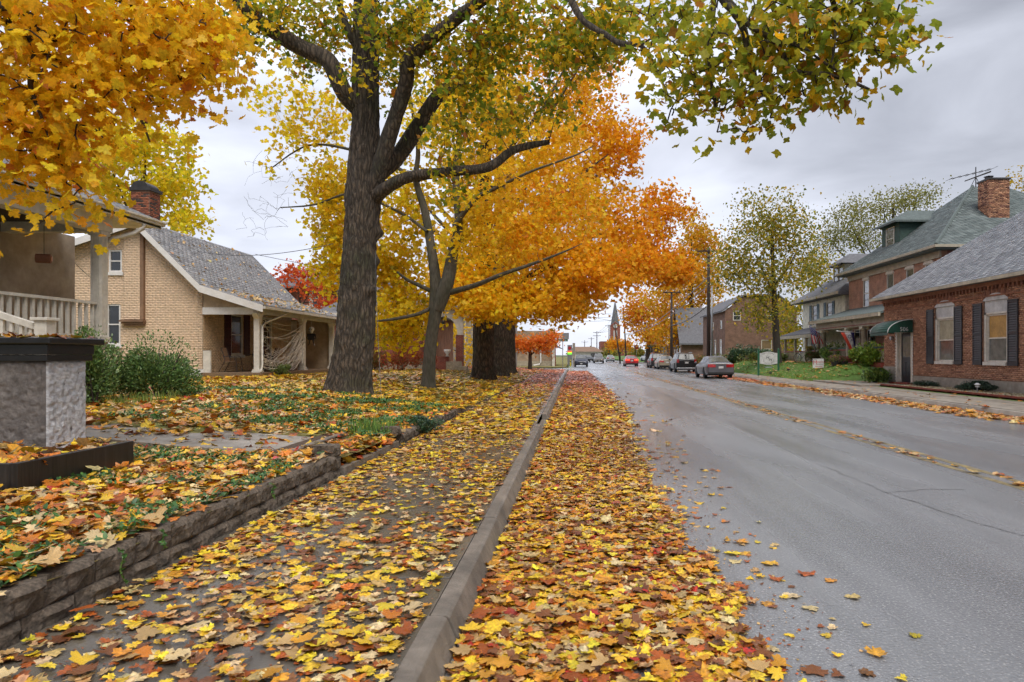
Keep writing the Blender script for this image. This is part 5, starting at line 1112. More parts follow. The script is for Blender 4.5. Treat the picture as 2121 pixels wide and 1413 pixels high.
def trunk_mesh(parent, P, R_, m, sides=64, per=14, amp=.022, ridges=30, seed=1, flare=0.0, knobs=(), name='trunk'):
    C, R2 = catmull(P, R_, per); n = len(C); th_ = np.linspace(0, 2 * math.pi, sides, endpoint=False)
    ln = np.concatenate([[0], np.cumsum(np.linalg.norm(np.diff(C, axis=0), axis=1))]); T, Z = np.meshgrid(th_, ln)
    d = np.gradient(C, axis=0); d = unit(d); a = unit(np.cross(d, np.array([0.0, -1, 0.05]))); b = np.cross(d, a)
    L1 = lattice(seed, ridges, int(ln[-1] * 3.2) + 2); L2 = lattice(seed + 1, ridges * 2, int(ln[-1] * 9) + 2); L3 = lattice(seed + 2, 7, int(ln[-1] * 1.2) + 2)
    wob = (L3(T / (2 * math.pi) * 7, Z * 1.2) - .5)
    t1 = (T / (2 * math.pi) * ridges + wob * 2.2) % ridges
    rid = 1 - np.abs(2 * L1(t1, Z * 3.2) - 1); rid2 = L2((T / (2 * math.pi) * ridges * 2 + wob * 3) % (ridges * 2), Z * 9)
    rad = R2[:, None] * (1 + .10 * wob) + amp * (rid * 1.3 + rid2 * .8 - 1.0)
    if flare:
        fl_ = np.exp(-Z / (flare * .55)); rad = rad + R2[0] * .42 * fl_ * (.55 + .6 * np.maximum(0, np.cos(T * 5 + seed)) ** 1.5)
    for (kt, kz, kr, ka) in knobs:
        dt_ = (T - kt + math.pi) % (2 * math.pi) - math.pi; rad = rad + ka * np.exp(-((dt_ * R2[:, None]) ** 2 + (Z - kz) ** 2) / (kr * kr))
    V = C[:, None, :] + rad[..., None] * (np.cos(T)[..., None] * a[:, None, :] + np.sin(T)[..., None] * b[:, None, :])
    i = np.arange(n - 1)[:, None] * sides + np.arange(sides)[None, :]; j = np.arange(n - 1)[:, None] * sides + (np.arange(sides)[None, :] + 1) % sides
    return npmesh(name, V.reshape(-1, 3), np.stack([i, j, j + sides, i + sides], -1).reshape(-1, 4), m, parent, nper=4, smooth=True)

def tubes_np(name, polys, k, m, parent):
    """many thin tubes as one mesh; polys: list of (pts (n,3), rad (n))"""
    Vs, Fs = [], []; base = 0; ang = np.linspace(0, 2 * math.pi, k, endpoint=False); ca, sa = np.cos(ang), np.sin(ang)
    for P, R_ in polys:
        n = len(P); d = unit(np.gradient(P, axis=0)); a = np.cross(d, np.array([.31, .17, .93])); a = unit(a); b = np.cross(d, a)
        Vs.append((P[:, None, :] + R_[:, None, None] * (ca[None, :, None] * a[:, None, :] + sa[None, :, None] * b[:, None, :])).reshape(-1, 3))
        i = np.arange(n - 1)[:, None] * k + np.arange(k)[None, :]; j = np.arange(n - 1)[:, None] * k + (np.arange(k)[None, :] + 1) % k
        Fs.append(np.stack([i, j, j + k, i + k], -1).reshape(-1, 4) + base); base += n * k
    o = npmesh(name, np.concatenate(Vs), np.concatenate(Fs), m, parent, nper=4, smooth=True); o['kind'] = 'stuff'; return o

def blob_targets(blobs):
    T, tag_ = [], []
    for bi, b in enumerate(blobs):
        px, py, rx, ry, Y, n = b[:6]; s = Y / F; rd = b[6] if len(b) > 6 else (rx + ry) / 2 * s
        c = np.array(at(px, py, Y)); v = unit(rng.standard_normal((n, 3))) * (rng.random((n, 1)) ** (1 / 2.2)); v *= np.array([rx * s, rd, ry * s]); T.append(c + v); tag_ += [bi] * n
    return np.concatenate(T), np.array(tag_)

def grow(skP, skR, targets, droop=.12, rmax=.05, rk=.010, tmin=.0035):
    P = list(skP); R_ = list(skR); order = np.argsort([np.min(np.linalg.norm(np.array(skP) - t, axis=1)) for t in targets]); polys = []
    A = np.array(P); B = np.array(R_)
    for ti in order:
        t = targets[ti]; dv = A - t; dist = np.linalg.norm(dv, axis=1) + np.where(dv[:, 2] > 0, dv[:, 2] * .35, 0)
        i = int(np.argmin(dist)); p0 = A[i]; L_ = np.linalg.norm(t - p0)
        if L_ < .05: continue
        n = int(np.clip(L_ / .45, 2, 7)); r0 = min(B[i] * .62, rmax, .006 + rk * L_)
        mid = (p0 + t) / 2 + np.array([rng.normal(0, .13), rng.normal(0, .13), .10]) * L_ + np.array([0, 0, droop * L_ * .5])
        u = np.linspace(0, 1, n + 1)[:, None]; pts = (1 - u) ** 2 * p0 + 2 * u * (1 - u) * mid + u * u * t; pts[1:-1] += rng.normal(0, .035 * min(L_, 1.5), (n - 1, 3))
        rr = r0 + (.004 - r0) * u[:, 0]; rr = np.maximum(rr, tmin); polys.append((pts, rr)); A = np.vstack([A, pts[1:]]); B = np.concatenate([B, rr[1:]])
    return polys

def leaves_at(T, per, sig, size, hang=.7, flat=.5):
    n = len(T) * per; P = np.repeat(T, per, 0) + rng.standard_normal((n, 3)) * np.array([sig, sig, sig * .75])
    t = rng.standard_normal((n, 3)) * np.array([1, 1, .5]) + np.array([0, 0, -hang]); nn = rng.standard_normal((n, 3)) + np.array([0, 0, flat]); s = size * rng.uniform(.65, 1.25, n)
    return frames(t, nn, s), P

def mixcol(n, cols, w, jit=.13):
    c = np.array(cols)[rng.choice(len(cols), n, p=np.array(w) / np.sum(w))]; return np.clip(c * (1 + jit * rng.standard_normal((n, 1))) * (1 + .05 * rng.standard_normal((n, 3))), .003, .95)

def make_tree(name, label, trunk, limbs, blobs, per, sig, size, colf, tmp=(LB, LBF), bark='bark_dark', group=None, sides=40, flare=.5, amp=.015, ridges=22, seed=3, knobs=(), leafmat='leaf', droop=.12, limb_k=9, bare=(), twigk=4, hang=.7, flat=.5, rmax=.05, per_trunk=10, near_per=None, tmin=.0035):
    root = empty(name, trunk[0][0], 0, label, 'tree', group); o3 = np.array(trunk[0][0], float)
    loc = lambda P: [tuple(np.array(p, float) - o3) for p in P]
    sunk = [tuple(np.array(trunk[0][0], float) - np.array([0, 0, .12]))] + list(trunk[0][1:])
    trunk_mesh(root, loc(sunk), trunk[1], M[bark], sides=sides, per=per_trunk, amp=amp, ridges=ridges, seed=seed, flare=flare, knobs=knobs)
    C, R_ = catmull(trunk[0], trunk[1], 6); keep = len(C) // 3; skP = [C[keep:]]; skR = [R_[keep:]]
    for lp, lr in limbs:
        lp = [lp[0]] + [tuple(np.array(p) + rng.normal(0, .075, 3) * min(np.linalg.norm(np.array(lp[i + 2]) - np.array(p)), 2.0)) for i, p in enumerate(lp[1:-1])] + [lp[-1]]
        C2, R2 = catmull(lp, lr, 6)
        trunk_mesh(root, loc(lp), lr, M[bark], sides=max(limb_k, 8), per=7, amp=amp * .35, ridges=9, seed=seed + 5, name='limb')
        skP.append(C2[2:]); skR.append(R2[2:])
    skP = np.concatenate(skP); skR = np.concatenate(skR)
    T, tg = blob_targets(blobs); polys = grow(skP, skR, T, droop, rmax, tmin=tmin)
    if len(bare):
        Tb, _ = blob_targets(bare); polys += grow(np.concatenate([skP] + [p[0] for p in polys]), np.concatenate([skR] + [p[1] for p in polys]), Tb, droop, .02)
    tubes_np('twigs', [(p - o3, r) for p, r in polys], twigk, M['bark_dark' if bark == 'bark' else bark], root)
    Ts = T
    if near_per:
        nr = Ts[:, 1] < 11; A1 = leaves_at(Ts[nr], near_per[0], near_per[1], near_per[2], hang, flat); A2 = leaves_at(Ts[~nr], per, sig, size, hang, flat); Mx = np.concatenate([A1[0], A2[0]]); P = np.concatenate([A1[1], A2[1]])
    else: Mx, P = leaves_at(Ts, per, sig, size, hang, flat)
    cols = colf(P)
    cr = bulk('crown', tmp[0], tmp[1], Mx, P - o3, cols, M[leafmat], root, vjit=.05); cr['kind'] = 'stuff'
    return root

YG, YL, GD, OR, DO, GN, BRN = (.48, .43, .035), (.88, .60, .03), (.86, .46, .02), (.82, .33, .016), (.74, .24, .016), (.20, .28, .03), (.42, .18, .03)
# ---- 1 the big foreground tree
bx, by, bz = on_left(722, 812); Y = by
def tp(px, py, dY=0): return at(px, py, Y + dY)
trunk = [(bx, Y, bz)] + [tp(x, y) for x, y in ((727, 760), (735, 690), (741, 600), (746, 500), (752, 420), (754, 340), (757, 250), (757, 150), (757, 40), (760, -70), (765, -220), (772, -420))]
s_ = Y / F; trad = [v * s_ / 2 for v in (79, 79, 74, 69, 66, 67, 60, 53, 51, 48, 43, 36, 18)]
limbs = [([tp(745, 225), tp(712, 180, -.3), tp(675, 130, -.5), tp(630, 98, -.6), tp(570, 68, -.8), tp(520, 20, -1), tp(470, -60, -1.2), tp(400, -160, -1.6)], [v * s_ / 2 for v in (38, 36, 33, 32, 31, 29, 24, 14)]),
         ([tp(770, 415), tp(800, 385, -.4), tp(850, 366, -.6), tp(930, 356, -.9), tp(1010, 347, -1.1), tp(1070, 322, -1.2), tp(1137, 294, -1.4)], [v * s_ / 2 for v in (34, 26, 22, 20, 18, 15, 9)]),
         ([tp(765, 420), tp(785, 345, -.3), tp(812, 255, -.6), tp(838, 175, -.9), tp(862, 125, -1.1), tp(930, 62, -1.5), tp(1020, -8, -2), tp(1120, -90, -2.5), tp(1230, -160, -3)], [v * s_ / 2 for v in (38, 33, 30, 29, 28, 24, 21, 17, 10)]),
         ([tp(765, 375), tp(830, 300, .2), tp(895, 215, .5), tp(950, 160, .8), tp(1000, 95, 1.0), tp(1040, 15, 1.2), tp(1075, -90, 1.4), tp(1100, -200, 1.6)], [v * s_ / 2 for v in (38, 34, 29, 24, 20, 17, 13, 8)]),
         ([tp(750, 110), tp(722, 70, -.2), tp(703, 20, -.3), tp(690, -60, -.5)], [v * s_ / 2 for v in (24, 17, 14, 10)]),
         ([tp(768, 75), tp(800, 62, -.3), tp(850, 42, -.6), tp(885, 0, -.8), tp(920, -90, -1)], [v * s_ / 2 for v in (30, 20, 16, 14, 9)]),
         ([tp(760, -70), (-4.3, 15.2, 12.6), (-2.2, 12.6, 12.2), (-.2, 10.3, 10.4), (1.1, 8.9, 8.2), at(1478, -40, 8.0), at(1520, 45, 7.8), at(1548, 110, 7.7), at(1570, 175, 7.6), at(1585, 195, 7.5)], [.16, .13, .11, .095, .075, .06, .048, .036, .02, .008]),
         ([at(1500, 5, 7.9), at(1560, 55, 7.6), at(1600, 95, 7.5), at(1640, 150, 7.4), at(1720, 168, 7.2), at(1800, 184, 7.1)], [.045, .038, .03, .022, .014, .006]),
         ([at(1590, 85, 7.5), at(1640, 92, 7.3), at(1700, 128, 7.2), at(1760, 165, 7.1)], [.024, .02, .014, .006]),
         ([at(1478, -40, 8.0), at(1475, 40, 7.9), at(1477, 130, 7.8), at(1480, 215, 7.7), at(1500, 225, 7.6)], [.03, .024, .017, .012, .006]),
         ([at(1710, -40, 7.2), at(1720, 40, 7.2), at(1728, 100, 7.1), at(1722, 130, 7.1)], [.03, .024, .015, .006]),
         ([(-.2, 10.3, 10.4), at(1180, -60, 10.2), at(1270, 75, 9.6), at(1330, 105, 9.3), at(1362, 145, 9.1), at(1385, 200, 9.0)], [.07, .05, .034, .026, .018, .008])]
def col_big(P):
    n = len(P); c = mixcol(n, [GN, YG, YL, BRN, GD], [.30, .34, .24, .05, .07]); near = P[:, 1] < 11
    c2 = mixcol(n, [(.24, .30, .03), (.46, .42, .035), (.74, .46, .02), BRN, (.36, .37, .035)], [.24, .28, .20, .05, .23]); return np.where(near[:, None], c2, c)
make_tree('tulip_tree', 'huge dark-barked foreground tree with forked limbs and yellow-green leaves', (trunk, trad), limbs,
          [(500, 60, 70, 60, Y - 1, 26), (590, 20, 90, 50, Y - .8, 24), (690, 40, 90, 60, Y, 24), (850, 60, 110, 70, Y - 1, 56), (960, 130, 100, 90, Y - 1.2, 56), (1070, 60, 110, 80, Y - 1.5, 60), (1190, 90, 100, 90, Y - 2, 60), (640, 110, 70, 60, Y + 1, 22), (820, 150, 60, 70, Y + 1, 24), (1270, 50, 90, 70, Y - 3, 34), (940, 290, 50, 70, Y - .8, 18), (930, 390, 35, 40, Y - .9, 8), (1040, 230, 80, 60, Y - 1, 20), (1130, 220, 60, 40, Y - 1.6, 12), (750, 165, 40, 30, Y - 1, 4),
           (700, -170, 380, 100, Y, 24), (1150, -150, 250, 90, Y - 2, 20),
           (1590, 110, 170, 95, 7.6, 62), (1740, 70, 110, 70, 7.3, 36), (1450, 150, 95, 100, 8, 34), (1560, 215, 110, 40, 7.6, 16), (1710, 180, 80, 45, 7.3, 20), (1830, 70, 75, 60, 7.2, 13), (1880, 105, 35, 20, 7.1, 4), (1530, 275, 45, 14, 7.6, 4), (1370, 60, 90, 80, 9, 30), (1620, 30, 220, 45, 7.6, 36), (1400, 230, 30, 45, 8.5, 7), (1650, -60, 200, 50, 7.6, 10)],
          21, .28, .15, col_big, tmp=(LT, LTF), bark='bark', sides=240, flare=.7, amp=.036, ridges=40, seed=7, per_trunk=22, knobs=((0.1, 4.55, .16, .17), (0.15, 3.75, .12, .10), (-.5, 2.95, .15, .09), (1.2, 5.6, .3, .1), (2.9, 5.5, .3, .08)), twigk=4, hang=.5, near_per=(10, .17, .112), tmin=.009)

# ---- 2 slim forked maple
sx, sy, sz = on_left(888, 803); Y = sy; s_ = Y / F
limbs = [([tp(900, 640), tp(893, 590), tp(888, 520), tp(878, 440, .2), tp(868, 375, .4), tp(860, 300, .6), tp(850, 200, .8)], [v * s_ / 2 for v in (26, 23, 19, 16, 12, 9, 5)]),
         ([tp(905, 640), tp(922, 590, .1), tp(934, 520, .2), tp(943, 460, .3), tp(947, 380, .4), tp(948, 280, .5), tp(955, 150, .6)], [v * s_ / 2 for v in (30, 27, 23, 18, 14, 11, 6)]),
         ([tp(922, 608), tp(980, 595, -.4), tp(1040, 566, -.8), tp(1100, 545, -1), tp(1160, 528, -1.2), tp(1205, 505, -1.2)], [v * s_ / 2 for v in (13, 10, 8, 6, 4, .6)]),
         ([tp(940, 470), tp(985, 415, -.2), tp(1040, 382, -.5), tp(1110, 345, -.8), tp(1180, 325, -1.0), tp(1235, 300, -1.0)], [v * s_ / 2 for v in (12, 9, 7, 5, 3.5, .6)]),
         ([tp(890, 640), tp(855, 655, -.3), tp(815, 662, -.5), tp(780, 665, -.7)], [v * s_ / 2 for v in (9, 7, 6, 3)]), ([tp(892, 603), tp(860, 588, -.2), tp(840, 578, -.3), tp(822, 563, -.4)], [v * s_ / 2 for v in (9, 8, 6, 4)]),
         ([tp(868, 375), tp(800, 330, .8), tp(720, 305, 1), tp(640, 320, 1), tp(560, 350, .8)], [v * s_ / 2 for v in (8, 7, 6, 4, 2)]), ([tp(885, 480), tp(820, 440, .5), tp(740, 410, .9), tp(660, 415, 1), tp(580, 430, .8)], [v * s_ / 2 for v in (7, 6, 5, 4, 2)])]
def col_slim(P):
    n = len(P); f = np.clip((P[:, 0] + 4.5) / 3, 0, 1)[:, None]; return mixcol(n, [(.92, .68, .03), (.90, .62, .03), YG], [.55, .35, .1]) * (1 - f) + mixcol(n, [GD, OR, YL], [.6, .2, .2]) * f
make_tree('slim_maple', 'slim forked maple just right of the big trunk, with golden leaves', ([(sx, sy, sz), tp(889, 750), tp(895, 690), tp(903, 640), tp(906, 610)], [v * s_ / 2 for v in (28, 25, 24, 26, 20)]), limbs,
          [(580, 215, 70, 50, Y, 13), (630, 290, 60, 90, Y + .5, 16), (690, 240, 40, 70, Y + 1, 16), (560, 300, 50, 60, Y, 5), (695, 430, 50, 100, Y + 2.5, 130), (700, 545, 60, 70, Y + 2.5, 76), (830, 440, 70, 110, Y + 1.5, 90), (800, 560, 75, 65, Y + 2, 84), (840, 640, 75, 55, Y + 1.5, 80), (820, 695, 50, 30, Y + 2, 36), (960, 480, 60, 90, Y + .5, 36), (1030, 420, 80, 90, Y, 40), (1080, 520, 80, 60, Y, 34), (1180, 420, 90, 90, Y, 40), (900, 250, 70, 90, Y + .5, 44), (1010, 240, 80, 100, Y + .5, 48)],
          19, .28, .155, col_slim, bark='bark_grey', sides=56, flare=.45, seed=21, bare=[(560, 400, 60, 90, Y, 60), (530, 460, 40, 50, Y, 30), (600, 330, 60, 70, Y, 30)], hang=.6)

# ---- 3-5 thick old maples in a row along the sidewalk
def row_maple(px, py, w, label, blobs, colf, seed, per=27, top=60, lean=0, size=.20, extra=()):
    global Y
    X_, Y_, Z_ = on_left(px, py); s = Y_ / F; q = lambda a, b, d=0: at(a, b, Y_ + d)
    tr = ([(X_, Y_, Z_), q(px + 1 + lean, py - 50), q(px + 2 + lean * 2, py - 110), q(px + 4 + lean * 3, 600), q(px + 5 + lean * 4, 480), q(px + 6, 350), q(px + 8, 220), q(px + 4, top)], [v * s / 2 for v in (w, w * .93, w * .95, w * .8, w * .62, w * .45, w * .3, w * .1)])
    lm = [([q(px + 4, 660), q(px + 55, 600, -1), q(px + 130, 560, -1.5), q(px + 200, 525, -1.8), q(px + 250, 500, -2)], [v * s / 2 for v in (17, 13, 9, 5, 1)]), ([q(px + 4, 560), q(px + 70, 470, .5), q(px + 150, 400, 1), q(px + 220, 345, 1), q(px + 260, 320, 1)], [v * s / 2 for v in (15, 12, 8, 5, 1)]),
          ([q(px + 2, 600), q(px - 60, 520, .5), q(px - 120, 450, 1), q(px - 170, 400, 1.2)], [v * s / 2 for v in (14, 10, 7, 3)]), ([q(px + 5, 450), q(px + 60, 330, -.8), q(px + 110, 230, -1), q(px + 170, 140, -1.2)], [v * s / 2 for v in (12, 9, 6, 3)])] + [([q(*e[0]) for e in [(p,) for p in ex]], [v * s / 2 for v in np.linspace(12, 3, len(ex))]) for ex in extra]
    return make_tree('old_maple', label, tr, lm, [(b[0], b[1], b[2], b[3], Y_ + b[4], b[5]) for b in blobs], per, .33, size, colf, bark='bark', sides=96, flare=.7, amp=.04, ridges=22, seed=seed, group='old maples along the sidewalk', hang=.55, rmax=.04)
def col_gold(P):
    n = len(P); f = np.clip((P[:, 0] + 2.5) / 4.5, 0, 1)[:, None]; g = np.clip((P[:, 2] - 10) / 5, 0, 1)[:, None] * .5
    c = mixcol(n, [(.88, .52, .02), (.90, .64, .03), GD], [.42, .48, .10]) * (1 - f) + mixcol(n, [(.86, .40, .018), GD, OR], [.45, .4, .15]) * f; return c * (1 - g * (1 - f)) + mixcol(n, [YL, YG], [.7, .3]) * g * (1 - f)
def col_or(P): n = len(P); f = np.clip((P[:, 0] - 0) / 4, 0, 1)[:, None]; return mixcol(n, [(.88, .50, .02), OR, YL], [.6, .15, .25]) * (1 - f) + mixcol(n, [(.86, .39, .018), OR, GD], [.4, .3, .3]) * f
row_maple(1000, 785, 46, 'thick-trunked golden maple, nearest of the three old sidewalk trees', [(960, 590, 90, 50, -2, 60), (1040, 630, 90, 50, -3, 70), (1130, 620, 95, 50, -2.5, 70), (1020, 520, 120, 90, -1, 80), (1150, 500, 130, 90, -2, 96), (1000, 360, 110, 110, 0, 80), (1130, 340, 120, 110, -.5, 90), (1010, 200, 110, 100, 0, 66), (1240, 560, 90, 55, -3, 56), (930, 560, 60, 60, 1, 30)], col_gold, 31)
row_maple(1030, 778, 40, 'orange-crowned old maple, middle one of the three sidewalk trees', [(1200, 270, 120, 100, 0, 90), (1270, 310, 80, 65, -1, 60), (1200, 170, 110, 90, 1, 66), (1100, 120, 100, 90, 1, 54), (1260, 470, 100, 80, -2, 72), (1320, 550, 95, 40, -3, 56), (1180, 630, 60, 40, -2, 36), (1200, 400, 120, 90, 0, 70)], col_or, 37)
row_maple(1050, 772, 34, 'farthest old maple of the sidewalk row, its deep orange crown spreading over the road', [(1370, 440, 62, 55, -3, 56), (1330, 500, 65, 55, -3, 46), (1395, 550, 55, 40, -4, 40), (1365, 565, 85, 25, -4, 42), (1215, 610, 60, 40, -2, 30), (1120, 580, 120, 80, 0, 60), (1300, 540, 80, 60, -3, 44)], col_or, 43, extra=[[(1055, 600), (1150, 590, -2), (1250, 585, -3), (1320, 575, -4)], [(1055, 560), (1180, 500, -2), (1290, 470, -3), (1360, 450, -3)]])

# ---- 6 orange maple reaching in from the left edge
def col_left(P): return mixcol(len(P), [(.90, .55, .025), (.86, .48, .02), OR, (.90, .64, .03), (.74, .28, .06)], [.42, .2, .03, .33, .02])
make_tree('orange_maple', 'big orange-gold maple reaching in over the porch from the left edge', ([(-9.0, 4.6, .5), (-9.0, 4.6, 1.8), (-8.95, 4.65, 3.2), (-8.8, 4.75, 4.8), (-8.7, 4.8, 6.5), (-8.5, 4.9, 9)], [.34, .27, .24, .2, .14, .05]),
          [([(-8.95, 4.65, 3.2), (-7.8, 5.4, 4.4), at(-40, 10, 6.2), at(90, 60, 6.5), at(230, 110, 6.8), at(330, 130, 7)], [.09, .075, .05, .035, .022, .008]), ([(-8.8, 4.75, 4.6), (-7.5, 5.8, 5.5), at(100, -60, 6.6), at(240, -10, 7), at(380, 50, 7.4)], [.08, .06, .045, .03, .01]),
           ([(-8.95, 4.65, 2.9), (-7.9, 5.6, 3.4), at(-20, 230, 6.6), at(60, 190, 6.7), at(115, 140, 6.7)], [.07, .05, .03, .018, .006]), ([(-7.8, 5.4, 4.4), at(20, 60, 6.4), at(80, 200, 6.4), at(100, 285, 6.4)], [.05, .03, .02, .006]), ([at(20, 60, 6.4), at(150, 150, 6.8), at(240, 180, 7), at(285, 225, 7), at(310, 295, 7)], [.03, .022, .017, .012, .005])],
          [(60, 60, 120, 100, 6.4, 42), (200, 70, 120, 100, 6.8, 44), (340, 60, 110, 80, 7.2, 36), (90, 190, 115, 60, 6.5, 34), (255, 160, 95, 50, 7, 24), (440, 70, 40, 60, 7.6, 12), (370, 150, 60, 50, 7.3, 14), (330, 205, 35, 30, 7.1, 5), (400, 110, 45, 50, 7.4, 14), (400, 45, 55, 45, 7.6, 16), (50, 275, 70, 40, 6.5, 26), (140, 270, 80, 35, 6.6, 22), (30, 330, 50, 25, 6.6, 10), (110, 350, 40, 30, 6.7, 8), (150, 385, 22, 30, 6.7, 6), (85, 462, 12, 4, 6.5, 1), (295, 255, 18, 15, 7, 2), (100, -60, 220, 50, 6.6, 16), (155, 420, 14, 10, 6.7, 2)],
          13, .26, .096, col_left, tmp=(LA0, LAF0), bark='bark_dark', sides=40, seed=51, hang=.9, flat=.3, tmin=.008)

# ---- smaller and farther trees
def far_tree(name, label, px, py, Y_, trunk_w, blobs, colf, size, per, sig, seed, top=None, group=None, tmp=(LC, LCF), bark='bark_dark', g=None, z0=None, bare=(), lean=0):
    b = at(px, py, Y_); b = (b[0], Y_, z0 if z0 is not None else b[2]); s = Y_ / F; top = top or min(x[1] for x in blobs)
    tr = ([b, at(px + lean * .4, py - (py - top) * .3, Y_), at(px + lean * .7, py - (py - top) * .6, Y_), at(px + lean, top + 10, Y_)], [v * s / 2 for v in (trunk_w, trunk_w * .8, trunk_w * .55, trunk_w * .15)])
    lm = []
    for i, bl in enumerate(blobs[:5]):
        c = at(bl[0], bl[1], bl[4]); yb = py - (py - top) * (.35 + .1 * (i % 3)); o = at(px + lean * .5, yb, Y_); m_ = tuple((o[k] + c[k]) / 2 + (0, 0, .4 * s * 20)[k] * .3 for k in range(3)); lm.append(([o, m_, c], [trunk_w * .33 * s / 2, trunk_w * .2 * s / 2, trunk_w * .08 * s / 2]))
    return make_tree(name, label, tr, lm, blobs, per, sig, size, colf, tmp=tmp, bark=bark, group=group, sides=18, flare=.3, amp=.012, ridges=9, seed=seed, limb_k=8, twigk=3, bare=bare, rmax=.06, per_trunk=5)
mc = lambda cols, w: (lambda P: mixcol(len(P), cols, w))
far_tree('yellow_tree', 'bright yellow-green tree behind the brick chimney', 300, 700, 44, 18, [(290, 320, 90, 75, 44, 60), (210, 300, 75, 60, 45, 40), (340, 400, 70, 70, 44, 44), (230, 400, 90, 70, 45, 44), (395, 455, 30, 35, 43, 14), (180, 350, 60, 80, 46, 30)], mc([(.90, .70, .03), (.86, .62, .03), (.60, .56, .04)], [.5, .2, .3]), .30, 36, .55, 61, z0=.4)
far_tree('red_tree', 'small scarlet tree rising behind the tan cottage roof', 622, 700, 52, 8, [(610, 570, 36, 22, 52, 22), (650, 595, 35, 18, 52, 18), (670, 628, 25, 16, 52, 12)], mc([(.66, .12, .04), (.72, .18, .05)], [.6, .4]), .26, 22, .4, 63, z0=.4)
far_tree('small_orange_maple', 'young flame-orange maple in front of the tan shop wall', 1098, 757, 62, 9, [(1098, 712, 42, 20, 62, 44), (1075, 720, 22, 14, 62, 16), (1130, 712, 24, 22, 62, 20), (1145, 700, 16, 18, 61, 12)], mc([(.86, .32, .05), (.82, .24, .05), (.86, .40, .06)], [.5, .3, .2]), .24, 26, .32, 65, z0=.22)
far_tree('porch_yellow_tree', 'pale yellow tree behind the arched brick porch', 935, 755, 56, 7, [(930, 690, 40, 35, 56, 30), (970, 730, 30, 30, 56, 18)], mc([(.85, .6, .04), YL], [.7, .3]), .26, 20, .5, 67, z0=.4)
far_tree('olive_oak', 'tall thin-leaved olive tree beside the welcome sign', 1612, 765, 50, 17, [(1600, 450, 80, 55, 50, 66), (1560, 520, 75, 60, 50, 60), (1650, 520, 60, 65, 50, 48), (1520, 560, 45, 50, 50, 30), (1600, 580, 70, 45, 49, 40), (1570, 640, 50, 35, 49, 26), (1690, 560, 30, 40, 51, 12)], mc([(.27, .27, .05), (.45, .36, .04), (.18, .21, .045), (.58, .40, .04)], [.34, .27, .14, .25]), .21, 34, .62, 71, z0=.55, lean=-14, tmp=(LC, LCF), bare=[(1600, 430, 80, 40, 50, 50)])
far_tree('yellow_green_tree', 'bushy yellow-green tree between the brown brick house and cream house', 1690, 760, 64, 10, [(1670, 640, 40, 60, 63, 50), (1650, 700, 45, 40, 62, 40), (1690, 570, 30, 40, 64, 24), (1620, 660, 25, 35, 63, 16)], mc([(.50, .38, .03), (.26, .27, .035), (.6, .4, .03)], [.4, .4, .2]), .26, 24, .5, 73, z0=.6)
far_tree('bare_topped_tree', 'wide thinning grey-green tree behind the green-roofed house', 1850, 760, 78, 20, [(1760, 460, 60, 45, 78, 50), (1830, 430, 70, 35, 78, 54), (1900, 410, 50, 22, 78, 34), (1720, 500, 40, 40, 78, 26), (1790, 500, 70, 40, 78, 40)], mc([(.28, .26, .08), (.36, .33, .08), (.21, .20, .07)], [.4, .3, .3]), .24, 34, .8, 75, z0=.5, bare=[(1800, 460, 100, 50, 78, 120)])
far_tree('street_gold_tree', 'large gold tree behind the tall utility pole', 1432, 750, 100, 12, [(1420, 560, 60, 55, 100, 56), (1440, 480, 45, 40, 100, 36), (1380, 620, 45, 45, 98, 40), (1460, 620, 50, 50, 102, 40), (1400, 690, 60, 30, 96, 34), (1470, 540, 40, 50, 102, 30)], mc([(.74, .42, .02), (.62, .38, .03), (.72, .30, .02)], [.5, .3, .2]), .42, 40, 1.0, 77, z0=.3)
far_tree('street_orange_tree', 'orange-tinged tree above the far row of parked cars', 1345, 755, 118, 18, [(1330, 640, 32, 40, 118, 40), (1350, 690, 40, 28, 116, 36), (1310, 660, 22, 22, 120, 18), (1380, 660, 30, 30, 118, 26)], mc([(.74, .30, .02), (.74, .40, .02), (.66, .2, .03)], [.4, .4, .2]), .44, 36, .9, 79, z0=.3)
far_tree('little_gold_tree', 'small round gold tree below the church spire', 1284, 752, 165, 4, [(1270, 712, 14, 9, 165, 20), (1295, 714, 17, 9, 165, 22)], mc([(.78, .40, .02), (.75, .30, .02)], [.7, .3]), .5, 22, .7, 81, z0=.2)
far_tree('distant_yellow_tree', 'faint yellow trees at the far end of the street', 1200, 745, 300, 3, [(1196, 737, 16, 7, 300, 22), (1210, 741, 10, 5, 300, 10)], mc([(.45, .36, .06), (.5, .3, .05)], [.6, .4]), 1.0, 20, 1.2, 83, z0=.1)
far_tree('corner_gold_tree', 'gold tree top at the right edge above the brick chimney', 2150, 700, 58, 10, [(2118, 375, 22, 25, 58, 12), (2160, 400, 40, 50, 58, 14)], mc([(.6, .38, .03), (.5, .36, .04)], [.5, .5]), .24, 16, .5, 85, z0=.8)
for i, (px, Yd, hh) in enumerate(((1225, 330, 10), (1245, 360, 9), (1316, 200, 10), (1262, 300, 12))):
    far_tree('distant_tree', ['hazy olive tree left of the far crossing', 'low grey-green tree far down the road', 'green tree beside the far yellow sign', 'tree just left of the church tower'][i], px, 742, Yd, 3, [(px, 742 - hh, 10, hh * .7, Yd, 16), (px + 9, 742 - hh * .7, 8, hh * .5, Yd, 10)], mc([(.24, .22, .06), (.34, .28, .06)], [.5, .5]), 1.0, 16, 1.3, 87 + i, z0=.1)

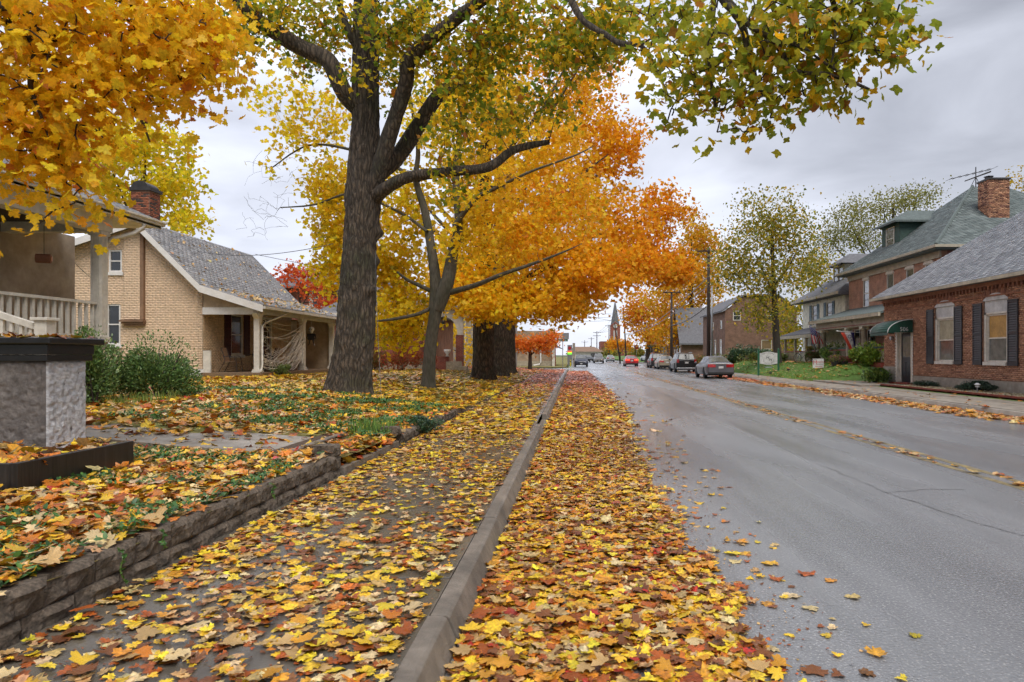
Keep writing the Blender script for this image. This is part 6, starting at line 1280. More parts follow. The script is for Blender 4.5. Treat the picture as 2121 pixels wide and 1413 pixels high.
# ---- shrubs
def shrub(name, label, c, r, n, size, cols, w, m='evergreen', tmp=(LO, LOF), group=None, cat='shrub', up=.6, stems=7, lobes=9, seed=1):
    root = empty(name, c, 0, label, cat, group); r_ = np.array(r, float); rs = np.random.default_rng(seed)
    cs = np.concatenate([[[0, 0, r_[2] * .78]], rs.standard_normal((lobes, 3)) * r_ * .42 * np.array([1, 1, .6]) + np.array([0, 0, r_[2] * .72])])
    k = rng.integers(0, len(cs), n); v = unit(rng.standard_normal((n, 3))) * (rng.random((n, 1)) ** .28); P = cs[k] + v * r_ * np.where(k == 0, 1.0, .42)[:, None]; P = P[P[:, 2] > .02]; n = len(P)
    t = unit(P - np.array([0, 0, r_[2] * .4])) + np.array([0, 0, up]) + rng.standard_normal((n, 3)) * .55; nn = rng.standard_normal((n, 3)) + np.array([0, 0, .6])
    o = bulk('foliage', tmp[0], tmp[1], frames(t, nn, size * rng.uniform(.6, 1.3, n)), P, mixcol(n, cols, w, .2), M[m], root); o['kind'] = 'stuff'
    polys = []
    for i in range(stems):
        a = rs.uniform(0, 6.28); e = np.array([math.cos(a) * r_[0] * .6, math.sin(a) * r_[1] * .6, r_[2] * rs.uniform(.9, 1.5)]); u = np.linspace(0, 1, 4)[:, None]; polys.append((u * e * np.array([1, 1, 1]) + np.array([0, 0, -.05]), np.array([.018, .015, .01, .005])))
    tubes_np('stems', polys, 4, M['bark_dark'], root); return root
EV = [(.105, .19, .05), (.15, .245, .07), (.06, .12, .035), (.22, .30, .09)]
shrub('yew_shrub', 'dense dark evergreen bush in front of the tan gable wall', (-8.5, 13.8, float(gl(-8.5, 13.8))), (.76, .74, .80), 15000, .055, EV, [.4, .3, .2, .1], seed=5, up=.25)
shrub('yew_shrub', 'evergreen bush directly behind the stucco pillar', (-8.95, 12.6, float(gl(-8.95, 12.6))), (.40, .45, .86), 9000, .055, [(.13, .22, .06), (.18, .28, .08), (.08, .15, .045), (.26, .34, .11)], [.4, .3, .2, .1], seed=9, up=.25)
shrub('yew_shrub', 'smaller evergreen bush below the white porch railing', (-9.45, 12.8, float(gl(-9.4, 12.8))), (.36, .4, .74), 6000, .045, EV, [.4, .3, .2, .1], seed=12)
shrub('juniper', 'low dark juniper spilling over the far block wall', (-2.75, 12.3, .12), (.36, .75, .17), 5000, .06, [(.03, .065, .035), (.05, .1, .045), (.09, .12, .05)], [.5, .35, .15], up=.2, seed=2)
shrub('burning_bush', 'reddish bush in front of the arched brick porch', (-9.9, 39.0, float(gl(-9.9, 39))), (1.1, 1.0, 1.05), 5200, .10, [(.38, .07, .045), (.45, .14, .05), (.24, .17, .05), (.5, .2, .1)], [.4, .25, .2, .15], m='leaf', seed=3)
shrub('burning_bush', 'thin red-green bush against the red brick wall', (-11.9, 40.0, float(gl(-11.9, 40))), (.9, .8, .8), 3200, .10, [(.20, .12, .04), (.30, .09, .045), (.16, .16, .05)], [.4, .3, .3], m='leaf', seed=4)
shrub('porch_weed', 'small green plant growing by the tan porch edge', (-12.25, 28.2, float(gl(-12.2, 28.2))), (.35, .35, .3), 900, .09, [(.14, .2, .05), (.2, .24, .07)], [.5, .5], seed=6)
GRB = [(.09, .17, .03), (.15, .24, .04), (.23, .30, .06), (.06, .12, .03)]
for (px, py, Yr, r, n, sz, lab, cols) in (
        (1815, 790, 32.9, (.75, .75, .42), 2600, .12, 'round green bush with one red bloom by the brick shop corner', GRB), (1806, 765, 37.5, (1.1, 1.3, .75), 3600, .15, 'large lime-green hydrangea beside the porch steps', [(.16, .25, .03), (.26, .34, .05), (.1, .18, .03)]),
        (1733, 762, 43.5, (.95, 1.3, .8), 3600, .13, 'leafy green hydrangea behind the yard sign', GRB), (1690, 757, 47, (.8, 1.2, .6), 2200, .10, 'mixed reddish perennials left of the yard sign', [(.14, .15, .05), (.24, .12, .07), (.12, .18, .06)]),
        (1585, 757, 55, (2.4, 1.2, .45), 3600, .14, 'low perennial bed behind the welcome sign', [(.14, .2, .04), (.2, .26, .07), (.3, .24, .06)]), (1545, 745, 62, (1.9, 1.2, .9), 3600, .16, 'dark blue-green bush against the brown brick gable', [(.04, .085, .05), (.06, .11, .055), (.1, .14, .06)]),
        (1490, 745, 63, (1.2, 1.0, .75), 2200, .16, 'yellow-green bush behind the grey pipe pole', [(.2, .24, .05), (.3, .26, .05), (.14, .18, .05)]), (1440, 752, 72, (2.0, 1.5, .8), 2600, .18, 'flowering hedge beyond the parked black car', [(.16, .16, .05), (.36, .17, .06), (.2, .2, .07)]),
        (1915, 800, 28.9, (.5, .8, .14), 2200, .07, 'low spreading juniper nearest the shop door', [(.035, .06, .04), (.055, .09, .05)]), (2025, 812, 25.4, (.55, 1.1, .2), 3400, .07, 'larger low juniper under the second shuttered window', [(.03, .055, .037), (.05, .085, .05)])):
    X_ = (px - CX) / F * Yr; shrub('garden_shrub', lab, (X_, Yr, float(gr(X_, Yr)) if Yr > 34 else .2), r, n, sz, cols, [1 / len(cols)] * len(cols), seed=int(px), lobes=6, tmp=(LO, LOF) if 'juniper' in lab else (LC, LCF))
# ================================================================ fallen leaves, ground cover, grass
def patchy(X, Y, seed, f):
    r = np.random.default_rng(seed); s = 0
    for i in range(6): a = r.uniform(0, 6.28); k = f * r.uniform(.6, 2.2); s = s + np.sin((X * math.cos(a) + Y * math.sin(a)) * k + r.uniform(0, 6.28))
    return s / 6
ZONES = {}
def scatter(zone, n, x0, x1, y0, y1, zf, w, size, tilt, keep=None, w_far=None, far=(28, 55), lift=.012, ypow=1.0):
    X = rng.uniform(x0, x1, n); Y_ = y0 + (y1 - y0) * rng.random(n) ** ypow
    if keep is not None: k = rng.random(n) < keep(X, Y_); X, Y_ = X[k], Y_[k]; n = len(X)
    c, nm = pick(n, w)
    if w_far:
        f = rng.random(n) < np.clip((Y_ - far[0]) / (far[1] - far[0]), 0, 1); c2, nm2 = pick(n, w_far); c = np.where(f[:, None], c2, c); nm = np.where(f, nm2, nm)
    P = np.stack([X, Y_, zf(X, Y_) + .004 + np.abs(rng.normal(0, lift, n))], -1); S = size * np.clip(rng.lognormal(-.08, .30, n), .4, 1.55)
    Z = ZONES.setdefault(zone, []); Z.append((P, ground_frames(n, S, tilt), c, nm, S))
WS = dict(yellow=.27, bright=.12, gold=.13, tan=.16, pale=.13, orange=.05, rust=.06, brown=.08); WG = dict(yellow=.16, bright=.05, gold=.19, tan=.19, rust=.13, brown=.14, red=.02, orange=.07, pale=.05)
WB = dict(pale=.14, tan=.15, orange=.17, gold=.20, yellow=.22, rust=.10, red=.02); WY = dict(yellow=.34, gold=.30, tan=.14, bright=.10, orange=.07, rust=.05); WF_ = dict(pink=.6, orange=.22, red=.08, gold=.04, tan=.06)
sw = lambda X, Y_: np.full_like(X, .152); rd = lambda X, Y_: np.full_like(X, .002)
clump = lambda X, Y_: np.clip(.50 + .62 * patchy(X, Y_, 3, 3.2) + .5 * np.exp(-(X + 2.66) / .22) + .12 * np.exp((X + .88) / .2), .12, 1)
scatter('walk', 5200, -2.66, -.80, 2.3, 12, sw, WS, .068, .10, clump, ypow=1.1)
scatter('walk', 2600, -2.66, -.80, 2.3, 12, sw, dict(brown=.35, tan=.3, rust=.2, pale=.15), .065, .05, clump, ypow=1.1, lift=.003)
scatter('walk_far', 8500, -2.66, -.87, 12, 64, sw, WS, .12, .12, lambda X, Y_: np.clip(.75 + .5 * patchy(X, Y_, 4, 1.2), .2, 1), WF_, (20, 40), ypow=1.35)
ge = lambda Y_: np.interp(Y_, [2, 3.2, 6, 12, 19, 40, 64], [1.12, 1.08, 1.02, 1.15, 1.6, 1.5, 1.3])
gk = lambda X, Y_: np.clip((ge(Y_) + .28 * patchy(X * 1.5, Y_ * 2, 9, 2.5) - X) / .22, .0, 1) * np.clip(1.0 + .35 * patchy(X, Y_, 12, 3.5), .45, 1)
scatter('gutter', 20000, -.60, 1.6, 2.3, 12, rd, WG, .070, .11, gk, ypow=1.1, lift=.02)
scatter('gutter', 700, .9, 2.2, 2.6, 12, rd, WG, .072, .05, lift=.002, keep=lambda X, Y_: np.clip(1.15 - (X - ge(Y_)) / .8, 0, 1) * .55)
scatter('gutter_far', 17000, -.62, 2.2, 12, 64, rd, WG, .125, .12, gk, WF_, (20, 40), ypow=1.4)
scatter('gutter_far', 500, 1.0, 3.2, 10, 50, rd, WG, .12, .06, lambda X, Y_: np.clip(1.1 - (X - 1.2) / 1.6, 0, 1) * .5)
bedz = lambda X, Y_: gl(X, Y_) + .02
scatter('bed', 7000, -6.2, -2.78, 2.6, 8.3, bedz, WB, .092, .26, lambda X, Y_: np.clip(.72 + .6 * patchy(X, Y_, 17, 2.6), .15, 1), lift=.035)
scatter('yard', 8500, -10, -2.75, 8.3, 17, bedz, WB, .115, .25, lambda X, Y_: np.clip(.7 + .5 * patchy(X, Y_, 21, 1.8), .15, 1) * np.where((Y_ < 9.9) & (X < -3.6), .45, 1), WY, (12, 17), lift=.02)
scatter('yard_far', 20000, -16, -2.75, 16, 66, bedz, WY, .17, .18, lambda X, Y_: np.clip(.85 + .4 * patchy(X, Y_, 23, .9), .3, 1) * np.where((X < -12.4) & (Y_ > 26.8) & (Y_ < 36), 0, 1), dict(pink=.5, orange=.25, gold=.15, red=.1), (38, 52), ypow=1.3)
scatter('steps', 260, -3.42, -2.72, 7.95, 10.3, lambda X, Y_: np.full_like(X, .24), dict(rust=.25, orange=.2, gold=.2, red=.1, yellow=.15, tan=.1), .13, .3, lift=.03)
scatter('planter', 230, -6.5, -4.58, 5.53, 6.88, lambda X, Y_: np.full_like(X, .61), WB, .13, .3, lift=.03)
scatter('cap', 70, -6.34, -5.52, 7.1, 7.9, lambda X, Y_: np.full_like(X, 1.737), dict(gold=.5, rust=.2, yellow=.3), .10, .25, lift=.01)
scatter('right_gutter', 6500, 9.2, 10.97, 12, 62, rd, dict(tan=.3, gold=.28, orange=.15, pale=.12, rust=.15), .15, .12, lambda X, Y_: np.clip((X - 9.75 + .35 * patchy(X, Y_, 31, 1.0)) / .5, 0, 1), WF_, (33, 48), ypow=1.2)
scatter('centre', 3200, 4.9, 5.75, 4.5, 60, rd, dict(tan=.4, gold=.3, rust=.15, orange=.15), .11, .06, lambda X, Y_: 1.0 * np.exp(-((X - 5.32 - .04 * np.sin(Y_)) / .13) ** 2) * np.clip(.55 + .8 * patchy(X * 0, Y_, 33, 1.6), .1, 1), ypow=1.5)
scatter('right_walk', 900, 11.0, 15.3, 14, 48, lambda X, Y_: np.where(X < 12.75, .14, np.where((Y_ < 30.2) & (X > 13.63), .215, np.where((Y_ > 30.2) & (Y_ < 36.2) & (X < 14.9), .21, np.where(Y_ < 30.2, .145, gr(X, Y_) + .01)))), dict(tan=.3, gold=.25, orange=.25, rust=.2), .13, .08, lambda X, Y_: np.clip(.35 + .6 * patchy(X, Y_, 35, 1.5), .05, 1))
scatter('right_lawn', 900, 12.8, 18, 36, 66, lambda X, Y_: gr(X, Y_) + .03, dict(tan=.4, gold=.2, orange=.3, pale=.1), .14, .2)
LZ = {'walk': ('wet_sidewalk_leaves', 'fallen leaves strewn over the near sidewalk'), 'walk_far': ('sidewalk_leaves', 'fallen leaves on the sidewalk farther down'), 'gutter': ('gutter_leaves', 'thick carpet of leaves in the near gutter'), 'gutter_far': ('road_edge_leaves', 'band of leaves along the left road edge'), 'bed': ('bed_leaves', 'pale and orange leaves over the raised bed'), 'yard': ('garden_leaves', 'leaves round the big tree and garden walk'),
      'yard_far': ('lawn_leaves', 'yellow and red leaves covering the far lawn'), 'steps': ('step_leaves', 'rust leaves heaped on the garden steps'), 'planter': ('planter_leaves', 'leaves filling the black planter'), 'cap': ('pillar_leaves', 'leaves lying on the pillar cap'), 'right_gutter': ('far_gutter_leaves', 'tan leaves along the right kerb'), 'centre': ('centre_line_leaves', 'thin row of leaves on the road centre line'), 'right_walk': ('far_sidewalk_leaves', 'scattered leaves on the right sidewalk'), 'right_lawn': ('far_lawn_leaves', 'scattered leaves on the right lawn')}
CR = dict(brown=.4, rust=.25, tan=.25, gold=.1)
scatter('crumbs', 5200, -2.66, -.8, 2.5, 9, sw, CR, .022, .2, clump, lift=.002); scatter('crumbs', 4200, -.6, 2.0, 2.5, 9, rd, CR, .02, .2, lambda X, Y_: np.clip((ge(Y_) + .5 - X) / .8, 0, 1), lift=.002)
LZ['crumbs'] = ('leaf_crumbs', 'torn brown leaf fragments and bits between the fallen leaves')
# the 300 largest in view become objects of their own
cand = []
ALL = {z: [np.concatenate([a[i] for a in L_]) for i in range(5)] for z, L_ in ZONES.items()}
for z in ('walk', 'gutter', 'bed'):
    P, Mx, c, nm, S = ALL[z]; px = CX + F * P[:, 0] / P[:, 1]; py = CY + F * (CH - P[:, 2]) / P[:, 1]; ok = (px > 8) & (px < 2110) & (py < 1400)
    sc_ = S / P[:, 1] * ok * (1.0 + .12 * (P[:, 2] - P[:, 2].min()) / .05)
    cand += [(sc_[i], z, i) for i in np.argsort(-sc_)[:400]]
cand.sort(reverse=True); best = cand[:300]; used = {z: set() for z in ('walk', 'gutter', 'bed')}
CW = dict(yellow='yellow', bright='bright yellow', gold='golden', tan='tan', pale='pale straw', orange='orange', rust='rust-coloured', red='red', brown='brown', pink='pinkish', green='greenish')
PLACE = {'walk': 'on the wet near sidewalk', 'gutter': 'in the near gutter beside the kerb', 'bed': 'on the raised bed behind the block wall'}
lcache = {}
def leaf_object(name):
    v = int(rng.integers(0, len(LA))); k = (v, name, int(rng.integers(0, 3)))
    if k not in lcache:
        V = LA[v]; col = np.array(PAL[name]) * (.85 + .15 * k[2]) * (1 + .10 * rng.standard_normal((len(V), 1))); col[-3:] = (.35, .12, .04)
        o = npmesh('fallen_leaf', V, LAF, M['leaf_wet'], None, np.clip(col, .003, 1), smooth=False); lcache[k] = o.data; bpy.data.objects.remove(o)
    o = bpy.data.objects.new('fallen_leaf', lcache[k]); COL.objects.link(o); return o
for _, z, i in best:
    P, Mx, c, nm, S = ALL[z]; used[z].add(i); o = leaf_object(str(nm[i]))
    m4 = Matrix([[*Mx[i][r], P[i][r] + (.005 if r == 2 else 0)] for r in range(3)] + [[0, 0, 0, 1]]); o.matrix_world = m4
    x, y = P[i][0], P[i][1]; sz = 'large ' if S[i] > .10 else ('small ' if S[i] < .08 else '')
    wh_ = {'walk': 'close to the block wall' if x < -2.1 else ('close to the kerb' if x > -1.4 else 'in mid-sidewalk'), 'gutter': 'against the kerb' if x < -.2 else ('at the outer gutter edge' if x > .75 else 'in the middle of the gutter carpet'), 'bed': 'by the wall top' if x < -9 or x > -3.2 else ('near the black planter' if y > 5 else 'in the raised bed')}[z]
    where = wh_ + (', bottom of view' if y < 3.6 and z != 'bed' else '')
    tag(o, '%s%s fallen maple leaf %s' % (sz, CW[str(nm[i])], where), 'leaf', '%s%s leaves %s' % (sz, CW[str(nm[i])], where))
for z, (P, Mx, c, nm, S) in ALL.items():
    if z in used and used[z]: k = np.setdiff1d(np.arange(len(P)), list(used[z])); P, Mx, c = P[k], Mx[k], c[k]
    near = z in ('walk', 'gutter', 'bed', 'steps', 'planter', 'cap')
    if near:      # the nearest with stalks and fine lobes, the rest with plainer ones
        k = P[:, 1] < 6.0; tag(bulk(LZ[z][0], LA, LAF, Mx[k], P[k], c[k], M['leaf_wet'], vjit=.2), LZ[z][1], 'leaves', kind='stuff') if k.any() else None
        if (~k).any(): tag(bulk('outer_' + LZ[z][0], LB, LBF, Mx[~k], P[~k], c[~k], M['leaf_wet'], vjit=.2), LZ[z][1] + ', its farther part', 'leaves', kind='stuff')
    elif z == 'crumbs': tag(bulk(LZ[z][0], LC, LCF, Mx, P, c, M['leaf_wet'], vjit=.2), LZ[z][1], 'leaves', kind='stuff')
    elif z == 'yard_far':
        k = P[:, 1] < 30; tag(bulk('lawn_leaves', LB, LBF, Mx[k], P[k], c[k], M['leaf_wet'], vjit=.2), LZ[z][1], 'leaves', kind='stuff'); tag(bulk('distant_lawn_leaves', LC, LCF, Mx[~k], P[~k], c[~k], M['leaf_wet'], vjit=.2), 'red and orange leaves on the distant lawn', 'leaves', kind='stuff')
    else: tag(bulk(LZ[z][0], LB, LBF, Mx, P, c, M['leaf_wet'], vjit=.2), LZ[z][1], 'leaves', kind='stuff')
# leaves caught on the tan roof
n = 330; t = np.where(rng.random(n) < .6, rng.random(n) * .42, rng.random(n)); yy = rng.uniform(ry0, ry1, n); xx = np.where(t < .42, EX + (KKX - EX) * t / .42, KKX + (RX - KKX) * (t - .42) / .58); zz = np.where(t < .42, 3.5 + .79 * t / .42, 4.29 + 2.59 * (t - .42) / .58)
nrm = np.where(t[:, None] < .42, np.array([.31, 0, .95]), np.array([.71, 0, .71])); a = rng.standard_normal((n, 3)); cc, _ = pick(n, dict(tan=.5, pale=.3, gold=.2))
o = bulk('roof_leaves', LB, LBF, frames(a, nrm + .15 * rng.standard_normal((n, 3)), .13 * rng.uniform(.6, 1.2, n)), np.stack([xx, yy, zz], -1) + nrm * .045, cc, M['leaf_wet']); tag(o, 'tan leaves scattered on the tan cottage roof', 'leaves', kind='stuff')
# periwinkle ground cover
def cover(name, label, n, x0, x1, y0, y1, thr, seed, size=.05, keepf=None):
    X = rng.uniform(x0, x1, n); Y_ = rng.uniform(y0, y1, n); k = patchy(X, Y_, seed, 2.6) + .5 * patchy(X, Y_, seed + 1, 6) + rng.normal(0, .1, n) > thr
    if keepf is not None: k &= keepf(X, Y_)
    X, Y_ = X[k], Y_[k]; n = len(X); P = np.stack([X, Y_, gl(X, Y_) + rng.uniform(.03, .10, n)], -1)
    a = rng.uniform(0, 6.28, n); t_ = np.stack([np.cos(a), np.sin(a), rng.uniform(-.1, .9, n)], -1); nn = rng.standard_normal((n, 3)) * .4 + np.array([0, 0, 1])
    o = bulk(name, LO, LOF, frames(t_, nn, size * rng.uniform(.7, 1.3, n)), P, mixcol(n, [(.06, .15, .035), (.09, .21, .05), (.035, .10, .03)], [.4, .35, .25], .2), M['evergreen']); tag(o, label, 'ground cover', kind='stuff')
cover('periwinkle', 'green periwinkle patches in the raised bed', 22000, -6.0, -2.8, 2.7, 8.2, .06, 51)
cover('periwinkle_bank', 'green ground cover round the foot of the big tree', 30000, -8.6, -2.8, 9.9, 17.2, .12, 57, .065, lambda X, Y_: (X > -6.9) | (Y_ > 14.5))
# trailing stems over the block wall
for (y, ln_) in ((3.92, .22), (4.32, .13), (5.9, .15)):
    q = empty('trailing_vine', (-2.66, y, .43), 0, 'thin green vine %s' % {3.92: 'trailing longest down the block wall', 4.32: 'hanging short over the wall beside a longer vine', 5.9: 'drooping farther along the block wall'}[y], 'vine'); zz_ = np.linspace(0, -ln_, 7)
    pts = [(.01 + .012 * math.sin(i * 1.3), .02 * math.sin(i * .9) + i * .012, z) for i, z in enumerate(zz_)]; MB().tube(pts, .003, 4).build('stem', M['lawn_green'], q)
    n = 26; tt = rng.random(n); P = np.array([[np.interp(u, np.linspace(0, 1, 7), [p[j] for p in pts]) for j in range(3)] for u in tt]); t_ = rng.standard_normal((n, 3)) + np.array([1, 0, .2])
    bulk('foliage', LO, LOF, frames(t_, rng.standard_normal((n, 3)) + np.array([1, 0, .5]), .032 * rng.uniform(.7, 1.2, n)), P, mixcol(n, [(.09, .21, .05), (.06, .15, .035)], [.5, .5]), M['evergreen'], q)['kind'] = 'stuff'
# grass
BL = [np.array([(-.06, 0, 0), (.06, 0, 0), (.0, .25, 1)]), np.array([(-.05, 0, 0), (.05, 0, 0), (.15, -.2, 1)]), np.array([(-.05, 0, 0), (.05, 0, 0), (-.2, .1, .9)])]; BF = np.array([(0, 1, 2)])
def grass(name, label, n, x0, x1, y0, y1, zf, h, cols, w, thr=-1, seed=70, keepf=None):
    X = rng.uniform(x0, x1, n); Y_ = y0 + (y1 - y0) * rng.random(n) ** 1.3; k = patchy(X, Y_, seed, .8) > thr
    if keepf is not None: k &= keepf(X, Y_)
    X, Y_ = X[k], Y_[k]; n = len(X); a = rng.uniform(0, 6.28, n); S = h * rng.uniform(.6, 1.4, n); Mx = np.zeros((n, 3, 3)); Mx[:, 0, 0] = np.cos(a); Mx[:, 1, 0] = np.sin(a); Mx[:, 0, 1] = -np.sin(a); Mx[:, 1, 1] = np.cos(a); Mx[:, 2, 2] = 1
    o = bulk(name, BL, BF, Mx * S[:, None, None], np.stack([X, Y_, zf(X, Y_)], -1), mixcol(n, cols, w, .2), M['grass']); tag(o, label, 'grass', kind='stuff')
grass('lawn_grass', 'short grass showing between the leaves on the left lawn', 42000, -16, -3, 15, 45, lambda X, Y_: gl(X, Y_), .07, [(.16, .21, .03), (.25, .25, .04), (.11, .17, .03)], [.4, .3, .3], -.05, 71, lambda X, Y_: ~((X < -12.3) & (Y_ > 26.8) & (Y_ < 36)))
grass('right_grass', 'green grass of the right front lawn', 42000, 12.8, 17.5, 36.0, 60, lambda X, Y_: gr(X, Y_) - .01, .07, [(.11, .24, .025), (.15, .29, .035), (.08, .18, .025)], [.4, .35, .25])
grass('bush_grass', 'long grass blades under the evergreen bushes', 420, -9.4, -7.7, 12.6, 13.5, lambda X, Y_: gl(X, Y_), .19, [(.17, .25, .05), (.30, .33, .08)], [.6, .4])
grass('wall_grass', 'grass tufts by the garden steps', 260, -3.5, -2.85, 10.3, 11.3, lambda X, Y_: gl(X, Y_), .22, [(.17, .27, .05), (.10, .2, .04)], [.6, .4])
# gravel in the shop bed
n = 3200; X = rng.uniform(13.72, 15.3, n); Y_ = rng.uniform(20, 30.1, n); S = rng.uniform(.025, .055, n); t_ = rng.standard_normal((n, 3)); OCT = np.array([(-.5, -.4, -.3), (.5, -.3, -.3), (.4, .5, -.3), (-.4, .4, -.3), (-.3, -.3, .35), (.35, -.2, .3), (.2, .35, .35), (-.3, .2, .3)])
o = bulk('bed_gravel', [OCT], BOXF, frames(t_, rng.standard_normal((n, 3)), S), np.stack([X, Y_, np.full(n, .21)], -1), mixcol(n, [(.42, .34, .2), (.5, .44, .32), (.3, .22, .13)], [.4, .3, .3]), M['gravel']); tag(o, 'tan river gravel in the bed before the brick shop', 'gravel', kind='stuff')
# ================================================================ vehicles
KINDS_ = dict(
    sedan=dict(L=4.85, W=1.84, wb=1.40, r=.33, body=[(-2.42, .38, .90, .78), (-2.36, .30, .98, .86), (-2.1, .25, 1.03, .91), (-1.9, .25, 1.04, .92), (.95, .24, .97, .92), (1.5, .24, .92, .91), (2.0, .25, .82, .88), (2.3, .28, .72, .82), (2.42, .36, .60, .72)],
               cab=[(-1.95, 1.03, .70), (-1.15, 1.40, .58), (-.3, 1.46, .60), (.25, 1.44, .59), (1.12, .97, .70)], rear=(-1.95, -1.15), front=(.25, 1.12), sw=[(-1.25, -.42), (-.36, .75)], taily=-2.36, tz=(.74, .95), tw=(.34, .84)),
    suv=dict(L=4.75, W=1.86, wb=1.38, r=.37, body=[(-2.36, .48, 1.02, .80), (-2.3, .40, 1.08, .88), (-2.0, .32, 1.12, .92), (.9, .30, 1.08, .93), (1.4, .30, 1.04, .92), (2.0, .31, .96, .90), (2.3, .34, .84, .84), (2.4, .42, .70, .74)],
             cab=[(-2.32, 1.10, .76), (-2.02, 1.62, .62), (-1.0, 1.72, .66), (.2, 1.68, .65), (1.15, 1.08, .74)], rear=(-2.32, -2.02), front=(.2, 1.15), sw=[(-1.95, -1.2), (-1.12, -.3), (-.24, .75)], taily=-2.3, tz=(.86, 1.16), tw=(.66, .87)),
    hatch=dict(L=4.25, W=1.75, wb=1.27, r=.32, body=[(-2.1, .42, .92, .74), (-2.04, .34, 1.0, .82), (-1.8, .28, 1.02, .86), (.85, .26, .96, .87), (1.4, .26, .92, .86), (1.85, .28, .84, .83), (2.05, .32, .74, .78), (2.12, .40, .60, .70)],
               cab=[(-2.05, 1.02, .70), (-1.7, 1.42, .58), (-.8, 1.50, .60), (.15, 1.47, .59), (1.0, .97, .69)], rear=(-2.05, -1.7), front=(.15, 1.0), sw=[(-1.6, -.8), (-.74, .62)], taily=-2.04, tz=(.78, .98), tw=(.56, .80)))
def car(name, label, kind, loc, rz, pm, tail='tail', head='headlens', front=False, lowtrim=None, plate=True):
    K = KINDS_[kind]; root = empty(name, loc, rz, label, 'car'); r = K['r']; wb = K['wb']
    ys = sorted({*[b[0] for b in K['body']], *[s * wb + d for s in (-1, 1) for d in (-.46, -.40, -.3, -.15, 0, .15, .3, .40, .46)]})
    ys = [y for y in ys if K['body'][0][0] <= y <= K['body'][-1][0]]
    by = [b[0] for b in K['body']]; ip = lambda y, k: float(np.interp(y, by, [b[k] for b in K['body']]))
    V, Fc = [], []; m = 0
    for y in ys:
        zb, zt, hw = ip(y, 1), ip(y, 2), ip(y, 3)
        for s in (-1, 1):
            d = abs(y - s * wb)
            if d < r + .075: zb = max(zb, r + math.sqrt(max((r + .075) ** 2 - d * d, 0)))
        h = [(hw * .95, zb), (hw, max(zb + .03, .42)), (hw * 1.0, max(zb + .06, zt * .62)), (hw * .985, zt - .16), (hw * .93, zt - .05), (hw * .80, zt), (hw * .4, zt + .025), (0, zt + .03)]
        ring = h + [(-x, z) for x, z in h[:-1][::-1]]; m = len(ring); V += [(x, y, z) for x, z in ring]
    for i in range(len(ys) - 1): Fc += [(i * m + j, i * m + j + 1, (i + 1) * m + j + 1, (i + 1) * m + j) for j in range(m - 1)]
    Fc += [tuple(range(m)), tuple(range((len(ys) - 1) * m, len(ys) * m))[::-1]]
    MB().add(V, Fc).build('body', pm, root, smooth=True).modifiers.new('es', 'EDGE_SPLIT').split_angle = math.radians(38)
    MB().box(-.74, .74, by[0] + .2, by[-1] - .2, .22, .62).build('underbody', M['near_black'], root)
    q = MB(); zb = .3; q.box(-K['W'] / 2 + .09, K['W'] / 2 - .09, by[0] - .02, by[0] + .2, .28, .44); q.box(-K['W'] / 2 + .1, K['W'] / 2 - .1, by[-1] - .25, by[-1] + .015, .24, .42); q.build('bumper', lowtrim or M['rubber'], root, bevel=.03)
    C = K['cab']; cy_ = [c[0] for c in C]; cz = lambda y: float(np.interp(y, cy_, [c[1] for c in C])); chw = lambda y: float(np.interp(y, cy_, [c[2] for c in C])); zb = lambda y: ip(y, 2) - .02
    ysc = sorted({*cy_, *np.linspace(cy_[0], cy_[-1], 11)}); V, Fc = [], []
    for y in ysc:
        h = [(ip(y, 3) * .86, zb(y)), (chw(y) + .02, max(cz(y) - .05, zb(y) + .005)), (chw(y) - .08, max(cz(y), zb(y) + .01)), (0, cz(y) + .03)]; ring = h + [(-x, z) for x, z in h[:-1][::-1]]; m = len(ring); V += [(x, y, z) for x, z in ring]
    for i in range(len(ysc) - 1): Fc += [(i * m + j, i * m + j + 1, (i + 1) * m + j + 1, (i + 1) * m + j) for j in range(m - 1)]
    Fc += [tuple(range(m)), tuple(range((len(ysc) - 1) * m, len(ysc) * m))[::-1]]
    MB().add(V, Fc).build('cabin', pm, root, smooth=True).modifiers.new('es', 'EDGE_SPLIT').split_angle = math.radians(38)
    def sp(y, t, s): a = (ip(y, 3) * .86, zb(y)); b = (chw(y) + .02, max(cz(y) - .05, zb(y) + .005)); return (s * (a[0] + (b[0] - a[0]) * t + .010), y, a[1] + (b[1] - a[1]) * t)
    for s in (-1, 1):
        for a, b in K['sw']:
            yy = np.linspace(a, b, 5); lo_ = [sp(y, .10, s) for y in yy]; hi_ = [sp(y, .90, s) for y in yy]; q = MB(); q.add(lo_ + hi_, [(i, i + 1, i + 6, i + 5) if s > 0 else (i + 5, i + 6, i + 1, i) for i in range(4)]); q.build('side_window', M['carglass'], root)
    for nm_, (a, b) in (('rear_window', K['rear']), ('windshield', K['front'])):
        ya, yb_ = (a + (b - a) * .10, a + (b - a) * .90); sgn = -1 if nm_ == 'rear_window' else 1
        P = []
        for y in (ya, (ya + yb_) / 2, yb_):
            for x in (-1, -.5, 0, .5, 1): P.append((x * (chw(y) - .07) * 1.02, y + sgn * .014, cz(y) + .03 * (1 - abs(x)) + .014))
        q = MB(); q.add(P, [(r_ * 5 + c, r_ * 5 + c + 1, r_ * 5 + c + 6, r_ * 5 + c + 5) for r_ in range(2) for c in range(4)]); q.build(nm_, M['glass_l'] if nm_ == 'windshield' or kind == 'sedan' else M['carglass'], root, smooth=True)
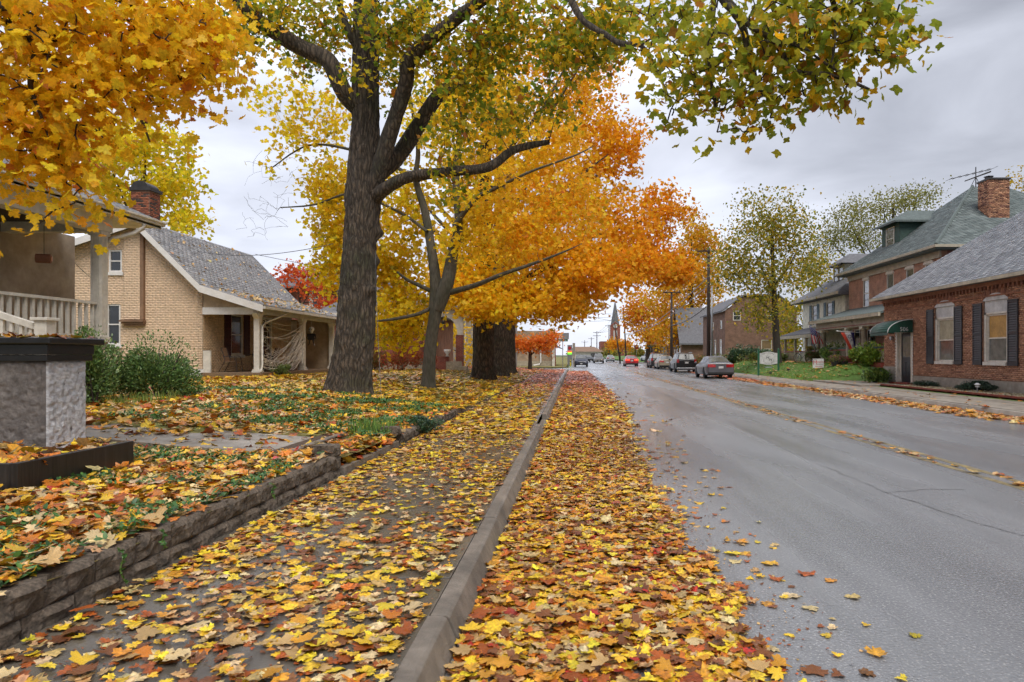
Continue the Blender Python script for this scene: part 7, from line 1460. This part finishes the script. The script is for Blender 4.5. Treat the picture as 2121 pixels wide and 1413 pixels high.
    for sx in (-1, 1):
        for sy in (-1, 1):
            wl = empty('wheel', (sx * (K['W'] / 2 - .11), sy * wb, r), 0, parent=root)
            MB().lathe([(r * .62, -.105), (r * .93, -.105), (r, -.075), (r, .075), (r * .93, .105), (r * .62, .105)], k=22, axis='x').build('tyre', M['rubber'], wl, smooth=False)
            q = MB(); q.lathe([(0, sx * .085), (r * .18, sx * .09), (r * .2, sx * .08), (r * .60, sx * .085), (r * .66, sx * .1), (r * .66, -sx * .08)], k=20, axis='x'); rim = q.build('rim', M['metal'], wl)
    tz0, tz1 = K['tz']; tw0, tw1 = K['tw']; hwt = ip(K['taily'], 3)
    for s in (-1, 1):
        q = MB(); y0 = by[0] - .025; q.hull8([(s * tw0, y0 + .0, tz0), (s * tw1, y0 + .03, tz0), (s * tw1, y0 + .2, tz0), (s * tw0, y0 + .2, tz0)], [(s * tw0, y0 + .01, tz1), (s * tw1, y0 + .035, tz1), (s * tw1, y0 + .2, tz1), (s * tw0, y0 + .2, tz1)]); q.build('taillight', M[tail], root, bevel=.01)
        yf = by[-1]; hz = ip(yf - .1, 2); q = MB(); q.hull8([(s * .42, yf - .02, hz - .2), (s * .76, yf - .10, hz - .17), (s * .76, yf - .3, hz - .17), (s * .42, yf - .3, hz - .2)], [(s * .42, yf - .05, hz - .04), (s * .74, yf - .14, hz - .0), (s * .74, yf - .3, hz - .0), (s * .42, yf - .3, hz - .04)]); q.build('headlight', M[head], root, bevel=.015)
        MB().lathe([(0, 0), (.07, .02), (.085, .09), (.06, .15), (0, .16)], c=(s * (ip(.9, 3) + .1), .86, zb(.9) + .06), k=10, axis='y').build('mirror', pm, root, smooth=True)
    MB().box(-.155, .155, by[0] - .024, by[0] - .008, tz0 - .07, tz0 + .07).build('licence_plate', M['signwhite'], root)
    if kind == 'sedan': MB().box(-.5, .5, by[0] - .016, by[0] + .03, tz1 - .02, tz1 + .012).build('chrome_strip', M['chrome'], root); MB().lathe([(.035, 0), (.045, 0), (.045, .1), (.035, .1)], c=(.55, by[0] - .02, .3), k=10, axis='y').build('exhaust', M['darkmetal'], root)
    if kind == 'suv':
        MB().box(-.3, .3, by[0] - .03, by[0] + .02, tz0 + .1, tz0 + .16).build('chrome_strip', M['chrome'], root)
        for s in (-1, 1): MB().tube([(s * .56, -1.7, 1.70), (s * .58, -1.5, 1.76), (s * .58, .0, 1.76), (s * .56, .2, 1.70)], .02, 6).build('roof_rail', M['chrome'], root)
    MB().box(-.38, .38, by[-1] - .03, by[-1] + .012, .48, .60).build('grille', M['near_black'], root); MB().box(-.15, .15, by[-1] + .013, by[-1] + .03, .36, .46).build('front_plate', M['signwhite'], root)
    return root
car('grey_sedan', 'grey four-door sedan parked nearest on the right kerb', 'sedan', (9.42, 45.9, 0), 0, paint('grey_paint', (.11, .11, .125)))
car('black_suv', 'black sport utility vehicle parked ahead of the grey sedan', 'suv', (9.78, 61.3, 0), 0, paint('black_car_paint', (.006, .0065, .008), 0), lowtrim=M['metal'])
car('tan_sedan', 'beige sedan parked between two dark sport utility vehicles', 'sedan', (9.85, 74.2, 0), 0, paint('beige_paint', (.34, .28, .20)))
car('dark_suv', 'dark brown-grey vehicle parked farthest of the right-kerb row', 'suv', (9.75, 80.6, 0), 0, paint('dark_paint', (.016, .013, .015), 0))
car('red_coupe', 'red car with glowing brake lights driving away', 'sedan', (7.7, 93, 0), 0, paint('red_paint', (.42, .015, .025), .1), tail='taillit')
car('navy_hatchback', 'dark blue hatchback parked facing us on the left', 'hatch', (.86, 88, 0), math.pi, paint('navy_paint', (.02, .024, .05)))
car('silver_suv', 'oncoming vehicle with bright headlights on the wet road', 'suv', (4.5, 126, 0), math.pi, paint('silver_paint', (.20, .19, .19)), head='headlit')
car('dark_car', 'dark car seen between the hatchback and the oncoming headlights', 'sedan', (2.75, 140, 0), math.pi + .25, paint('dark_car_paint', (.015, .015, .018)))
car('pale_car', 'pale car half hidden beside the oncoming vehicle', 'sedan', (7.9, 150, 0), 0, paint('pale_paint', (.36, .40, .40)))
car('white_van', 'white vehicle parked under the stop sign', 'suv', (14.5, 132, .2), .3, paint('white_car_paint', (.6, .6, .62)))

# ================================================================ poles, wires, signs
def pole(label, x, y, h, r=.15, arms=(), mat_='wood_pole', name='utility_pole', z0=.1, tilt=0):
    p = empty(name, (x, y, z0), 0, label, 'pole'); MB().tube([(0, 0, -.2), (tilt * .5, 0, h / 2), (tilt, 0, h)], [r, r * .85, r * .65], 12).build('shaft', M[mat_], p, smooth=True)
    for z, w in arms:
        MB().box(tilt - w / 2, tilt + w / 2, -.16, -.06, z - .06, z + .06).build('crossarm', M['wood_pole'], p)
        for i in range(4): MB().lathe([(0, 0), (.03, 0), (.05, .05), (.03, .1), (.045, .14), (0, .17)], c=(tilt - w / 2 + .12 + i * (w - .24) / 3, -.11, z + .06), k=8).build('insulator', M['darkmetal'], p)
        for s in (-1, 1): MB().tube([(tilt + s * w * .32, -.12, z - .04), (tilt, -.1, z - .55)], .025, 4).build('brace', M['wood_pole'], p)
    return p
pole('tall dark utility pole with crossarm behind the parked cars', 10.95, 55.2, 10.2, .165, ((9.9, 2.3),))
pole('pale grey metal pipe pole standing close to the tall wooden pole', 11.3, 55.6, 7.1, .09, (), 'metal', 'pipe_pole')
pole('second utility pole with short crossarm beyond the black vehicle', 11.05, 77, 8.6, .17, ((8.55, 2.0),)); pole('leaning utility pole in front of the church spire', 10.9, 142, 11, .17, ((10.6, 3.0), (9.0, 1.6)), tilt=-.6)
pole('tilted thin pole left of the church tower', 8.0, 118, 7.0, .14, (), tilt=-1.0); pole('distant utility pole above the silver vehicle', 8.6, 260, 10.5, .2, ((10, 3), (8.8, 3))); pole('faint utility pole at the road end', 8.2, 330, 10, .2, ((9.4, 3),)); pole('last tiny utility pole on the left horizon', 6.0, 400, 10, .25, ((9, 4),)); pole('far utility pole beside the little gold tree', 10.2, 200, 10.4, .18, ((10, 2.4),))
def wire(label, a, b, sag, r, m='wire'):
    a, b = Vector(a), Vector(b); tag(MB().tube([a.lerp(b, i / 14) + Vector((0, 0, -sag * 4 * (i / 14) * (1 - i / 14))) for i in range(15)], r, 4).build('power_line', M[m]), label, 'wire', 'overhead power lines')
wire('thick pale cable sagging from the tall pole to the leaning pole', (10.9, 55.1, 7.9), (10.4, 142, 6.0), 1.3, .05, 'wire_l'); wire('lower pale cable from the tall pole to the leaning pole', (10.9, 55.1, 7.2), (10.4, 142, 5.8), 1.2, .045, 'wire_l'); wire('lowest bundle cable past the second pole', (10.9, 55.1, 5.6), (11, 77, 4.9), .35, .05)
for i in range(4): wire(['outer', 'second', 'third', 'inner'][i] + ' wire on the far pole crossarms over the road', (9.0 + i * .9, 141.9, 10.75), (7.4 + i * .9, 260, 10.2), 1.4, .035)
for i, (xa, za) in enumerate(((-7, 9.5), (-7, 8.6), (-6.5, 7.6), (-6.8, 10.4))): wire(['uppermost', 'upper middle', 'lower middle', 'lowest'][(1, 2, 3, 0)[i]] + ' dark wire crossing the sky beside the spire', (xa, 110, za), (10.3, 142, 10.2 - i * .6), .5, .03)
for i, z in enumerate((9.9, 9.5)): wire(('upper', 'lower')[i] + ' wire between the tall pole and second pole crossarms', (10.2 + i * 1.2, 55, 10.0), (10.4 + i * 1.2, 76.9, 8.7), .5, .02)
wire('service wire from the chimney side to the big trunk', (-17, 30, 6.2), (-7.5, 21, 5.0), .3, .012); wire('service wire slanting above the tan roof', (-17, 36, 6.9), (-9, 60, 7.3), .2, .014); wire('thin cable running along the stucco corner to the tan house', (-12.85, 17.4, 3.9), (-18.6, 26.95, 4.1), .05, .01)
tag(MB().tube([at(790, 830, 16.4), at(783, 700, 16.9), at(779, 600, 17.1), at(778, 520, 17.1)], .007, 4).build('dangling_rope', M['wire']), 'thin dark rope dangling beside the big trunk', 'rope')

def blade_sign(label, x, y, h, texts=()):
    p = empty('street_sign', (x, y, .1), 0, label, 'sign'); MB().tube([(0, 0, 0), (0, 0, h)], .035, 8).build('post', M['metal'], p)
    MB().box(-.5, .5, -.02, .02, h, h + .22).build('name_blade', M['signgreen'], p); MB().box(-.02, .02, -.4, .4, h + .23, h + .42).build('cross_blade', M['signgreen'], p)
    MB().box(-.34, .34, -.024, -.021, h + .09, h + .14).build('blade_lettering', M['signwhite'], p)
    return p
blade_sign('green street name sign on a thin post at the left corner', -1.15, 66, 2.75); MB_ = blade_sign('green street name sign beyond the dark parked vehicle', 11.3, 100, 2.6)
ss = empty('stop_sign', (11.4, 124, .1), 0, 'red octagonal stop sign behind the red car', 'sign'); MB().tube([(0, 0, 0), (0, 0, 2.9)], .04, 8).build('post', M['metal'], ss); MB().lathe([(0, 0), (.42, 0), (.42, -.02), (0, -.02)], c=(0, -.05, 2.9), k=8, axis='y').build('plate', M['signred'], ss); text_mesh('STOP', .3, M['signwhite'], ss, basis((0, -.075, 2.9), (1, 0, 0), (0, 0, 1)))
MB().box(-.5, -.1, -.05, -.03, 2.5, 3.2).build('side_plate', M['metal'], ss)
ys_ = empty('pedestrian_sign', (9.1, 165, 0), 0, 'yellow diamond warning sign beside the far pole', 'sign'); MB().tube([(0, 0, 0), (0, 0, 2.6)], .05, 6).build('post', M['metal'], ys_); MB().slab([(0, -.06, 1.7), (.5, -.06, 2.2), (0, -.06, 2.7), (-.5, -.06, 2.2)], (0, .02, 0)).build('plate', M['signyellow'], ys_); MB().box(-.06, .06, -.08, -.061, 1.95, 2.45).build('pedestrian_mark', M['ink'], ys_)

# welcome sign
wsx, wsy = 12.55, 46.0; wz = float(gr(13.1, wsy)); wl_ = empty('welcome_sign', (13.2, wsy, wz), 0, 'white curved board sign with intertwined letters between green posts', 'sign')
for s in (-.68, .68):
    MB().box(s - .055, s + .055, -.055, .055, -.1, 1.62).build('post', M['signgreen'], wl_); MB().lathe([(0, 1.62), (.05, 1.62), (.07, 1.68), (.05, 1.74), (0, 1.77)], c=(s, 0, 0), k=10).build('finial', M['signgreen'], wl_, smooth=True)
topc = [(x, 1.44 + .10 * math.cos(x / .6 * math.pi / 2) ** 2) for x in np.linspace(-.6, .6, 11)]; botc = [(x, .72 - .09 * math.cos(x / .6 * math.pi / 2) ** 2) for x in np.linspace(.6, -.6, 11)]
MB().slab([(x, -.02, z) for x, z in topc + botc], (0, .04, 0)).build('board', M['signwhite'], wl_)
def arc_text(s, c, rad, a0, a1, size, parent, flip=False, m=None):
    for i, ch in enumerate(s):
        if ch == ' ': continue
        a = a0 + (a1 - a0) * i / max(len(s) - 1, 1); x, z = c[0] + rad * math.cos(a), c[1] + rad * math.sin(a); rt = a - math.pi / 2 + (math.pi if flip else 0)
        text_mesh(ch, size, m or M['ink'], parent, basis((x, -.026, z), (math.cos(rt), 0, math.sin(rt)), (-math.sin(rt), 0, math.cos(rt))), extrude=.002)
arc_text('WELCOME', (0, .62), .83, math.radians(115), math.radians(65), .12, wl_); arc_text('INN & BIKE MUSEUM', (0, 1.05), .36, math.radians(188), math.radians(352), .075, wl_, flip=True)
text_mesh('H', .30, M['ink'], wl_, basis((-.1, -.026, 1.13), (1, 0, 0), (0, 0, 1)), shear=.35, extrude=.002); text_mesh('H', .30, M['ink'], wl_, basis((.1, -.026, .99), (1, 0, 0), (0, 0, 1)), shear=.35, extrude=.002)
MB().box(-.27, .27, -.015, .015, .42, .54).build('address_plate', M['signgreen'], wl_); MB().box(-.22, .22, -.019, -.0151, .46, .50).build('address_lettering', M['signwhite'], wl_)
for i, (x, y) in enumerate(((12.95, 44.6), (13.75, 43.4))):
    sp_ = empty('spotlight', (x, y, float(gr(x, y))), .4, ['small ground spotlight left below the welcome sign', 'small dark ground spotlight right below the welcome sign'][i], 'lamp'); MB().tube([(0, 0, -.05), (0, 0, .12)], .012, 5).build('stake', M['darkmetal'], sp_); MB().lathe([(0, -.06), (.05, -.06), (.075, .08), (.06, .085), (0, .06)], c=(0, 0, .17), k=10, axis='y').build('lamp_head', M['darkmetal'], sp_)
# yard sign
yx, yy_ = 14.35, 39.8; yz = float(gr(yx, yy_)); yd = empty('yard_sign', (yx, yy_, yz), .12, 'white election yard sign with red lettering on the lawn', 'sign')
for s in (-.2, .2): MB().tube([(s, 0, -.1), (s, 0, .4)], .006, 4).build('wire_leg', M['metal'], yd)
MB().box(-.34, .34, -.006, .006, .12, .66).build('board', M['signwhite'], yd)
text_mesh('M', .36, M['signred'], yd, basis((-.2, -.009, .42), (1, 0, 0), (0, 0, 1)), extrude=.001); text_mesh('ENEFEE', .13, M['signred'], yd, basis((.11, -.009, .46), (1, 0, 0), (0, 0, 1)), extrude=.001); text_mesh('VOTE', .07, M['flagblue'], yd, basis((-.2, -.009, .61), (1, 0, 0), (0, 0, 1)), extrude=.001)
MB().box(-.1, .3, -.009, -.007, .3, .33).build('fine_print', M['metal'], yd); MB().box(-.2, .26, -.009, -.007, .18, .2).build('fine_print', M['signred'], yd)

# flags
def cloth_grid(f, nu, nv):
    return [f(i / nu, j / nv) for j in range(nv + 1) for i in range(nu + 1)]
def cloth_patch(name, f, u0, u1, v0, v1, m, parent, nu=8, nv=10, off=0):
    q = MB(); pts = [tuple(Vector(f(u0 + (u1 - u0) * i / nu, v0 + (v1 - v0) * j / nv)) + Vector((0, off, 0))) for j in range(nv + 1) for i in range(nu + 1)]
    q.add(pts, [(j * (nu + 1) + i, j * (nu + 1) + i + 1, (j + 1) * (nu + 1) + i + 1, (j + 1) * (nu + 1) + i) for j in range(nv) for i in range(nu)]); o = q.build(name, m, parent, smooth=True); md = o.modifiers.new('s', 'SOLIDIFY'); md.thickness = .004; return o
us = empty('american_flag', label='american flag on an angled staff at the porch post', cat='flag')
A_, B_ = Vector(at(1706, 701, 45.0)), Vector(at(1673, 671, 45.0)); MB().tube([A_ + Vector((.3, .1, -.3)), B_], .018, 6).build('staff', M['taupe'], us)
# hangs from the staff: u = across (stripes run down), v = downwards
fl0, fl1, fb0, fb1 = Vector(at(1676, 674, 44.9)), Vector(at(1699, 693, 44.9)), Vector(at(1684, 713, 44.9)), Vector(at(1705, 713, 44.9))
def fus(u, v): t_ = fl0.lerp(fl1, u); b_ = fb0.lerp(fb1, u); p = t_.lerp(b_, v); return (p.x, p.y + .07 * math.sin(u * 9 + v * 2) * (.3 + v), p.z)
for i in range(9): cloth_patch('stripe', fus, i / 9, (i + 1) / 9, .48, 1, M['flagred'] if i % 2 == 0 else M['flagwhite'], us, 3, 8)
cloth_patch('canton', fus, 0, .62, 0, .479, M['flagblue'], us, 6, 6)
for i in range(4): cloth_patch('stripe', fus, .62 + i * .095, .715 + i * .095, .0, .479, M['flagred'] if i % 2 == 0 else M['flagwhite'], us, 2, 6)
for i in range(6):
    for j in range(5):
        u, v = .06 + i * .095, .05 + j * .09; c = Vector(fus(u, v)); MB().lathe([(0, 0), (.02, 0), (.02, -.006), (0, -.006)], c=(c.x, c.y - .012, c.z), k=5, axis='y').build('star', M['flagwhite'], us)
op = empty('open_flag', label='red white and blue OPEN banner flag hanging from a horizontal pole', cat='flag')
pa, pb2 = Vector(at(1734, 686, 39.5)), Vector(at(1784, 689, 39.2)); MB().tube([pa, pb2], .02, 6).build('staff', M['signwhite'], op)
MB().lathe([(0, -.05), (.035, -.05), (.045, 0), (.035, .05), (0, .05)], c=tuple(pa), k=8, axis='x').build('staff_end', M['signwhite'], op)
o0, o1, q0, q1 = Vector(at(1741, 689, 39.3)), Vector(at(1769, 689, 39.3)), Vector(at(1766, 734, 39.3)), Vector(at(1774, 722, 39.3))
def fop(u, v): t_ = o0.lerp(o1, u); b_ = q0.lerp(q1, u); p = t_.lerp(b_, v); return (p.x + .05 * math.sin(v * 3) * (1 - u), p.y + .05 * math.sin(u * 6 + v * 3), p.z - .1 * v * (1 - u))
cloth_patch('red_band', fop, 0, .30, 0, 1, M['openred'], op, 4, 14); cloth_patch('white_band', fop, .3, .72, 0, 1, M['flagwhite'], op, 5, 14); cloth_patch('blue_band', fop, .72, 1, 0, 1, M['flagblue'], op, 4, 14)
for i, ch in enumerate('OPEN'):
    c = Vector(fop(.51, .22 + i * .22)); text_mesh(ch, .30 * (1 - .16 * i), M['flagblue'], op, basis((c.x, c.y - .03, c.z), (1, 0, -.12), (.12, 0, 1)), extrude=.002)
# bicycle with flower basket
bkx, bky = 15.9, 47.0; bk = empty('bicycle', (bkx, bky, float(gr(bkx, bky))), .35, 'old dark bicycle with a flower-filled front basket in the garden', 'bicycle')
for x in (-.48, .48):
    q = MB(); n = 20; q.tube([(x + .31 * math.cos(t), 0, .33 + .31 * math.sin(t)) for t in np.linspace(0, 2 * math.pi, n + 1)], .022, 6, cap=False); w_ = q.build('wheel', M['rubber'], bk)
    for k in range(5): t = k * math.pi / 5; MB().tube([(x + .3 * math.cos(t), 0, .33 + .3 * math.sin(t)), (x - .3 * math.cos(t), 0, .33 - .3 * math.sin(t))], .004, 4).build('spoke', M['metal'], w_)
q = MB(); q.tube([(-.48, 0, .33), (-.1, 0, .3), (-.2, 0, .75), (-.48, 0, .33)], .016, 6); q.tube([(-.1, 0, .3), (.36, 0, .72), (-.18, 0, .68)], .018, 6); q.tube([(.48, 0, .33), (.36, 0, .75), (.33, 0, .95)], .016, 6); q.build('frame', M['flagblue'], bk)
MB().tube([(.25, -.25, .98), (.34, -.12, .98), (.34, .12, .98), (.25, .25, .98)], .013, 6).build('handlebar', M['metal'], bk); MB().hull8([(-.34, -.08, .78), (-.08, -.03, .78), (-.08, .03, .78), (-.34, .08, .78)], [(-.34, -.1, .83), (-.08, -.03, .82), (-.08, .03, .82), (-.34, .1, .83)]).build('saddle', M['black'], bk)
MB().lathe([(0, .72), (.13, .72), (.17, .95), (.15, .95), (0, .78)], c=(.55, 0, 0), k=12).build('basket', M['browntrim'], bk)
n = 500; v_ = unit(rng.standard_normal((n, 3))) * (rng.random((n, 1)) ** .4) * np.array([.3, .28, .17]) + np.array([.55, 0, 1.02]); bulk('flowers', LC, LCF, frames(rng.standard_normal((n, 3)), rng.standard_normal((n, 3)), np.full(n, .06)), v_, mixcol(n, [(.3, .25, .05), (.55, .35, .05), (.16, .2, .05)], [.4, .3, .3]), M['leaf'], bk)['kind'] = 'stuff'
# pots, pumpkins and chairs at the porch
def pot(label, x, y, z, r, cols, pm='charcoal', fl=.9):
    p = empty('flower_pot', (x, y, z), 0, label, 'flower pot'); MB().lathe([(0, 0), (r * .7, 0), (r, r * 1.2), (r * 1.06, r * 1.25), (r * .9, r * 1.25), (0, r * 1.1)], k=14).build('pot', M[pm], p)
    n = 420; v = unit(rng.standard_normal((n, 3))) * (rng.random((n, 1)) ** .35) * np.array([r * 1.45, r * 1.45, r * fl]) + np.array([0, 0, r * 1.55]); bulk('plant', LC, LCF, frames(rng.standard_normal((n, 3)) + np.array([0, 0, .5]), rng.standard_normal((n, 3)), np.full(n, r * .3)), v, mixcol(n, cols, [1 / len(cols)] * len(cols)), M['leaf'], p)['kind'] = 'stuff'
pot('dark pot of yellow chrysanthemums on the porch step', 15.95, 41.3, 1.0, .22, [(.6, .4, .03), (.3, .3, .05)]); pot('pot of dull pink mums at the foot of the steps', 15.2, 39.3, .84, .3, [(.2, .2, .07), (.3, .14, .13), (.14, .2, .05)]); pot('dark pot of red flowers beside the steps', 15.6, 39.1, .9, .24, [(.3, .06, .08), (.12, .17, .05)]); pot('terracotta pot of greenery by the porch column', 16.1, 38.7, 1.05, .24, [(.12, .2, .04), (.2, .28, .06)], 'terracotta')
def pumpkin(label, x, y, z, r):
    q = MB(); k = 24; prof = [(.12, .0), (.7, .08), (1, .42), (.92, .72), (.5, .88), (.12, .82)]; vs = []
    for rr, zz in prof:
        for j in range(k): t = 2 * math.pi * j / k; w = 1 - .07 * (j % 3 == 0); vs.append((rr * r * w * math.cos(t), rr * r * w * math.sin(t), zz * r * 1.6))
    q.add(vs, [(i * k + j, i * k + (j + 1) % k, (i + 1) * k + (j + 1) % k, (i + 1) * k + j) for i in range(len(prof) - 1) for j in range(k)] + [tuple(range(k))[::-1], tuple(range((len(prof) - 1) * k, len(prof) * k))]); p = empty('pumpkin', (x, y, z), 0, label, 'pumpkin'); q.build('flesh', M['pumpkin'], p, smooth=True); MB().tube([(0, 0, r * 1.3), (.01, .01, r * 1.6), (.04, .02, r * 1.75)], [.025, .018, .015], 6).build('stalk', M['browntrim'], p)
pumpkin('orange pumpkin beside the nearest porch column', 16.55, 38.55, 1.12, .19); pumpkin('pumpkin at the middle porch column', 16.55, 40.75, 1.12, .2)
for i, (x, y) in enumerate(((17.6, 40.2), (17.5, 39.4))):
    c = empty('porch_chair', (x, y, pf), math.radians(60), ['white metal chair behind the middle porch column', 'white metal chair with orange cushion on the porch'][i], 'chair')
    for sx in (-.24, .24):
        for sy in (-.22, .22): MB().tube([(sx, sy, 0), (sx, sy * .95, .43)], .015, 5).build('leg', M['signwhite'], c)
        MB().tube([(sx, -.22, .43), (sx, -.3, .9)], .015, 5).build('back_post', M['signwhite'], c)
    MB().box(-.25, .25, -.23, .23, .43, .46).build('seat', M['signwhite'], c); MB().box(-.25, .25, -.31, -.28, .55, .9).build('backrest', M['signwhite'], c); MB().cbox((0, -.2, .62), (.4, .14, .32)).build('cushion', M['pumpkin' if i else 'shade_pale'], c, bevel=.05)
wr_ = empty('wreath', (18.93, 42.9, 2.5), 0, 'dark round wreath on the green-roofed house porch wall', 'wreath'); MB().tube([(0, .22 * math.cos(t), .22 * math.sin(t)) for t in np.linspace(0, 2 * math.pi, 17)], .06, 6, cap=False).build('ring', M['darkgreen'], wr_)
pl_ = empty('path_light', (14.3, 24.0, .2), 0, 'small white path light in the gravel bed', 'lamp'); MB().tube([(0, 0, 0), (0, 0, .22)], .02, 6).build('stake', M['metal'], pl_); MB().lathe([(0, .2), (.07, .2), (.07, .28), (.11, .29), (.03, .35), (0, .35)], k=12).build('cap', M['signwhite'], pl_)
# stone marker and litter
tag(MB().slab([(-2.2, 22.5, .19), (-2.05, 22.55, .19), (-2.08, 22.68, .19), (-2.18, 22.66, .19)], (0, 0, .02)).build('paper_scrap', M['signwhite']), 'white paper scrap lying in the leaves near the sidewalk', 'litter')

# ---------------------------------------------------------------- put each house's origin at its base
for r_ in [o for o in bpy.data.objects if o.type == 'EMPTY' and o.parent is None and o.location.length < 1e-6 and o.children]:
    mn = Vector((1e9,) * 3); mx_ = Vector((-1e9,) * 3)
    for c in r_.children:
        if c.type != 'MESH' or not c.data.vertices: continue
        for b in c.bound_box:
            for k in range(3): mn[k] = min(mn[k], b[k] + c.location[k]); mx_[k] = max(mx_[k], b[k] + c.location[k])
    if mn.x > 1e8: continue
    base = Vector(((mn.x + mx_.x) / 2, (mn.y + mx_.y) / 2, mn.z)); r_.location = base
    for c in r_.children: c.matrix_parent_inverse = Matrix.Translation(-base)
